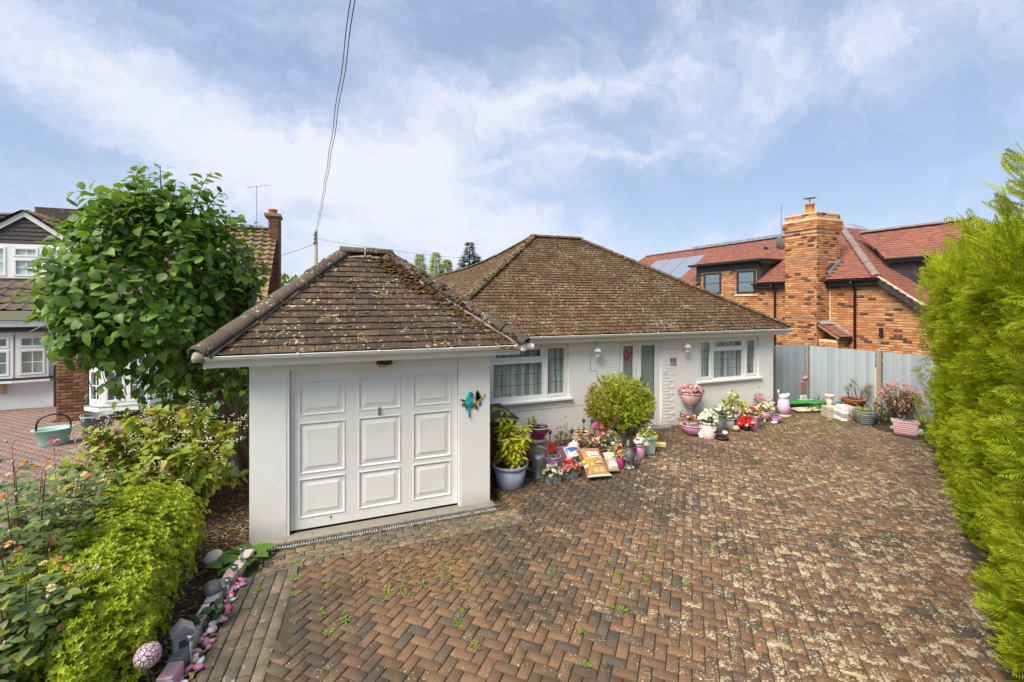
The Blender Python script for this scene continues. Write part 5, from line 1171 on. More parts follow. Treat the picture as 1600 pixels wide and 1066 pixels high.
# ------------------------------------------------------------------ vegetation
def leaf_parts(parent,name,proto,ms,mat,limit,rest,smooth=True,ok=None):
    pr=proto if isinstance(proto,list) else [proto]
    return pieces(parent,name,pr,ms,[RG.randrange(len(pr)) for _ in ms],mat,limit,rest,smooth=smooth,ok=ok)
def baked(parent,name,proto,ms,mat,smooth=True,wd=True):
    if not ms: return None
    return stuff(link(name,bake_mesh(name,[proto],ms,[0]*len(ms),mat,smooth),parent,wd))
def limb(b,p0,p1,r0,r1,n=7,bend=.12):
    p0=Vector(p0);p1=Vector(p1);L=(p1-p0).length; o=rdir()*L*bend; pts=[]
    for i in range(n+1):
        t=i/n; pts.append(p0.lerp(p1,t)+o*math.sin(math.pi*t)+Vector((0,0,L*.10*math.sin(math.pi*t))))
    b.tube(pts,[r0+(r1-r0)*i/n for i in range(n+1)],7); return pts
# -- broad-leaved tree beside the garage
tree=thing('leafy_tree','tall dense green tree with large rounded leaves left of the garage','tree',(-1.27,8.5,0))
tb=MB(); fork=Vector((-1.75,8.55,1.55))
tb.tube([(-1.22,8.5,-.05),(-1.28,8.5,.25),(-1.42,8.5,.8),(-1.6,8.53,1.2),tuple(fork)],[.12,.095,.085,.08,.075],10)
tb.tube([(-1.25,8.42,.2),(-1.38,8.38,1.0),(-1.40,8.3,1.7),(-1.55,8.3,2.4)],[.06,.05,.045,.03],8)
CC=Vector((-2.42,8.62,3.02)); CR=Vector((1.50,1.5,1.80))
shoots=[]
def crown_pt(u,v,k=1.): 
    d=Vector((math.cos(v)*math.cos(u),math.cos(v)*math.sin(u),math.sin(v))); return CC+Vector((d.x*CR.x,d.y*CR.y,d.z*CR.z))*k,d
mains=[]
for i in range(13):
    u=U(0,6.28);v=U(-.5,1.2); p,d=crown_pt(u,v,.62); mains.append(p); limb(tb,fork+Vector((0,0,U(-.1,.4))),p,.045,.016,7)
for i in range(250):
    z=U(-.86,1); u=U(0,6.28); v=math.asin(z); k=U(.66,1.03)*(1+.10*math.sin(3*u+1)+.08*math.sin(5*v+2*u))
    if v>.9: k*=U(.9,1.12)
    p,d=crown_pt(u,v,k)
    if p.x>-.95 and p.z<3.4 and p.y<9.2: continue
    m=min(mains,key=lambda q:(q-p).length); pts=limb(tb,m,p,.012,.004,5,.1); shoots.append((pts,d))
for (px,py) in ((215,268),(250,258),(330,268),(345,300),(375,345),(175,300),(120,330),(300,300),(275,285),(70,455),(50,490),(85,520),(290,600),(330,590),(250,590),(360,580)):
    t=7.0+U(-.4,.6); a=(px-800)/FPX; p=Vector((RT.x*a*t+FW.x*t,RT.y*a*t+FW.y*t,2.85-(py-472)/FPX*t)); d=(p-CC).normalized(); m=CC+(p-CC)*.6; shoots.append((limb(tb,m,p,.012,.004,6,.05),Vector((d.x,d.y,max(d.z,.2)))))
tb.build('trunk',M['bark'],tree,True)
ms=[]
for pts,d in shoots:
    n=14
    for i in range(n):
        t=.28+.75*i/n; k=min(len(pts)-1.001,t*(len(pts)-1)) if t<1 else len(pts)-1.001
        p=pts[int(k)].lerp(pts[int(k)+1],k-int(k)); ax=(pts[-1]-pts[0]).normalized()
        a=2.4*i+U(-.4,.4); s1=ax.orthogonal().normalized(); s2=ax.cross(s1)
        side=(s1*math.cos(a)+s2*math.sin(a)); out=(d*.55+side*.75+Vector((0,0,U(-.55,.05)))).normalized()
        if d.z<.35: out.z-=.25
        up_v=(Vector((0,0,1))*.9+d*.55+rdir()*.35).normalized()
        s=U(.10,.205)*(1 if t<.85 else .75)
        ms.append(orient(p+out*.04,out,up_v,s,U(-.35,.35)))
for i in range(2600):
    z=U(-.99,1); u=U(0,6.28); p,d=crown_pt(u,math.asin(z),U(.45,.93)); out=(d*.5+rdir()*.7+Vector((0,0,-.35))).normalized()
    if p.x>-.75 and p.z<3.4 and p.y<9.2: continue
    ms.append(orient(p,out,(Vector((0,0,1))+d*.6+rdir()*.4),U(.12,.19),U(-.4,.4)))
for i in range(330):
    p=Vector((U(-2.5,-1.0),U(7.85,8.9),U(1.30,2.3))); ms.append(orient(p,(rdir()+Vector((0,-.5,-.5))),Vector((0,0,1))+rdir()*.5,U(.10,.18),U(-.4,.4)))
ms=[m for m in ms if not (m.translation.dot(RT)<-5.7 and m.translation.z<2.0)]
leaf_parts(tree,'leaf',[leaf_mb(1,.78,.16,.28),leaf_mb(.95,.70,.42,.45),leaf_mb(1.05,.74,-.12,.15),leaf_mb(.8,.72,.25,.6)],ms,M['treeleaf'],300,'crown')
# -- dogwood-like shrub with white berries
sh=thing('berry_shrub','spreading shrub with yellow green leaves and white berry clusters below the tall tree','shrub',(-2.05,7.55,0))
b=MB(); ms=[]; bm_=[]; SCn=Vector((-2.15,7.45,.62)); SR_=Vector((1.12,1.0,.92))
for i in range(90):
    z=U(-.35,1); u=U(0,6.28); r=math.sqrt(1-z*z*.99); d=Vector((r*math.cos(u),r*math.sin(u),z)); p=SCn+Vector((d.x*SR_.x,d.y*SR_.y,d.z*SR_.z))*U(.75,1.03)
    pts=limb(b,(SCn.x+U(-.25,.25),SCn.y+U(-.25,.25),0),p,.012,.003,6,.12)
    for k in range(44):
        t=.3+.7*k/44; q=t*(len(pts)-1.01); pp=pts[int(q)].lerp(pts[int(q)+1],q-int(q)); s=rdir(); o=(d*.5+s*.8+Vector((0,0,-.15))).normalized()
        ms.append(orient(pp,o,Vector((0,0,1))+d*.4+rdir()*.3,U(.095,.165),U(-.3,.3)))
    if d.z>-.1:
        for c in range(5):
            cp=p+rdir()*.2+Vector((0,0,.05)); 
            for _ in range(5): bm_.append(Matrix.Translation(cp+Vector((U(-.045,.045),U(-.045,.045),U(-.02,.02))))@Matrix.Scale(U(.005,.0085),4))
b.build('stem',M['redstem'],sh,True)
leaf_parts(sh,'leaf',leaf_mb(1,.6,.2,.25),ms,M['cornus'],200,'foliage'); baked(sh,'berries',MB().ball((0,0,0),1,6,4),bm_,plain('white_berry',(.66,.68,.46),.5))
# -- clipped golden shrub
def rosette():
    b=MB()
    for k in range(9):
        a=k*2.4; e=.25+.09*k; c,s=math.cos(a),math.sin(a); L=.9-.05*k; w=.17
        f=Vector((c*math.cos(e),s*math.cos(e),math.sin(e))); x=Vector((-s,c,0)); n=x.cross(f)
        b.add([(0,0,0),tuple(f*L*.55+x*w+n*.05),tuple(f*L),tuple(f*L*.55-x*w+n*.05)],[(0,1,2),(0,2,3)])
    return b
gb=thing('golden_shrub','low clipped golden green shrub beside the coloured edging blocks','shrub',(-1.85,5.4,0))
ms=[]; core=MB()
lobes=[(-1.80,5.85,.44,.48,.52,.46),(-1.74,5.3,.48,.48,.6,.50),(-1.72,4.75,.46,.46,.56,.50),(-2.0,5.6,.42,.45,.65,.46),(-1.58,4.3,.42,.36,.48,.45),(-2.0,4.7,.44,.42,.5,.5)]
for (cx,cy,cz,rx,ry,rz) in lobes: core.ball((cx,cy,cz),.80,14,10,(rx,ry,rz))
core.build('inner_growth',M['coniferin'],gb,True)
for (cx,cy,cz,rx,ry,rz) in lobes:
    n=int(2300*(rx*ry+rz*rx+ry*rz)/.75)
    for i in range(n):
        d=rdir(); 
        if d.z<-.75: continue
        k=U(.82,1.05)*(1+.07*math.sin(9*d.x+3+cx*5)+.07*math.sin(8*d.y+cy*4)+.05*math.sin(11*d.z)); p=Vector((cx+d.x*rx*k,cy+d.y*ry*k,max(.02,cz+d.z*rz*k)))
        if any(((p.x-l[0])/l[3])**2+((p.y-l[1])/l[4])**2+((p.z-l[2])/l[5])**2<.55 for l in lobes): continue
        nz=(d+Vector((0,0,.55))+rdir()*.45).normalized(); s=U(.035,.058); ms.append(orient(p,nz.orthogonal(),nz,s,0) if 0 else frame(p,nz.orthogonal().normalized(),nz.cross(nz.orthogonal().normalized()),nz,(s,s,s)))
baked(gb,'foliage',rosette(),ms,M['goldleaf'],False)
# -- roses in the near left corner
def rose_bush(label,cx,cy,n,h,sp,seed):
    R_=random.Random(seed); t=thing('rose_bush',label,'rose bush',(cx,cy,0)); b=MB(); lv=[]; fl={'peach':[], 'cream':[], 'salmon':[]}; buds=[]
    for i in range(n):
        a=R_.uniform(0,6.28); r=sp*math.sqrt(R_.random()); hh=h*R_.uniform(.5,1.05)*(1-.3*(r/sp)**2); top=Vector((cx+r*math.cos(a),cy+r*math.sin(a),hh)); base=Vector((cx+.25*r*math.cos(a),cy+.25*r*math.sin(a),0))
        mid=base.lerp(top,.55)+Vector((0,0,.12)); pts=[]
        for k in range(9):
            s=k/8; pts.append(base*(1-s)**2+mid*2*s*(1-s)+top*s*s)
        b.tube(pts,[.009-.006*k/8 for k in range(9)],5)
        for k in range(13):
            s=.22+.76*k/13; q=s*7.99; p=pts[int(q)].lerp(pts[int(q)+1],q-int(q)); an=2.4*k+R_.uniform(-.5,.5); d=Vector((math.cos(an),math.sin(an),R_.uniform(-.1,.5))).normalized(); L=R_.uniform(.10,.15); e=p+d*L
            b.tube([p,e],.0018,4)
            for f,si in ((.35,1),(.35,-1),(.7,1),(.7,-1),(1.0,0)):
                c=p+d*L*f; o=(d*(.6 if si else 1)+d.cross(Vector((0,0,1))).normalized()*si*.9+Vector((0,0,R_.uniform(-.3,.1)))).normalized()
                lv.append(orient(c,o,Vector((0,0,1))+rdir()*.4,R_.uniform(.055,.092),R_.uniform(-.3,.3)))
        m=R_.randint(0,3)
        for k in range(m):
            e=top+Vector((R_.uniform(-.09,.09),R_.uniform(-.09,.09),R_.uniform(.02,.09))); b.tube([top,e],.002,4)
            if R_.random()<.42:
                c=R_.choice(['peach','peach','peach','cream','cream','cream','cream','salmon'])
                for q in range(4): 
                    nz=(Vector((R_.uniform(-.5,.5),R_.uniform(-.5,.5),1))).normalized(); s=(.028,.023,.017,.011)[q]; x=nz.orthogonal().normalized(); fl[c].append(frame(e+nz*.006*q,x,nz.cross(x),nz,(s,s,s*(1+q*.7))))
            else: buds.append(Matrix.Translation(e)@Matrix.Scale(R_.uniform(.008,.013),4))
    b.build('stem',M['redstem'],t,True); leaf_parts(t,'leaf',leaf_mb(1,.68,.15,.15),lv,M['roseleaf'],150,'foliage')
    for c,l in fl.items(): baked(t,'blossom',flower_mb(6,.5),l,M['fl_'+c])
    baked(t,'rosehip',MB().ball((0,0,0),1,6,5,(1,1,1.3)),buds,M['p_stone'])
    return t
rose_bush('tall straggly rose with faded peach flowers in the near left corner',-2.32,5.0,56,1.60,.74,3)
rose_bush('lower dark leaved rose in front of the golden shrub at the picture edge',-1.98,4.2,44,1.22,.50,5)
rose_bush('leggy rose stem with one pink bloom rising in front of the teal bucket',-2.62,6.1,9,1.45,.32,9)
pf=thing('pink_rose','single pink rose bloom standing above the berry shrub','flower',(-3.12,7.2,0)); MB().tube([(0,0,0),(.04,0,.6),(.02,0,1.12)],[.006,.004,.003],5).build('stem',M['redstem'],pf,True,wd=False)
baked(pf,'petals',flower_mb(6,.5),[frame(Vector((.02,0,1.12+.008*q)),(1,0,0),(0,1,0),(0,0,1),(s,s,s*(1+q*.5))) for q,s in enumerate((.075,.06,.042,.025))],M['fl_pink'],wd=False)
baked(pf,'leaves',leaf_mb(1,.65,.15,.15),[orient(Vector((.03,0,.3+.1*k)),rdir()+Vector((0,0,.1)),(0,0,1),.08) for k in range(8)],M['roseleaf'],wd=False)
# -- tall conifer hedge on the right
def frond():
    b=MB(); L=1.0
    def dia(p,d,l,w,z=0):
        p=Vector(p); d=Vector(d).normalized(); s=Vector((d.y,-d.x,0))*w; q=p+d*l*.55; e=p+d*l; q.z-=.03*l; e.z-=.16*l+z
        b.add([tuple(p),tuple(q+s),tuple(e),tuple(q-s)],[(0,1,2,3)])
    for i in range(8):
        y=.06+.112*i; l=(.42-.30*abs(i/7-.30))*(1 if i<7 else .7)
        for sx in (-1,1):
            d=Vector((sx*.80,.78,0)).normalized(); p=(0,y,-.10*y*y); dia(p,d,l,.016)
            for f,si in ((.25,1),(.36,-1),(.50,1),(.64,-1)):
                q=Vector(p)+d*l*f; q.z-=.08*l*f; d2=(d+Vector((d.y,-d.x,0))*si*.75).normalized(); dia(q,d2,l*.40*(1.15-f*.5),.016)
    dia((0,.85,-.08),(0,1,0),.2,.03)
    return b
def frond_light():
    b=MB()
    for i in range(8):
        y=.06+.112*i; l=(.42-.30*abs(i/7-.30))*(1 if i<7 else .7)
        for sx in (-1,1):
            p=Vector((0,y,-.10*y*y)); d=Vector((sx*.80,.78,0)).normalized(); s=Vector((d.y,-d.x,0))*.030; q=p+d*l*.55; e=p+d*l; q.z-=.03*l; e.z-=.16*l
            b.add([tuple(p),tuple(q+s),tuple(e),tuple(q-s)],[(0,1,2,3)])
    return b.add([(0,.85,-.08),(.03,.95,-.09),(0,1.05,-.11),(-.03,.95,-.09)],[(0,1,2,3)])
hg=thing('conifer_hedge','tall golden green conifer hedge along the right side of the drive','hedge',(7,3.3,0))
Hd=Vector((.874,.485,0)); Hn=Vector((-.485,.874,0)); H0=Vector((4.57,1.84,0))+Hd*-2.9; HL=10.4
def htop(s): return 3.42+.12*math.sin(1.7*s+.6)+.10*math.sin(3.9*s)+(.22*math.exp(-((s-1.7)/.55)**2))-.10*max(0,(s-7)/3)
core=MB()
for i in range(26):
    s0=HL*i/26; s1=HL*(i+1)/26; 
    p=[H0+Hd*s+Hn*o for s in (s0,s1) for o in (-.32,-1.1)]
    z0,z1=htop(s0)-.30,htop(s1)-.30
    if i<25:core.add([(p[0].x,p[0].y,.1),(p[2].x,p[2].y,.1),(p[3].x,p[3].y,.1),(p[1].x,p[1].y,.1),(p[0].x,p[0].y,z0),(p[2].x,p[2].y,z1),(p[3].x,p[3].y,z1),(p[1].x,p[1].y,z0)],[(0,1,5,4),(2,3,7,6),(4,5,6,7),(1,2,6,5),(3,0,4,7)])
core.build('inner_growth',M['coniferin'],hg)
tr=MB()
for s in (1.2,2.6,4.0,5.4,6.8,8.2,9.6): c=H0+Hd*s-Hn*.7; tr.tube([(c.x,c.y,-.05),(c.x,c.y,2.9)],[.07,.03],7)
tr.build('trunk',M['bark'],hg,True)
ms=[]
def hput(p,n,k=1.):
    out=(n*U(.15,.75)-Hd*U(-.45,1.0)+Vector((0,0,U(-.25,.65)))).normalized()
    upv=(Vector((0,0,1))*U(.2,1)+n*U(.25,1.1)+rdir()*.45).normalized(); ms.append(orient(p,out,upv,U(.12,.235)*k,U(-.5,.5)))
for i in range(12500):
    s=HL*RG.random()**1.0; z=.05+(htop(s)-.08)*RG.random(); bul=.04*math.sin(2.3*s+1.1*z)+.05*math.sin(4.6*s-3.4*z+1)+.04*math.sin(8.5*z+1.7*s)+.03*math.sin(9*s+5*z); hput(H0+Hd*s+Hn*(-.30+bul+U(-.12,.04))+Vector((0,0,z)),Hn)
for i in range(2600):
    s=HL*RG.random(); o=-1.15*RG.random(); p=H0+Hd*s+Hn*o+Vector((0,0,htop(s)-.12+U(-.12,.12))); out=(Vector((0,0,1))*U(.2,1)-Hd*U(-.5,.9)+Hn*U(-.2,.8)).normalized(); ms.append(orient(p,out,(Hn+rdir()*.5),U(.13,.25),U(-.5,.5)))
for i in range(900):
    o=-1.2*RG.random(); z=3.3*RG.random(); hput(H0+Hd*(HL+U(-.22,.03))+Hn*o+Vector((0,0,z)),(Hd+Hn*.4))
for i in range(700):
    s=1.65+U(-.55,.55); z=3.3+.38*RG.random(); p=H0+Hd*s+Hn*U(-.7,-.2)+Vector((0,0,z*(1-.12*abs(s-1.65)))); hput(p,Hn*.6+Vector((0,0,.6)),.8)
stuff(link('foliage',bake_mesh('foliage',[frond(),frond_light()],ms,[0 if (m.translation-EYE).length<4.6 else 1 for m in ms],M['conifer'],False),hg))
b=MB(); fm=[]
for i in range(16):
    s=2.1+U(-.35,.75); p=H0+Hd*s+Hn*-.3+Vector((0,0,U(3.1,3.5))); d=(-Hd*.9+Hn*.3+Vector((0,0,U(.0,.5)))).normalized(); e=p+d*U(.3,.5); b.tube([p,p.lerp(e,.5)+Vector((0,0,.02)),e],[.004,.003,.001],4)
    for k in range(6): q=p.lerp(e,.3+.11*k); fm.append(orient(q,d+rdir()*.6,rdir(),U(.05,.10)))
b.build('bare_twigs',M['twig'],hg,True); baked(hg,'wispy_shoots',frond(),fm,M['darkfir'],False)
# -- distant trees
def far_conifer(loc,h,r,label,mat='darkfir',seed=1):
    R_=random.Random(seed); t=thing('fir_tree',label,'tree',loc,0,None); MB().tube([(0,0,0),(0,0,h*.95)],[r*.09,.02],7).build('trunk',M['bark'],t,wd=False); ms=[]
    for i in range(1100):
        z=h*(.25+.75*R_.random()**.8); k=(1-z/h)**.8*r*R_.uniform(.5,1.05)+.08; a=R_.uniform(0,6.28); d=Vector((math.cos(a),math.sin(a),R_.uniform(-.1,.45)))
        ms.append(orient(Vector((math.cos(a)*k*.4,math.sin(a)*k*.4,z)),d,Vector((0,0,1)),max(.35,k*.8)*R_.uniform(.7,1.2),R_.uniform(-.4,.4)))
    baked(t,'crown',frond_light(),ms,M[mat],False,wd=False)
def far_broad(loc,h,r,label,seed=1,mat='farleaf'):
    R_=random.Random(seed); t=thing('broadleaf_tree',label,'tree',loc); MB().tube([(0,0,0),(0,0,h*.6)],[.15,.06],7).build('trunk',M['bark'],t,wd=False); ms=[]
    for i in range(1300):
        z=R_.uniform(-1,1); a=R_.uniform(0,6.28); q=math.sqrt(1-z*z); k=R_.uniform(.55,1.05)*(1+.15*math.sin(3*a)+.12*math.sin(5*z+a)); d=Vector((q*math.cos(a),q*math.sin(a),z)); ms.append(orient(Vector((d.x*r*k,d.y*r*k,h*.62+d.z*h*.38*k)),d+rdir()*.8,Vector((0,0,1))+rdir()*.5,R_.uniform(.22,.42),0))
    baked(t,'crown',leaf_mb(1,.7,.1,.2),ms,M[mat],True,wd=False)
far_conifer((10.0,33.6,0),7.4,2.6,'dark fir tree rising behind the bungalow roof',seed=2)
far_conifer((11.3,36,0),6.6,1.7,'smaller dark fir just right of the tall fir behind the bungalow roof',seed=8)
far_conifer((7.6,34.5,0),6.6,2.3,'bright green conifer between the garage roof and the dark fir','conifer',3)
far_conifer((6.5,35.2,0),6.5,2.2,'bright green conifer closest to the garage roof','conifer',4)
far_conifer((8.7,35.5,0),6.2,2.2,'short bright green conifer beside the dark fir','conifer',6)
far_broad((-2.9,38.9,0),4.7,2.0,'pale green round tree left of the utility pole',1)
far_broad((-.9,40.5,0),4.8,2.3,'dull green tree at the foot of the utility pole',2,'treeleaf')
far_broad((5.0,36.5,0),5.2,2.2,'green bushy tree half hidden behind the garage ridge',5)
bk=thing('dark_shrub','dark green shrub filling the gap behind the tree trunk beside the garage','shrub',(-1.75,10.4,0)); ms=[]; b=MB()
for i in range(60):
    p=Vector((U(-.75,.75),U(-.9,.9),U(.4,2.3))); limb(b,(p.x*.3,p.y*.3,0),p,.012,.004,5)
    for k in range(22): ms.append(orient(p+rdir()*U(.02,.28),rdir(),Vector((0,0,1))+rdir()*.5,U(.08,.13)))
b.build('stem',M['twig'],bk,True,wd=False); baked(bk,'foliage',leaf_mb(1,.6,.15,.2),ms,M['treeleaf'],True,wd=False)
# -- ground plants
def hosta(loc,label):
    t=thing('hosta',label,'plant',loc); 
    for k in range(9):
        a=k*2.4+U(-.3,.3); d=Vector((math.cos(a),math.sin(a),U(.5,1.1))).normalized(); s=U(.13,.19)
        o=link('leaf',leaf_mb(1,.8,.2,.6).mesh('leaf',M['hosta'],True),t,False); o.matrix_basis=orient(d*.06,d,Vector((0,0,1)),s,U(-.3,.3))
hosta((-.80,5.78,0),'green broad leaved hosta at the foot of the garage corner'); hosta((-1.0,5.62,0),'green broad leaved hosta over the cream edging block')
ivt=thing('ivy_clump','dark ivy clump trailing over the edging blocks','plant',(-.98,4.72,.06)); baked(ivt,'foliage',leaf_mb(1,.9,.1,.2),[orient(Vector((U(-.10,.12),U(-.12,.12),U(0,.10))),rdir()+Vector((0,0,-.1)),Vector((0,0,1))+rdir()*.4,U(.05,.08)) for _ in range(45)],M['ivy'],wd=False)
# weeds in the joints and dry litter
def weed_at(lst,x,y,r,n,s0,s1,flat=.55):
    for _ in range(n):
        a=U(0,6.28); q=r*math.sqrt(RG.random()); d=Vector((math.cos(a),math.sin(a),U(.2,1.2)*flat)); lst.append(orient(Vector((x+q*math.cos(a),y+q*math.sin(a),.003)),d,Vector((0,0,1)),U(s0,s1)))
W1_=[];D_=[]
for px,py in ((725,948),(719,965),(746,1013),(914,1040),(907,984),(956,952),(973,952),(955,883),(1000,882),(1012,908),(975,917),(966,900),(1077,915),(1030,857),(1018,848),(1018,861),(1165,890),(1168,875),(720,975),(540,968),(535,964),(460,930),(405,920),(462,903),(510,990),(500,958),(610,920),(625,917),(600,930),(640,925),(515,912),(466,880),(655,915),(1115,860),(690,885),(860,890)):
    p=ground_at(px,py)+Vector((U(-.03,.03),U(-.03,.03),0)); weed_at(W1_,p.x,p.y,.022,RG.randint(6,13),.025,.06)
for _ in range(30):
    p=ground_at(U(600,760),U(860,930)); weed_at(W1_,p.x,p.y,.02,6,.02,.04)
stuff(link('weeds',bake_mesh('weeds',[leaf_mb(1,.35,.1,.3)],W1_,[0]*len(W1_),M['weed']),None))
for i in range(900):
    x=U(-.7,2.6);y=RG.choice([5.86,6.0,5.5])+RG.gauss(0,.10); 
    if y>6.10: continue
    D_.append(orient(Vector((x,y,.008)),Vector((U(-1,1),U(-1,1),U(-.05,.25))),Vector((0,0,1)),U(.02,.06)))
for i in range(700):
    c=ground_at(RG.gauss(640,60),RG.gauss(885,28)); D_.append(orient(Vector((c.x,c.y,.008)),Vector((U(-1,1),U(-1,1),U(-.05,.4))),Vector((0,0,1)),U(.02,.05)))
for i in range(1500):
    x=U(-1.45,-.80); y=U(3.0,8.4); x=min(x,-.95 if y<5.9 else -.88); D_.append(orient(Vector((x,y,.012+U(0,.012))),Vector((U(-1,1),U(-1,1),U(-.1,.3))),Vector((0,0,1)),U(.03,.075)))
for i in range(260):
    D_.append(orient(Vector((U(7.05,8.3),HY-.02-abs(RG.gauss(0,.14)),.008)),Vector((U(-1,1),U(-1,1),U(-.05,.3))),Vector((0,0,1)),U(.02,.05)))
stuff(link('leaf_litter',bake_mesh('leaf_litter',[leaf_mb(1,.35,.2,.2)],D_,[0]*len(D_),M['dry']),None))
# ------------------------------------------------------------------ pots and garden ornaments
LEAF=leaf_mb(1,.6,.18,.25); LONG=leaf_mb(1,.34,.2,.35); BL=flower_mb(5,.2); DBL=flower_mb(6,.45)
def at(px,py,w,h=0):
    t=FPX*EYE.z/(py-HORIZON); g=ground_at(px,py); r=w/2*t/FPX; return g+FW*r*.75, r, h*t/FPX
def vessel(t,r,h,mat,style='round',rim=None,soil=True):
    rim=M['p_'+(rim or mat)]; m=M['p_'+mat]
    if style=='round':
        MB().lathe([(r*.68,0),(r*.70,.006),(r*.93,h*.88),(r*.86,h*.88),(r*.80,h*.6)],28,caps=False).lathe([(r*.68,0),(r*.0,.001)],28,caps=False).build('pot',m,t,True,wd=False)
        MB().lathe([(r*.93,h*.86),(r*1.0,h*.87),(r*1.01,h*.99),(r*.97,h),(r*.90,h*.99),(r*.88,h*.86)],28,caps=False).build('rim',rim,t,True,wd=False)
    elif style=='bowl':
        MB().lathe([(r*.38,0),(r*.42,.0),(r*.62,h*.16),(r*.86,h*.52),(r*.96,h*.9),(r*.90,h*.9),(r*.78,h*.5)],30,caps=False).lathe([(r*.38,0),(.0,.001)],30,caps=False).build('pot',m,t,True,wd=False)
        MB().lathe([(r*.95,h*.88),(r*1.03,h*.91),(r*1.03,h*.98),(r*.97,h),(r*.90,h*.97)],30,caps=False).build('rim',rim,t,True,wd=False)
    elif style=='ribbed':
        pr=[(r*.62,0)]; 
        for i in range(5):
            z=h*(.04+.155*i); k=r*(.66+.07*i); pr+=[(k,z),(k*1.06,z+h*.03),(k*1.07,z+h*.11),(k*1.0,z+h*.145)]
        pr+=[(r*.98,h*.86),(r*.9,h*.86)]
        MB().lathe(pr,32,caps=False).lathe([(r*.62,0),(.0,.001)],32,caps=False).build('pot',m,t,True,wd=False)
        MB().lathe([(r*.97,h*.85),(r*1.03,h*.88),(r*1.04,h*.98),(r*.98,h),(r*.9,h*.97)],32,caps=False).build('rim',rim,t,True,wd=False)
    elif style in('trough','square'):
        asp=.5 if style=='trough' else 1.
        MB().sqlathe([(r*.80,0),(r*.93,h*.88),(r*.86,h*.88),(r*.82,h*.6)],asp=asp).build('pot',m,t,wd=False)
        q=MB().sqlathe([(r*.95,h*.86),(r*1.0,h*.88),(r*1.01,h*.985),(r*.99,h)],asp=asp)
        q=MB(); a,b=r*1.01,r*1.01*asp; w=r*.10
        q.cbox(-a,a,-b,-b+w,h*.87,h,.004).cbox(-a,a,b-w,b,h*.87,h,.004).cbox(-a,-a+w,-b+w,b-w,h*.87,h,.004).cbox(a-w,a,-b+w,b-w,h*.87,h,.004); q.build('rim',rim,t,wd=False)
        if soil: MB().box(-r*.86,r*.86,-r*.86*asp,r*.86*asp,h*.74,h*.84).build('compost',M['potsoil'],t,wd=False); soil=False
    if soil: MB().lathe([(r*.87,h*.82),(r*.5,h*.86),(0.001,h*.87)],20,caps=False).build('compost',M['potsoil'],t,True,wd=False)
def bedding(t,z,rx,ry,hh,n,leaf='green',s=.05,fl=(),proto=None,wild=.0,stems=True,name='foliage'):
    """mound of leaves with flowers over it"""
    ms=[]; b=MB(); tops=[]
    for i in range(n):
        a=U(0,6.28); q=math.sqrt(RG.random()); x=rx*q*math.cos(a)*1.08; y=ry*q*math.sin(a)*1.08; zz=z+hh*(1-.75*q*q)*U(.25,1+wild*U(-.5,1))
        d=Vector((x/rx*.6,y/ry*.6,U(-.25,.9)))+rdir()*.5; ms.append(orient(Vector((x,y,zz)),d,Vector((0,0,1))+rdir()*.4,s*U(.7,1.25),U(-.4,.4)))
        if stems and i%6==0: b.tube([(x*.35,y*.35,z-.02),(x*.8,y*.8,z+(zz-z)*.6),(x,y,zz)],.0025,3)
    if stems and b.f: b.build('stem',M['twig'],t,wd=False)
    baked(t,name,proto or LEAF,ms,M[leaf],True,wd=False)
    for c,k,fs in fl:
        ms=[]
        for i in range(k):
            a=U(0,6.28); q=math.sqrt(RG.random()); x=rx*q*math.cos(a)*1.12; y=ry*q*math.sin(a)*1.12; zz=z+hh*(1.06-.7*q*q)*U(.8,1.08)
            nz=(Vector((x/rx*.7,y/ry*.7,.7))+rdir()*.55-FW*.35).normalized(); X=nz.orthogonal().normalized(); f=fs*U(.8,1.2)
            ms.append(frame(Vector((x,y,zz)),X,nz.cross(X),nz,(f,f,f)))
            if fs>.022: ms.append(frame(Vector((x,y,zz))+nz*.004,nz.cross(X),X*-1,nz,(f*.6,f*.6,f*1.1)))
        baked(t,'blossom',BL,ms,M['fl_'+c],False,wd=False)
def pot(px,py,w,h,mat,style,label,plant=None,name='potted_plant',cat='plant pot',rim=None,rz=None,dz=0,grp=None,extra=None):
    loc,r,hh=at(px,py,w,h); loc=Vector((loc.x,loc.y,dz)); t=thing(name,label,cat,loc,rz or 0,grp); vessel(t,r,hh,mat,style,rim)
    if plant:
        asp=.5 if style=='trough' else 1.
        k=dict(plant); k.setdefault('rx',r*.95); k.setdefault('ry',r*.95*asp); k.setdefault('z',hh*.86); bedding(t,**k)
    if extra: extra(t,r,hh)
    return t
# --- left cluster, in front of the left-hand window
def aucuba(t,r,h):
    b=MB(); ms=[]
    for i in range(34):
        a=U(0,6.28); q=math.sqrt(RG.random()); p=Vector((r*1.05*q*math.cos(a),r*1.05*q*math.sin(a),h+U(.12,.82)*(1-.35*q)))
        if i<3: p=Vector((-.14+.09*i,.18,h+.80-.03*i))
        pts=limb(b,(p.x*.2,p.y*.2,h*.8),p,.008,.004,5,.08)
        for lay in range(4):
            c=pts[-1].lerp(pts[2],lay*.30)
            for k in range(6):
                an=k*1.047+lay*.5; d=Vector((math.cos(an),math.sin(an),U(-.25,.5)-.10*lay)); ms.append(orient(c+d*.01,d,Vector((0,0,1))+rdir()*.25,U(.10,.155),U(-.3,.3)))
    b.build('stem',M['p_green'] if 0 else M['twig'],t,True,wd=False); pieces(t,'leaf',leaf_mb(1,.40,.2,.3),ms,None,M['aucuba'],150,'foliage',wd=False,smooth=True,local=Matrix.Translation(t.location))
pot(797,767,58,36,'grey','round','yellow spotted leafy plant in a large plain grey tub against the garage corner',None,extra=aucuba)
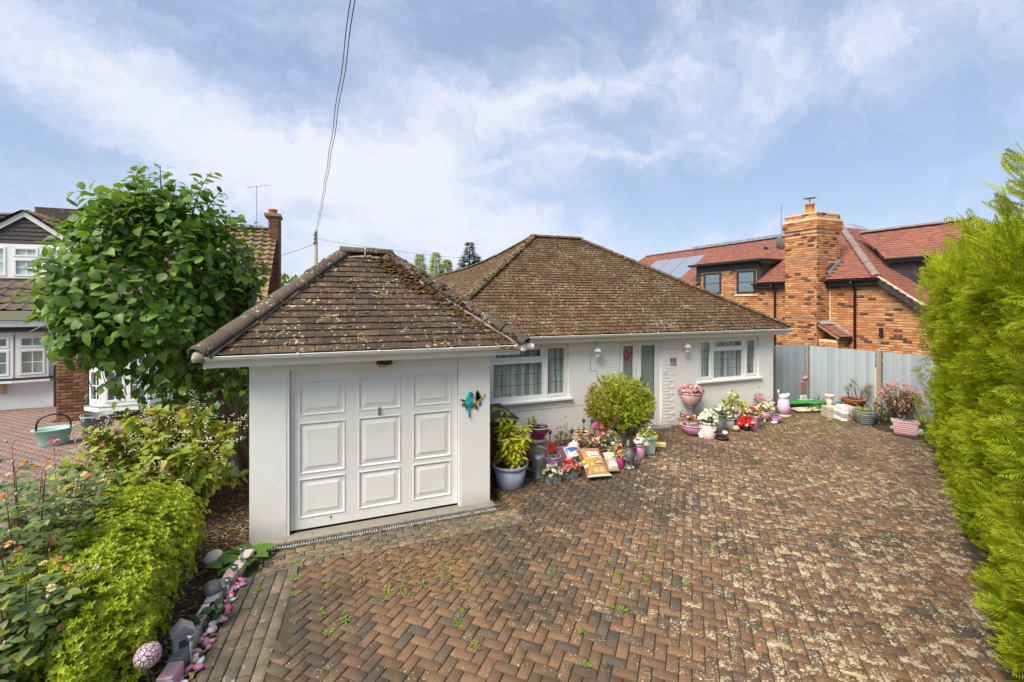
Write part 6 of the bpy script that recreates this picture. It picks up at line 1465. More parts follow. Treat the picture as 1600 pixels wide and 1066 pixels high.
# wheelie bin
wb=thing('wheelie_bin','dark brown wheelie bin with sloping lid behind the yellow leaved plant','bin',(2.52,7.15,0),rad(4))
MB().add([(-.22,-.25,.06),(.22,-.25,.06),(.22,.22,.06),(-.22,.22,.06),(-.27,-.34,.96),(.27,-.34,.96),(.27,.32,.96),(-.27,.32,.96)],[(0,3,2,1),(0,1,5,4),(1,2,6,5),(2,3,7,6),(3,0,4,7),(4,5,6,7)]).build('body',M['p_bin_brown'],wb,wd=False)
MB().cbox(-.29,.29,-.36,-.33,.90,.97,.008).cbox(-.29,-.265,-.33,.33,.91,.97,.006).cbox(.265,.29,-.33,.33,.91,.97,.006).build('collar',M['p_bin_brown'],wb,wd=False)
q=MB(); q.add([(-.30,-.40,.975),(.30,-.40,.975),(.30,.30,1.06),(-.30,.30,1.06),(-.30,-.40,.955),(.30,-.40,.955),(.30,.30,.975),(-.30,.30,.975),(-.24,-.30,1.02),(.24,-.30,1.02),(.24,.24,1.095),(-.24,.24,1.095)],[(0,1,9,8),(1,2,10,9),(2,3,11,10),(3,0,8,11),(8,9,10,11),(0,4,5,1),(1,5,6,2),(2,6,7,3),(3,7,4,0),(4,7,6,5)])
q.build('lid',M['p_bin_brown'],wb,wd=False); MB().tube([(-.25,.36,1.0),(.25,.36,1.0)],.016,8).cbox(-.25,-.22,.29,.37,.98,1.02,.004).cbox(.22,.25,.29,.37,.98,1.02,.004).build('handle',M['p_bin_brown'],wb,True,wd=False)
for s in (-.24,.24): MB().lathe([(.09,-.02),(.1,-.015),(.1,.015),(.09,.02)],16).build('wheel',M['p_black'],wb,wd=False).matrix_basis=Matrix.Translation((s,.26,.10))@Matrix.Rotation(rad(90),4,'Y')
# red tray and purple trough leaning behind the watering can
rt=thing('red_trough','deep red empty planting trough tilted beside the watering can','trough',ground_at(827,735)+Vector((0,.12,0)),rad(60)); q=MB().sqlathe([(.24,0),(.27,.16),(.255,.16),(.23,.03)],asp=.5); q.v=[(x,y*math.cos(.5)-z*math.sin(.5),.14+y*math.sin(.5)+z*math.cos(.5)) for x,y,z in q.v]; q.build('trough',M['p_red'],rt,wd=False)
pt_=thing('purple_trough','dark purple trough half hidden behind the tilted red one','trough',ground_at(826,716)+Vector((.0,.22,0)),rad(10)); vessel(pt_,.2,.24,'purple','trough')
# galvanised watering can
loc,r,h=at(842,748,21,35); wc=thing('watering_can','galvanised watering can with its spout pointing left','watering can',loc)
MB().lathe([(r,0),(r*1.02,.01),(r,.02),(r,h*.82),(r*1.02,h*.84),(r*.98,h*.9),(r*.8,h)],24).lathe([(r*1.01,h*.3),(r*1.03,h*.32),(r*1.01,h*.34)],24,caps=False).build('body',M['metal'],wc,True,wd=False)
ld=Vector((-RT.x,-RT.y,0))
MB().tube([tuple(ld*r*.9+Vector((0,0,h*.22))),tuple(ld*r*2.2+Vector((0,0,h*.52))),tuple(ld*r*3.1+Vector((0,0,h*.85)))],[.032,.024,.018],10).build('spout',M['metal'],wc,True,wd=False); MB().tube([tuple(ld*r*3.05+Vector((0,0,h*.83))),tuple(ld*r*3.25+Vector((0,0,h*.93)))],[.02,.042],12).build('rose',M['metal'],wc,True,wd=False)
MB().tube([tuple(-ld*r*.98+Vector((0,0,h*.25))),tuple(-ld*r*1.7+Vector((0,0,h*.7))),tuple(-ld*r*1.2+Vector((0,0,h*1.25))),(0,0,h*1.38),tuple(ld*r*.9+Vector((0,0,h*.95)))],.010,8).tube([tuple(ld*r*.95+Vector((0,0,h*.8))),tuple(ld*r*2.4+Vector((0,0,h*.62)))],.006,6).build('handle',M['metal'],wc,True,wd=False)
# stone pedestal with magenta bowl
loc,r,h=at(843,732,26,33); ped=thing('stone_pedestal','square weathered stone pedestal under the magenta bowl','pedestal',loc+Vector((.02,.12,0)),rad(8)); MB().cbox(-.15,.15,-.15,.15,0,.06,.01).cbox(-.115,.115,-.115,.115,.06,.40,.01).cbox(-.15,.15,-.15,.15,.40,.45,.01).build('block',M['p_stone'],ped,wd=False)
mb_=thing('magenta_bowl','shiny magenta bowl with cream rim, green plant and blue grey pot','bowl',loc+Vector((.04,.12,.455))); vessel(mb_,.205,.21,'magenta','bowl','cream'); bedding(mb_,.17,.09,.09,.24,60,'limeleaf',.05); [setattr(o,'location',Vector((-.10,.04,0))) for o in [k for k in C.objects if k.parent is mb_ and k.name.split('.')[0] in('foliage','stem')]]
MB().lathe([(.05,0),(.062,.09),(.055,.09),(.05,.02)],14,.07,-.03,.15,caps=False).build('inner_pot',M['p_slate'],mb_,True,wd=False)
# pink round tub with red begonias
def begonia_blacks(t,r,h):
    for x,y in((-.05,-.04),(.06,-.02),(.01,.07)): MB().lathe([(.045,h*.75),(.058,h*1.12),(.052,h*1.12),(.04,h*.9)],12,x,y,caps=False).build('inner_pot',M['p_slate'],t,True,wd=False)
pot(863,741,29,26,'mauve','bowl','dusky pink round tub holding grey inner pots and a red begonia',dict(z=.22,rx=.09,ry=.08,hh=.24,n=50,leaf='dullgreen',s=.045,fl=(('red',26,.03),)),rim='pale_pink',extra=begonia_blacks)
# bedding trays
def tray(px,py,label,fl,leaf='green'):
    loc,r,_=at(px,py,26); t=thing('bedding_tray',label,'seedling tray',loc,rad(U(-8,8)))
    for i in range(3):
        for j in range(2): MB().add([(-.115+.08*i,-.08+.085*j,0),(-.06+.08*i,-.08+.085*j,0),(-.06+.08*i,-.02+.085*j,0),(-.115+.08*i,-.02+.085*j,0),(-.124+.08*i,-.088+.085*j,.075),(-.048+.08*i,-.088+.085*j,.075),(-.048+.08*i,-.008+.085*j,.075),(-.124+.08*i,-.008+.085*j,.075)],[(0,3,2,1),(4,5,6,7),(0,1,5,4),(1,2,6,5),(2,3,7,6),(3,0,4,7)]).build('cell',M['p_grey'],t,wd=False)
    bedding(t,.07,.16,.13,.20,150,leaf,.05,fl); return t
tray(864,757,'tray of bedding plants with white and pink flowers beside the watering can',(('white',42,.025),('pink',14,.024),('cream',12,.022)))
tray(892,748,'tray of bedding plants with red and salmon flowers left of the compost bag',(('red',34,.027),('salmon',30,.026),('pink',18,.025)))
# bags
def bag(name,label,c,L,Wd,Th,rz,tilt,mat,roll=0,cat='bag'):
    t=thing(name,label,cat,c,rz); q=MB(); n=20;m=14; vs=[];fs=[]
    for sgn in(1,-1):
        for i in range(n+1):
            for j in range(m+1):
                u=i/n*2-1;v=j/m*2-1; th=Th*.5*max(0,(1-abs(u)**3.2))**.6*max(0,(1-abs(v)**2.6))**.6; z=sgn*(th+.0015)+(.008*math.sin(5*u+2*v)+.007*math.sin(11*u-6*v)+.006*math.sin(9*v+4*u))*(1-abs(u))
                x=v*Wd/2*(1-.05*(1-abs(u)**2)); y=(u+1)*L/2; vs.append((x,y*math.cos(tilt)-z*math.sin(tilt),y*math.sin(tilt)+z*math.cos(tilt)+Th*.5*math.cos(tilt)*.9))
    K=(n+1)*(m+1)
    for s in(0,1):
        for i in range(n):
            for j in range(m):
                a=s*K+i*(m+1)+j; f=(a,a+1,a+m+2,a+m+1); fs.append(f if s==0 else f[::-1])
    q.add(vs,fs); q.build('sack',mat,t,True,wd=False)
    def on(u,v,lift=.004):
        th=Th*.5*max(0,(1-abs(u)**3.2))**.6*max(0,(1-abs(v)**2.6))**.6; z=th+lift+.001+(.008*math.sin(5*u+2*v)+.007*math.sin(11*u-6*v)+.006*math.sin(9*v+4*u))*(1-abs(u)); y=(u+1)*L/2; x=v*Wd/2*(1-.05*(1-abs(u)**2)); return (x,y*math.cos(tilt)-z*math.sin(tilt),y*math.sin(tilt)+z*math.cos(tilt)+Th*.5*math.cos(tilt)*.9)
    def patch(name,u0,u1,v0,v1,m,lift=.004,n=6):
        g=MB(); vs=[on(u0+(u1-u0)*i/n,v0+(v1-v0)*j/n,lift) for i in range(n+1) for j in range(n+1)]; g.add(vs,[(i*(n+1)+j,i*(n+1)+j+1,(i+1)*(n+1)+j+1,(i+1)*(n+1)+j) for i in range(n) for j in range(n)]); return g.build(name,m,t,True,wd=False)
    return t,on,patch
M['bag_orange']=plain('orange_printed_sack',(.46,.26,.07),.4,.2,bump=.35); M['bag_blue']=plain('blue_white_sack',(.05,.14,.42),.35); M['bag_white']=plain('white_sack',(.74,.74,.70),.35,.12); M['bag_brown']=plain('brown_label',(.30,.09,.07),.4); M['bag_beige']=plain('beige_clear_sack',(.55,.44,.30),.3,.3); M['bag_green']=plain('green_sack',(.02,.28,.05),.35,.2); M['bag_cream']=plain('cream_print',(.80,.72,.50),.4); M['bag_yel']=plain('yellow_print',(.80,.66,.03),.4)
c=ground_at(940,752)
t,on,patch=bag('compost_bag','plump orange and yellow compost bag leaning with its foot on the paving',c+Vector((-.02,.02,0)),.62,.41,.16,rad(-10),rad(26),M['bag_orange'])
patch('label_panel',.22,.52,-.42,.62,M['bag_white']); patch('brown_panel',-.38,-.12,-.05,.68,M['bag_brown']); patch('side_band',-.93,.9,-.97,-.80,M['bag_brown'],.003,8); patch('side_tag',-.46,-.28,-.99,-.74,M['bag_white'],.006); patch('side_mark',-.12,.08,-.97,-.80,M['bag_yel'],.006); patch('round_mark',-.40,-.24,-.42,-.16,M['bag_yel']); patch('stripe',.08,.13,-.6,.75,M['bag_cream']); patch('top_band',.62,.80,-.55,.70,M['fl_salmon'])
for k in range(3): patch('small_print',-.62-.09*k,-.60-.09*k,-.35,.55,M['bag_cream'])
patch('foot_seam',-1.0,-.94,-.98,.98,M['bag_white'],.006)
for k in range(6): patch('print_stroke',-.31,-.19,.03+.10*k,.09+.10*k,M['bag_cream'],.007,2)
for k in range(8): patch('print_stroke',.34+.02*(k%2),.44,-.32+.11*k,-.25+.11*k,M['p_ash'],.007,2)
t,on,patch=bag('blue_white_bag','blue and white plastic bag slumped behind the orange compost bag',ground_at(906,738)+Vector((.02,.08,0)),.42,.27,.16,rad(-4),rad(34),M['bag_white']); patch('blue_band',.25,.70,-.9,.9,M['bag_blue'],.005); patch('dark_band',-.75,-.25,-.9,.9,M['p_navy'],.005); patch('leaf_print',-.6,-.4,.2,.6,M['bag_green'],.007)
t,on,patch=bag('clear_bag','crumpled beige and clear bag to the right of the orange compost bag',ground_at(960,744)+Vector((.03,.05,0)),.36,.20,.16,rad(-14),rad(36),M['bag_beige']); patch('white_label',-.7,-.3,-.6,.7,M['bag_white'],.006); patch('torn_top',.3,.8,-.9,.9,M['bag_white'],.006)
bp=thing('plastic_bag','torn translucent white plastic bag between the pots','bag',ground_at(903,724)+Vector((0,.15,0))); q=MB().ball((0,0,.18),.14,12,9,(1.1,.8,1.3)); q.v=[(x*(1+.25*math.sin(17*z+9*y)),y*(1+.25*math.sin(13*x+11*z)),z+.02*math.sin(31*x)) for x,y,z in q.v]; q.build('film',M['bag_white'],bp,True,wd=False)
# troughs and bowls behind
pot(882,722,32,24,'pale_pink','trough','pale pink trough with wispy green and pink plants behind the red begonia',dict(hh=.34,n=120,leaf='dullgreen',s=.045,wild=.8,fl=(('pink',12,.02),)),rim='pink',rz=rad(8))
def solar_orb(label,px,py,h,lean=(0,0),z0=0,grp='dark globe solar stake lights'):
    c=ground_at(px,py); t=thing('solar_stake',label,'solar light',(c.x,c.y,z0),0,grp); e=Vector((lean[0],lean[1],h)); MB().tube([(0,0,0),e],.007,6).build('stake',M['black'],t,True,wd=False); MB().ball(e+Vector((0,0,.02)),.035,12,8).build('globe',M['p_navy'],t,True,wd=False); MB().tube([e-Vector((0,0,.03)),e],[.02,.026],10).build('collar',M['black'],t,True,wd=False)
for label,px,py,h,ln in (('dark globe solar light standing upright in the peach rimmed bowl',912,700,.52,(0,0)),('dark globe solar light leaning right out of the peach rimmed bowl',916,700,.50,(.13,0)),('dark globe solar light in the pale pink trough, left of its two lights',858,715,.45,(.02,0)),('dark globe solar light in the pale pink trough, right of its two lights',876,715,.44,(.0,0)),('dark globe solar light leaning over the long pink trough',887,715,.46,(.09,0)),('dark globe solar light among pansies, in front of the round bush',958,705,.47,(0,0)),('dark globe solar light beside the round bush pot, right of its twin',966,705,.48,(.02,0)),('dark globe solar light at the right edge of the mint rimmed tub',990,697,.48,(.02,0))):
    solar_orb(label,px,py,h,ln)
pot(910,703,33,26,'cream','bowl','peach rimmed bowl with sparse yellow leaves and solar lights near the wall',dict(hh=.10,n=50,leaf='rustleaf',s=.04),rim='cream')
pot(911,722,44,20,'mauve','trough','long dusky pink trough of orange and yellow fading plants',dict(hh=.24,n=190,leaf='rustleaf',s=.045,wild=.4,fl=(('white',8,.02),('salmon',10,.02))),rim='pink',rz=rad(6))
pot(938,706,26,22,'hot_pink','round','pot of bright magenta geraniums in front of the white wall',dict(hh=.26,n=70,leaf='green',s=.045,fl=(('hot',22,.035),)))
pot(936,722,34,20,'terracotta','bowl','low terracotta bowl of mixed yellow and white pansies behind the compost bag',dict(hh=.24,n=170,leaf='dullgreen',s=.045,wild=.5,fl=(('cream',16,.024),('white',14,.022),('black',8,.018))))
pot(955,718,34,22,'slate','round','slate pot of straggling pansies with pink and yellow blooms beside the gnome',dict(hh=.27,n=180,leaf='green',s=.045,wild=.6,fl=(('pink',12,.026),('yellow',14,.024),('salmon',8,.025))))
pot(967,734,27,24,'hot_pink','round','hot pink pot of lime green primulas right of the compost bag',dict(hh=.19,n=120,leaf='limeleaf',s=.055,fl=(('salmon',7,.032),('pink',4,.03))))
pot(987,720,16,20,'magenta','round','small magenta pot tucked behind the dark gnome',dict(hh=.16,n=40,leaf='dullgreen',s=.04))
pot(1001,718,23,23,'mauve','round','plain mauve pink pot with white pansies',dict(hh=.16,n=46,leaf='greygreen',s=.045,fl=(('white',16,.034),('lilac',8,.034),('black',5,.02))))
def tag_stick(t,r,h): MB().obox((r*.9,0,h+.05),(.008,0,.0),(0,.001,0),(.03,0,.045)).build('plant_label',M['p_white'],t,wd=False)
pot(1013,710,23,26,'mint','square','fluted mint green pot with a yellow green leafy plant',dict(hh=.22,n=130,leaf='limeleaf',s=.05,rx=.17,ry=.17,fl=(('cream',8,.02),)),extra=tag_stick)
pot(994,702,20,14,'black','round','low black pot of rusty orange foliage behind the mauve pot',dict(hh=.28,n=80,leaf='rustleaf',s=.05))
yb=thing('yellow_block','pale yellow painted block lying beside the mint green pot','block',ground_at(1029,698),rad(-38)); MB().cbox(-.14,.14,-.05,.05,0,.085,.012).build('block',M['p_yellow'],yb,wd=False)
# garden gnome
gn=thing('gnome_statue','dark grey and stone garden gnome with a broad hat between the pink pots','statue',ground_at(984,734)+FW*.06)
MB().lathe([(.09,0),(.10,.02),(.085,.04),(.07,.05),(.075,.12),(.10,.20),(.095,.27),(.06,.33)],16).build('body',M['p_dark_grey'],gn,True,wd=False); MB().ball((-.035,-.05,.03),.04,10,6,(.8,1.3,.6)).ball((.035,-.05,.03),.04,10,6,(.8,1.3,.6)).build('boots',M['p_stone'],gn,True,wd=False)
MB().ball((0,-.01,.37),.065,12,9).ball((0,-.075,.37),.017,8,6).build('head',M['p_stone'],gn,True,wd=False); MB().lathe([(.05,.0),(.125,.0),(.12,.015),(.075,.03),(.068,.08),(.04,.10),(.005,.105)],18,0,0,.41).build('hat',M['p_black'],gn,True,wd=False)
MB().tube([(-.08,0,.28),(-.115,-.03,.2),(-.07,-.09,.16)],[.03,.026,.02],8).tube([(.08,0,.28),(.115,-.03,.2),(.07,-.09,.16)],[.03,.026,.02],8).ball((0,-.05,.30),.05,10,8,(1,.6,1.3)).build('arms_and_beard',M['p_slate'],gn,True,wd=False)
# teal mushroom
mu=thing('mushroom_stake','tiny teal toadstool ornament among the pansies','ornament',ground_at(963,722)+Vector((0,.1,0))); MB().tube([(0,0,0),(0,0,.30)],.008,6).build('stem',M['p_white'],mu,True,wd=False); MB().lathe([(.045,.29),(.04,.315),(.02,.33),(.001,.335)],14,caps=False).build('cap',M['p_teal'],mu,True,wd=False)
# round clipped bush in tub
def round_bush(t,r,h):
    b=MB(); ms=[]; tips=[]; c=Vector((0,0,h+.50)); R3=Vector((.72,.68,.58))
    for i in range(300):
        z=U(-.80,1); a=U(0,6.28); q=math.sqrt(1-z*z); d=Vector((q*math.cos(a),q*math.sin(a),z)); k=U(.85,1.02); p=c+Vector((d.x*R3.x*k,d.y*R3.y*k,d.z*R3.z*k))
        pts=limb(b,(U(-.07,.07),U(-.07,.07),h*.85),p,.009,.0025,6,.06)
        for j in range(34):
            s=.45+.6*j/34; s=min(s,.999); qq=s*(len(pts)-1.001); pp=pts[int(qq)].lerp(pts[int(qq)+1],qq-int(qq)); o=(d*.6+rdir()*.9+Vector((0,0,.1))).normalized()
            (tips if (s>.9 and (d.x<-.45 or RG.random()<.14)) else ms).append(orient(pp,o,rdir(),U(.07,.12)))
    b.build('stem',M['twig'],t,True,wd=False); baked(t,'foliage',blade_mb(1,.2,.35,3),ms,M['bamboo'],False,wd=False); baked(t,'young_leaves',blade_mb(1,.16,.35,3),tips,M['redtip'],False,wd=False)
pot(970,697,37,24,'ash','round','big rounded narrow leaved bush in a grey tub with mint rim beside the front door',None,name='potted_bush',cat='potted bush',rim='mint',extra=round_bush)
# --- right cluster below the right-hand window
pot(1067,671,9,14,'brick_red','round','small brick red pot with dark sprigs at the left end of the right hand group',dict(hh=.24,n=40,leaf='ivy',s=.05))
loc,r,h=at(1087,669,30); ur=thing('pedestal_urn','fluted pink urn of pink petunias on a slender grey pedestal','urn',loc+Vector((0,.05,0)))
MB().lathe([(.14,0),(.15,.02),(.13,.05),(.075,.09),(.062,.30),(.085,.42),(.10,.44)],20).build('pedestal',M['p_slate'],ur,True,wd=False)
q=MB().lathe([(.06,.43),(.11,.47),(.19,.56),(.235,.68),(.24,.74),(.22,.74),(.20,.66)],48,caps=False); q.v=[(x*(1+.025*math.cos(24*math.atan2(y,x))*(1 if z<.7 else 0)),y*(1+.025*math.cos(24*math.atan2(y,x))*(1 if z<.7 else 0)),z) for x,y,z in q.v]; q.build('bowl',M['p_pale_pink'],ur,True,wd=False)
MB().lathe([(.235,.735),(.26,.745),(.26,.775),(.225,.78)],32,caps=False).build('rim',M['p_pale_pink'],ur,True,wd=False); MB().lathe([(.22,.74),(.001,.76)],20,caps=False).build('compost',M['potsoil'],ur,wd=False); bedding(ur,.75,.25,.25,.19,120,'green',.05,(('pink',46,.048),('salmon',14,.04),('white',16,.035),('black',8,.03)))
def minitray(t,r,h): MB().cbox(-.16,.10,-.13,.03,h*.9,h*.9+.07,.005).build('seed_tray',M['p_grey'],t,wd=False); bedding(t,h*.9+.06,.13,.08,.14,60,'green',.045,(('red',10,.03),('pink',10,.034),('white',10,.035),('black',6,.028)),name='tray_foliage')
pot(1088,683,38,17,'mauve','bowl','wide mauve pink bowl with a tray of pansies and rusty plants below the urn',dict(hh=.22,n=90,leaf='rustleaf',s=.045,fl=(('red',6,.05),)),rim='pale_pink',extra=minitray)
def rabbit(t):
    MB().ball((0,0,.07),.06,10,8,(.9,.9,1.2)).ball((-.035,-.05,.02),.03,8,6,(1,1.5,.8)).ball((.035,-.05,.02),.03,8,6,(1,1.5,.8)).build('body',M['p_white'],t,True,wd=False); MB().ball((0,-.01,.165),.042,10,8,(1,1,1)).ball((0,-.045,.155),.02,8,6).build('head',M['p_white'],t,True,wd=False)
    for s in(-1,1): MB().ball((s*.022,0,.225),.014,8,6,(1,.7,2.6)).build('ear',M['p_white'],t,True,wd=False)
rabbit(thing('rabbit_statue','small white rabbit statue in front of the wide mauve bowl','statue',ground_at(1096,684)+FW*.05))
def sprig(t,r,h): MB().obox((.02,-r*.80,h*.45),(.04,0,0),(0,.003,.0),(0,0,.014)).obox((.065,-r*.80,h*.47),(.01,0,0),(0,.003,0),(0,0,.03)).build('dog_motif',M['p_black'],t,wd=False)
pot(1112,687,27,26,'blush','round','pale blush bucket with a small dark dog print, full of white and violet petunias',dict(hh=.27,n=120,leaf='green',s=.06,fl=(('white',46,.045),('cream',14,.04),('purple',4,.045),('yellow',4,.03))),extra=sprig)
pot(1128,677,20,28,'dark_grey','round','dark grey pot of white pansies behind the blush bucket',dict(hh=.26,n=90,leaf='green',s=.055,fl=(('white',18,.038),('black',5,.025))))
pot(1143,671,17,16,'ash','round','small ash pink pot with yellow green leaves beside the dark grey pot',dict(hh=.17,n=70,leaf='limeleaf',s=.05,fl=(('white',8,.03),)))
def stone(px,py,r,label,mat='stone',sq=(1.2,.9,.75),name='stone'):
    c=ground_at(px,py)+FW*r; q=MB().ball((0,0,0),r,14,10,sq); q.v=[(x*(1+.10*math.sin(9*y+5)),y*(1+.1*math.sin(8*z)),z*(1+.12*math.sin(7*x))+r*sq[2]*.85) for x,y,z in q.v]; o=q.build(name,M['p_'+mat],None,True); o.location=c; o.rotation_euler=(0,0,U(0,3)); return tag(o,label,'stone')
stone(1135,681,.07,'white speckled stone on a dark base in front of the dark grey pot','white',(1.1,.9,.7)); stone(1153,675,.085,'rounded buff stone between the ash pot and the red flowers'); stone(1212,663,.06,'flat white stone under the small pink bowl','white',(1.3,.9,.5))
bs=thing('black_dish','black dish on the paving under the white speckled stone','dish',ground_at(1130,688)+FW*.08); MB().lathe([(.10,0),(.14,.02),(.15,.05),(.13,.05),(.10,.02)],18).build('dish',M['p_black'],bs,True,wd=False)
pot(1152,668,27,22,'slate','square','square slate planter with a golden yellow shrub below the right window',dict(hh=.52,n=190,leaf='limeleaf',s=.085,rx=.30,ry=.26,fl=(('yellow',10,.03),('cream',20,.03))),rim='ash',rz=rad(20))
pot(1178,671,28,22,'mauve','square','fluted magenta pink square planter of pansies with pale rim',dict(hh=.20,n=130,leaf='dullgreen',s=.055,rx=.24,ry=.2,fl=(('cream',14,.035),('yellow',8,.03),('purple',6,.03),('pink',8,.03))),rim='pale_pink',rz=rad(24))
rb=thing('red_begonia','ball of red and white begonias in front of the magenta planter','plant pot',ground_at(1171,675)+FW*.13); vessel(rb,.10,.10,'black','round'); bedding(rb,.06,.16,.15,.24,60,'rustleaf',.045,(('red',85,.034),('white',20,.026)))
def feet(t,r,h):
    for a in (0.6,2.5,3.8,5.6): MB().cbox(-.02,.02,-.02,.02,-.05,.01,.005).build('foot',M['p_pale_pink'],t,wd=False).location=(r*.6*math.cos(a),r*.6*math.sin(a),0)
pot(1200,660,23,13,'pale_pink','bowl','pale pink footed bowl of white and yellow pansies',dict(hh=.21,n=90,leaf='green',s=.05,rx=.19,ry=.17,fl=(('white',18,.035),('cream',10,.035),('yellow',8,.03))),dz=.05,extra=feet)
pot(1216,662,15,9,'mauve','bowl','small mauve bowl with a grey stone bowl filling at the end of the group',None)
pot(1188,650,21,18,'hot_pink','square','hot pink square pot of grey green sprays at the back by the wall corner',dict(hh=.32,n=90,leaf='greygreen',s=.055,wild=.9,fl=(('pink',14,.034),('salmon',8,.03))),rz=rad(30))
pot(1207,655,16,12,'ash','round','pot of tall white daisies just left of the tapered pink planter',dict(hh=.30,n=60,leaf='greygreen',s=.05,wild=.7,fl=(('white',26,.034),('salmon',6,.03))))
loc,r,h=at(1229,653,21,28); cp=thing('tapered_planter','tall tapered pink planter with cream base and white dog ornament on top','planter',loc)
MB().lathe([(r*1.0,0),(r*1.0,h*.16),(r*.98,h*.17)],28).build('base',M['p_cream'],cp,True,wd=False); MB().lathe([(r*.98,h*.17),(r*.85,h*.6),(r*.66,h*1.0),(r*.55,h*1.0)],28).build('body',M['p_lilac'],cp,True,wd=False)
q=MB().ball((0,0,h+.06),.09,12,8,(1.5,.9,.75)).ball((.13,-.02,h+.09),.05,10,8,(1,.9,1)).ball((-.05,.0,h+.05),.07,10,8); q.build('dog_figure',M['p_white'],cp,True,wd=False)
MB().tube([(-.10,0,h),(-.15,.02,h+.14)],.006,5).ball((-.15,.02,h+.19),.035,10,8,(.8,.6,1.4)).build('butterfly_stake',M['p_white'],cp,True,wd=False)
# --- bed by the fence
loc,r,h=at(1258,628,20,40); fb=thing('flower_print_sack','tall sack with brown and pink flower print standing in the fence corner','sack',loc)
MB().cbox(-r,r,-r*.55,r*.55,0,.20,.03).build('white_base',M['bag_white'],fb,wd=False); m=Mat('flower_print'); c_=m.voro(26,m.objc(),out=1); M['print']=m.out(m.bsdf(m.ramp(m.math('FRACT',m.math('MULTIPLY',m.voro(26,m.objc()),2.7)),[(0,(.05,.02,.02)),(.35,(.20,.09,.09)),(.6,(.36,.16,.20)),(.8,(.58,.48,.46)),(1,(.12,.05,.05))]),.4))
MB().cbox(-r*1.02,r*1.02,-r*.56,r*.56,.201,.60,.03).build('printed_sack',M['print'],fb,wd=False)
q=MB().ball((0,0,.66),r,14,8,(1.1,.7,.35)); q.v=[(x*(1+.2*math.sin(25*y+12*z)),y*(1+.2*math.sin(19*x)),z+.03*math.sin(40*x)) for x,y,z in q.v]; q.build('gathered_top',M['fl_pink'],fb,True,wd=False)
c=ground_at(1254,637)+FW*.15; t,on,patch=bag('green_bag','long green compost bag lying flat below the printed sack',c+Vector((-.45,.05,.08)),.95,.34,.12,rad(-112),rad(0),M['bag_green']); patch('yellow_mark',-.2,.1,-.4,.3,M['bag_yel'],.006); patch('white_text',.25,.55,-.5,.2,M['bag_cream'],.006)
c=ground_at(1262,641)+FW*.05; t,on,patch=bag('red_beige_bag','beige and red bag lying under the long green bag',c+Vector((-.50,.0,0)),1.0,.36,.10,rad(-110),0,M['bag_beige']); patch('red_end',.45,.95,-.9,.9,M['p_red'],.005); patch('red_mark',.0,.25,-.3,.4,M['bag_white'],.006)
def blocks(px,py,label,n,mats,rz,L=.30,Wd=.14,Hh=.085):
    c=ground_at(px,py)+FW*.1; t=thing('block_stack',label,'stack of blocks',c,rz)
    for i in range(n):
        for s in(-1,1):
            o=MB().cbox(-L/2,L/2,-Wd/2,Wd/2,0,Hh,.008).build('block',M['p_'+mats[(i*2+(s>0))%len(mats)]],t,wd=False); o.location=(U(-.01,.01),s*(Wd/2+.003),i*(Hh+.002)); o.rotation_euler=(0,0,U(-.05,.05))
    return t
blocks(1302,653,'stack of buff and ash blocks, left of the two block stacks by the fence',3,['blush','stone','ash','stone'],rad(62)); blocks(1325,658,'stack of pink, grey and white blocks, right of the two block stacks by the fence',4,['pale_pink','white','pink','ash','grey','white'],rad(62))
ba=thing('stone_baluster','small cream stone baluster standing behind the block stacks','ornament',ground_at(1309,650)+FW*.3); MB().lathe([(.10,0),(.10,.04),(.06,.08),(.055,.22),(.08,.34),(.06,.40),(.11,.43),(.11,.48)],18).build('column',M['p_cream'],ba,True,wd=False)
sp_=thing('stone_plinth','low stone plinth under the terracotta bowl','plinth',ground_at(1350,652)+FW*.35,.3); MB().cbox(-.13,.13,-.13,.13,0,.22,.01).build('block',M['p_stone'],sp_,wd=False)
tbw=thing('terracotta_bowl','shallow empty terracotta bowl raised on a plinth by the fence','bowl',sp_.location+Vector((-.03,0,.225))); vessel(tbw,.27,.17,'terracotta','bowl','terracotta',soil=True)
def spiky(t,r,h):
    ms=[]
    for i in range(110):
        a=U(0,6.28); d=Vector((math.cos(a),math.sin(a),U(.25,1.6))).normalized(); ms.append(orient(Vector((U(-.5,.5)*r,U(-.5,.5)*r,h*.85)),d,Vector((0,0,1)),U(.18,.34)))
    baked(t,'foliage',blade_mb(1,.05,.5,4),ms,M['limeleaf'],False,wd=False)
pot(1361,665,32,21,'slate','ribbed','large ribbed slate grey tub with grassy spikes by the fence',None,extra=spiky)
dp=thing('thin_pine','sparse grey green needle shrub against the fence behind the terracotta bowl','shrub',ground_at(1368,655)+FW*.55); b=MB(); ms=[]
for i in range(17):
    a=U(0,6.28); e=Vector((math.cos(a)*U(.1,.45),math.sin(a)*U(.1,.35),U(.45,.95))); pts=limb(b,(0,0,.05),e,.01,.004,5,.12)
    for k in range(34): d=((pts[-1]-pts[-2]).normalized()*.7+rdir()*.8); ms.append(orient(pts[-1]-(pts[-1]-pts[-2])*U(0,.9),d,rdir(),U(.10,.17)))
b.build('stem',M['twig'],dp,True,wd=False); baked(dp,'needles',blade_mb(1,.03,.2,2),ms,leafmat('grey_needles',[(.22,.22,.15),(.30,.27,.18),(.16,.18,.11)],.2),False,wd=False)
ps=thing('pink_flowered_shrub','bushy shrub with small pink flowers at the end of the conifer hedge','shrub',ground_at(1418,668)+FW*.25); b=MB(); ms=[]; fl=[]
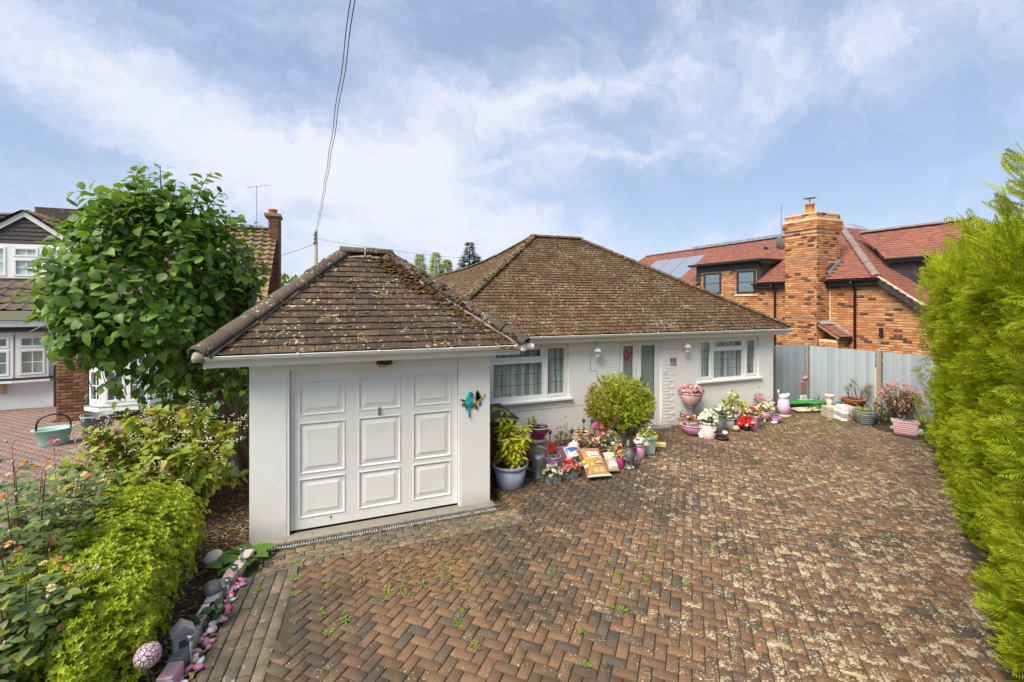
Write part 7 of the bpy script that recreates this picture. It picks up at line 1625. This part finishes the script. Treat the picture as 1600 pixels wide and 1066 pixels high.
for i in range(70):
    z=U(-.2,1);a=U(0,6.28);q=math.sqrt(1-z*z*.98); p=Vector((.48*q*math.cos(a),.42*q*math.sin(a),.5+.46*z)); pts=limb(b,(0,0,0),p,.008,.002,5,.08)
    for k in range(13): ms.append(orient(pts[-1].lerp(pts[2],RG.random()),rdir(),Vector((0,0,1))+rdir()*.5,U(.04,.075)))
    for k in range(5): s=U(.018,.03); nz=rdir(); X=nz.orthogonal().normalized(); fl.append(frame(p+rdir()*.07,X,nz.cross(X),nz,(s,s,s)))
b.build('stem',M['redstem'],ps,True,wd=False); baked(ps,'foliage',LEAF,ms,M['dullgreen'],True,wd=False); baked(ps,'blossom',BL,fl,M['fl_salmon'],False,wd=False)
loc,r,h=at(1424,681,30,21); pp=thing('pink_planter','ribbed pink rectangular planter beside the hedge, at the right end of the bed','planter',loc,rad(-58)); vessel(pp,r*1.15,h,'pale_pink','trough','pale_pink'); 
q=MB()
for i in range(5): q.cbox(-r*.98,r*.98,-r*.53-.005,-r*.50,h*(.12+.14*i),h*(.17+.14*i),.003)
q.build('rib',M['p_pale_pink'],pp,wd=False); bedding(pp,h*.86,r*.9,r*.4,.14,40,'greygreen',.05)
stone(1441,682,.10,'white painted lumpy stone beside the pink planter','white',(1.2,1,.8)); stone(1408,676,.11,'rough brown stone beside the pink planter','stone',(1.3,.9,.6))
# greenery along the fence foot
def clump(px,py,w,h,label,leaf='green',n=150,fl=(),s=.06,d=.0):
    loc,r,hh=at(px,py,w,h); t=thing('bed_plant',label,'plant',loc+FW*d); bedding(t,0,r,r*.8,hh,n,leaf,s,fl); return t
clump(1287,640,34,22,'leafy green clump at the fence foot left of the baluster',d=-.1); clump(1283,647,30,14,'low green clump in front of the green bag end',s=.05); clump(1326,648,24,22,'small green clump at the fence foot behind the block stacks',d=.15); clump(1393,664,46,34,'dark green leafy plant between the ribbed tub and the pink flowered shrub','green',260); clump(1340,662,18,14,'trailing green tuft beside the pink and white blocks','dullgreen',70); clump(1443,671,18,20,'grey green tuft beside the pink planter','greygreen',60)
# --- left border: edging blocks, pebbles, stake lights
eb=[('blush','cream edging block nearest the hosta leaves'),('cream','cream yellow edging block just before the pink one'),('pale_pink','pink edging block before the slate pot'),('slate','dark slate edging block lying under the slate pot'),('grey','plain grey edging block after the slate pot'),('blush','speckled pale pink edging block beside the ivy'),('ash','ash coloured edging block behind the ivy clump'),('stone','buff stone edging block beside the grey ornament'),('slate','dark edging block under the grey ornament'),('pale_pink','pink edging block nearest the bottom of the picture'),('grey','grey edging block at the near end of the border')]
for i,(c,lab) in enumerate(eb):
    f=i/(len(eb)-2); x=-.845+(-1.10+.845)*f-.012*math.sin(f*3.14)*4; y=5.72+(4.10-5.72)*f; t=thing('edging_block',lab,'edging block',(x,y,0),math.atan2(-1.62,-.255)+U(-.05,.05),'painted edging blocks along the border'); MB().cbox(-.083,.083,-.055,.055,-.03,.10+U(-.015,.012),.008).build('block',M['p_'+c],t,wd=False)
pm=MB().ball((0,0,0),1,10,7,(1.25,.85,.62)); pme={}
for i in range(46):
    y=U(4.0,5.35); f=(y-4.1)/1.62; x=-1.02+.20*f+U(-.05,.05)+.02; c=RG.choice(['pink','pale_pink','pink','white','mauve','pale_pink','hot_pink'])
    if c not in pme: pme[c]=pm.mesh('pebble',M['p_'+c],True)
    o=bpy.data.objects.new('pebble',pme[c]); C.objects.link(o); s=U(.024,.040); o.location=(x,y,s*.55); o.scale=(s,s*U(.8,1.1),s); o.rotation_euler=(U(-.3,.3),U(-.3,.3),U(0,6))
    tag(o,{'pink':'mid pink','pale_pink':'pale pink','white':'white','mauve':'mauve','hot_pink':'vivid hot pink'}[c]+' painted pebble '+('near the hosta end of the border' if y>4.95 else 'midway along the border by the ivy' if y>4.55 else 'at the near end of the border'),'pebble','painted pebbles beside the edging blocks')
sc_=thing('slate_pot','small dark slate pot lying on its side on the edging','pot',(-1.02,5.06,.075),.5); q=MB().lathe([(.05,0),(.085,.12),(.075,.12),(.045,.01)],16); q.v=[(x,z-.06,y+.03) for x,y,z in q.v]; q.build('pot',M['p_dark_grey'],sc_,True,wd=False)
go=thing('grey_ornament','pale grey stone house ornament standing on the edging near the ivy','ornament',(-1.09,4.36,.09),.4); MB().cbox(-.07,.07,-.06,.06,0,.13,.012).prism([(-.08,-.065,.13),(.08,-.065,.13),(0,-.065,.20)],(0,.13,0)).build('body',M['p_ash'],go,wd=False); MB().box(-.03,.03,-.064,-.0605,.03,.09).build('niche',M['p_navy'],go,wd=False)
for i,(x,y,h,lab) in enumerate(((-.86,5.55,.20,'short steel capped stake light beside the hosta'),(-.87,5.22,.19,'short steel capped stake light beside the slate pot'),(-.89,5.00,.19,'short steel capped stake light among the upper pink pebbles'),(-1.0,4.22,.22,'short steel capped stake light nearest the bottom of the picture'))):
    t=thing('stake_light',lab,'solar light',(x,y,0),0,'steel stake lights along the border'); MB().tube([(0,0,0),(0,0,h)],.011,8).build('stake',M['steel'],t,True,wd=False); MB().lathe([(.022,0),(.030,.012),(.030,.04),(.022,.046)],14,0,0,h).build('head',M['metal'],t,True,wd=False); MB().lathe([(.024,.0),(.002,.006)],14,0,0,h+.047,caps=False).build('solar_cell',M['p_navy'],t,wd=False)
stone(324,890,.10,'rounded pinkish boulder at the edge of the mulch bed','blush',(1.2,.9,.75),'boulder'); stone(352,754,.16,'flat grey boulder at the foot of the leafy tree','grey',(1.4,1,.6),'boulder')
mz=thing('mosaic_ball','pink and silver mosaic glass ball on a stake before the golden shrub','ornament',(-1.20,3.98,.33)); m=Mat('mosaic_glass'); d=m.voro(30,m.objc(),'DISTANCE_TO_EDGE'); c_=m.voro(30,m.objc(),out=1); M['mosaic']=m.out(m.bsdf(m.mix(m.step(d,.04,.09),(.10,.05,.06),m.mix(m.math('FRACT',m.math('MULTIPLY',c_,3.)) if 0 else .45,(.70,.50,.52),c_,'SOFT_LIGHT')),m.step(d,.04,.09,.7,.08),m.bump(m.step(d,.03,.12),.5,.01),.35)); MB().ball((0,0,0),.083,24,18).build('ball',M['mosaic'],mz,True,wd=False); MB().tube([(0,0,-.34),(0,0,-.08)],.008,6).build('stake',M['black'],mz,True,wd=False)
# --- neighbour's drive: trug and black tub
loc,r,h=at(68,700,42,26); tk=thing('teal_trug','teal plastic trug with a dark hoop handle on the neighbouring drive','bucket',loc,rad(15))
MB().lathe([(r*.72,0),(r*.75,.03),(r*.95,h*.92),(r*1.12,h),(r*1.10,h*1.03),(r*.88,h*.95),(r*.70,.05)],28,sq=(1.1,.8)).build('body',M['p_teal'],tk,True,wd=False); pts=[(r*.95*math.cos(a),0,h*.95+.30*math.sin(a)**.6 if math.sin(a)>0 else h*.95) for a in [math.pi*k/12 for k in range(13)]]; MB().tube(pts,.018,8).build('handle',M['p_black'],tk,True,wd=False)
loc,r,h=at(117,693,42,36); bt=thing('black_tub','large black plastic tub beside the brown brick pier','tub',loc+Vector((.1,.3,0))); MB().lathe([(r*.8,0),(r*.98,h*.9),(r*1.05,h*.92),(r*1.05,h),(r*.95,h),(r*.9,h*.5)],28,caps=False).lathe([(r*.88,h*.5),(.001,h*.5)],20,caps=False).build('body',M['p_slate'],bt,True,wd=False)
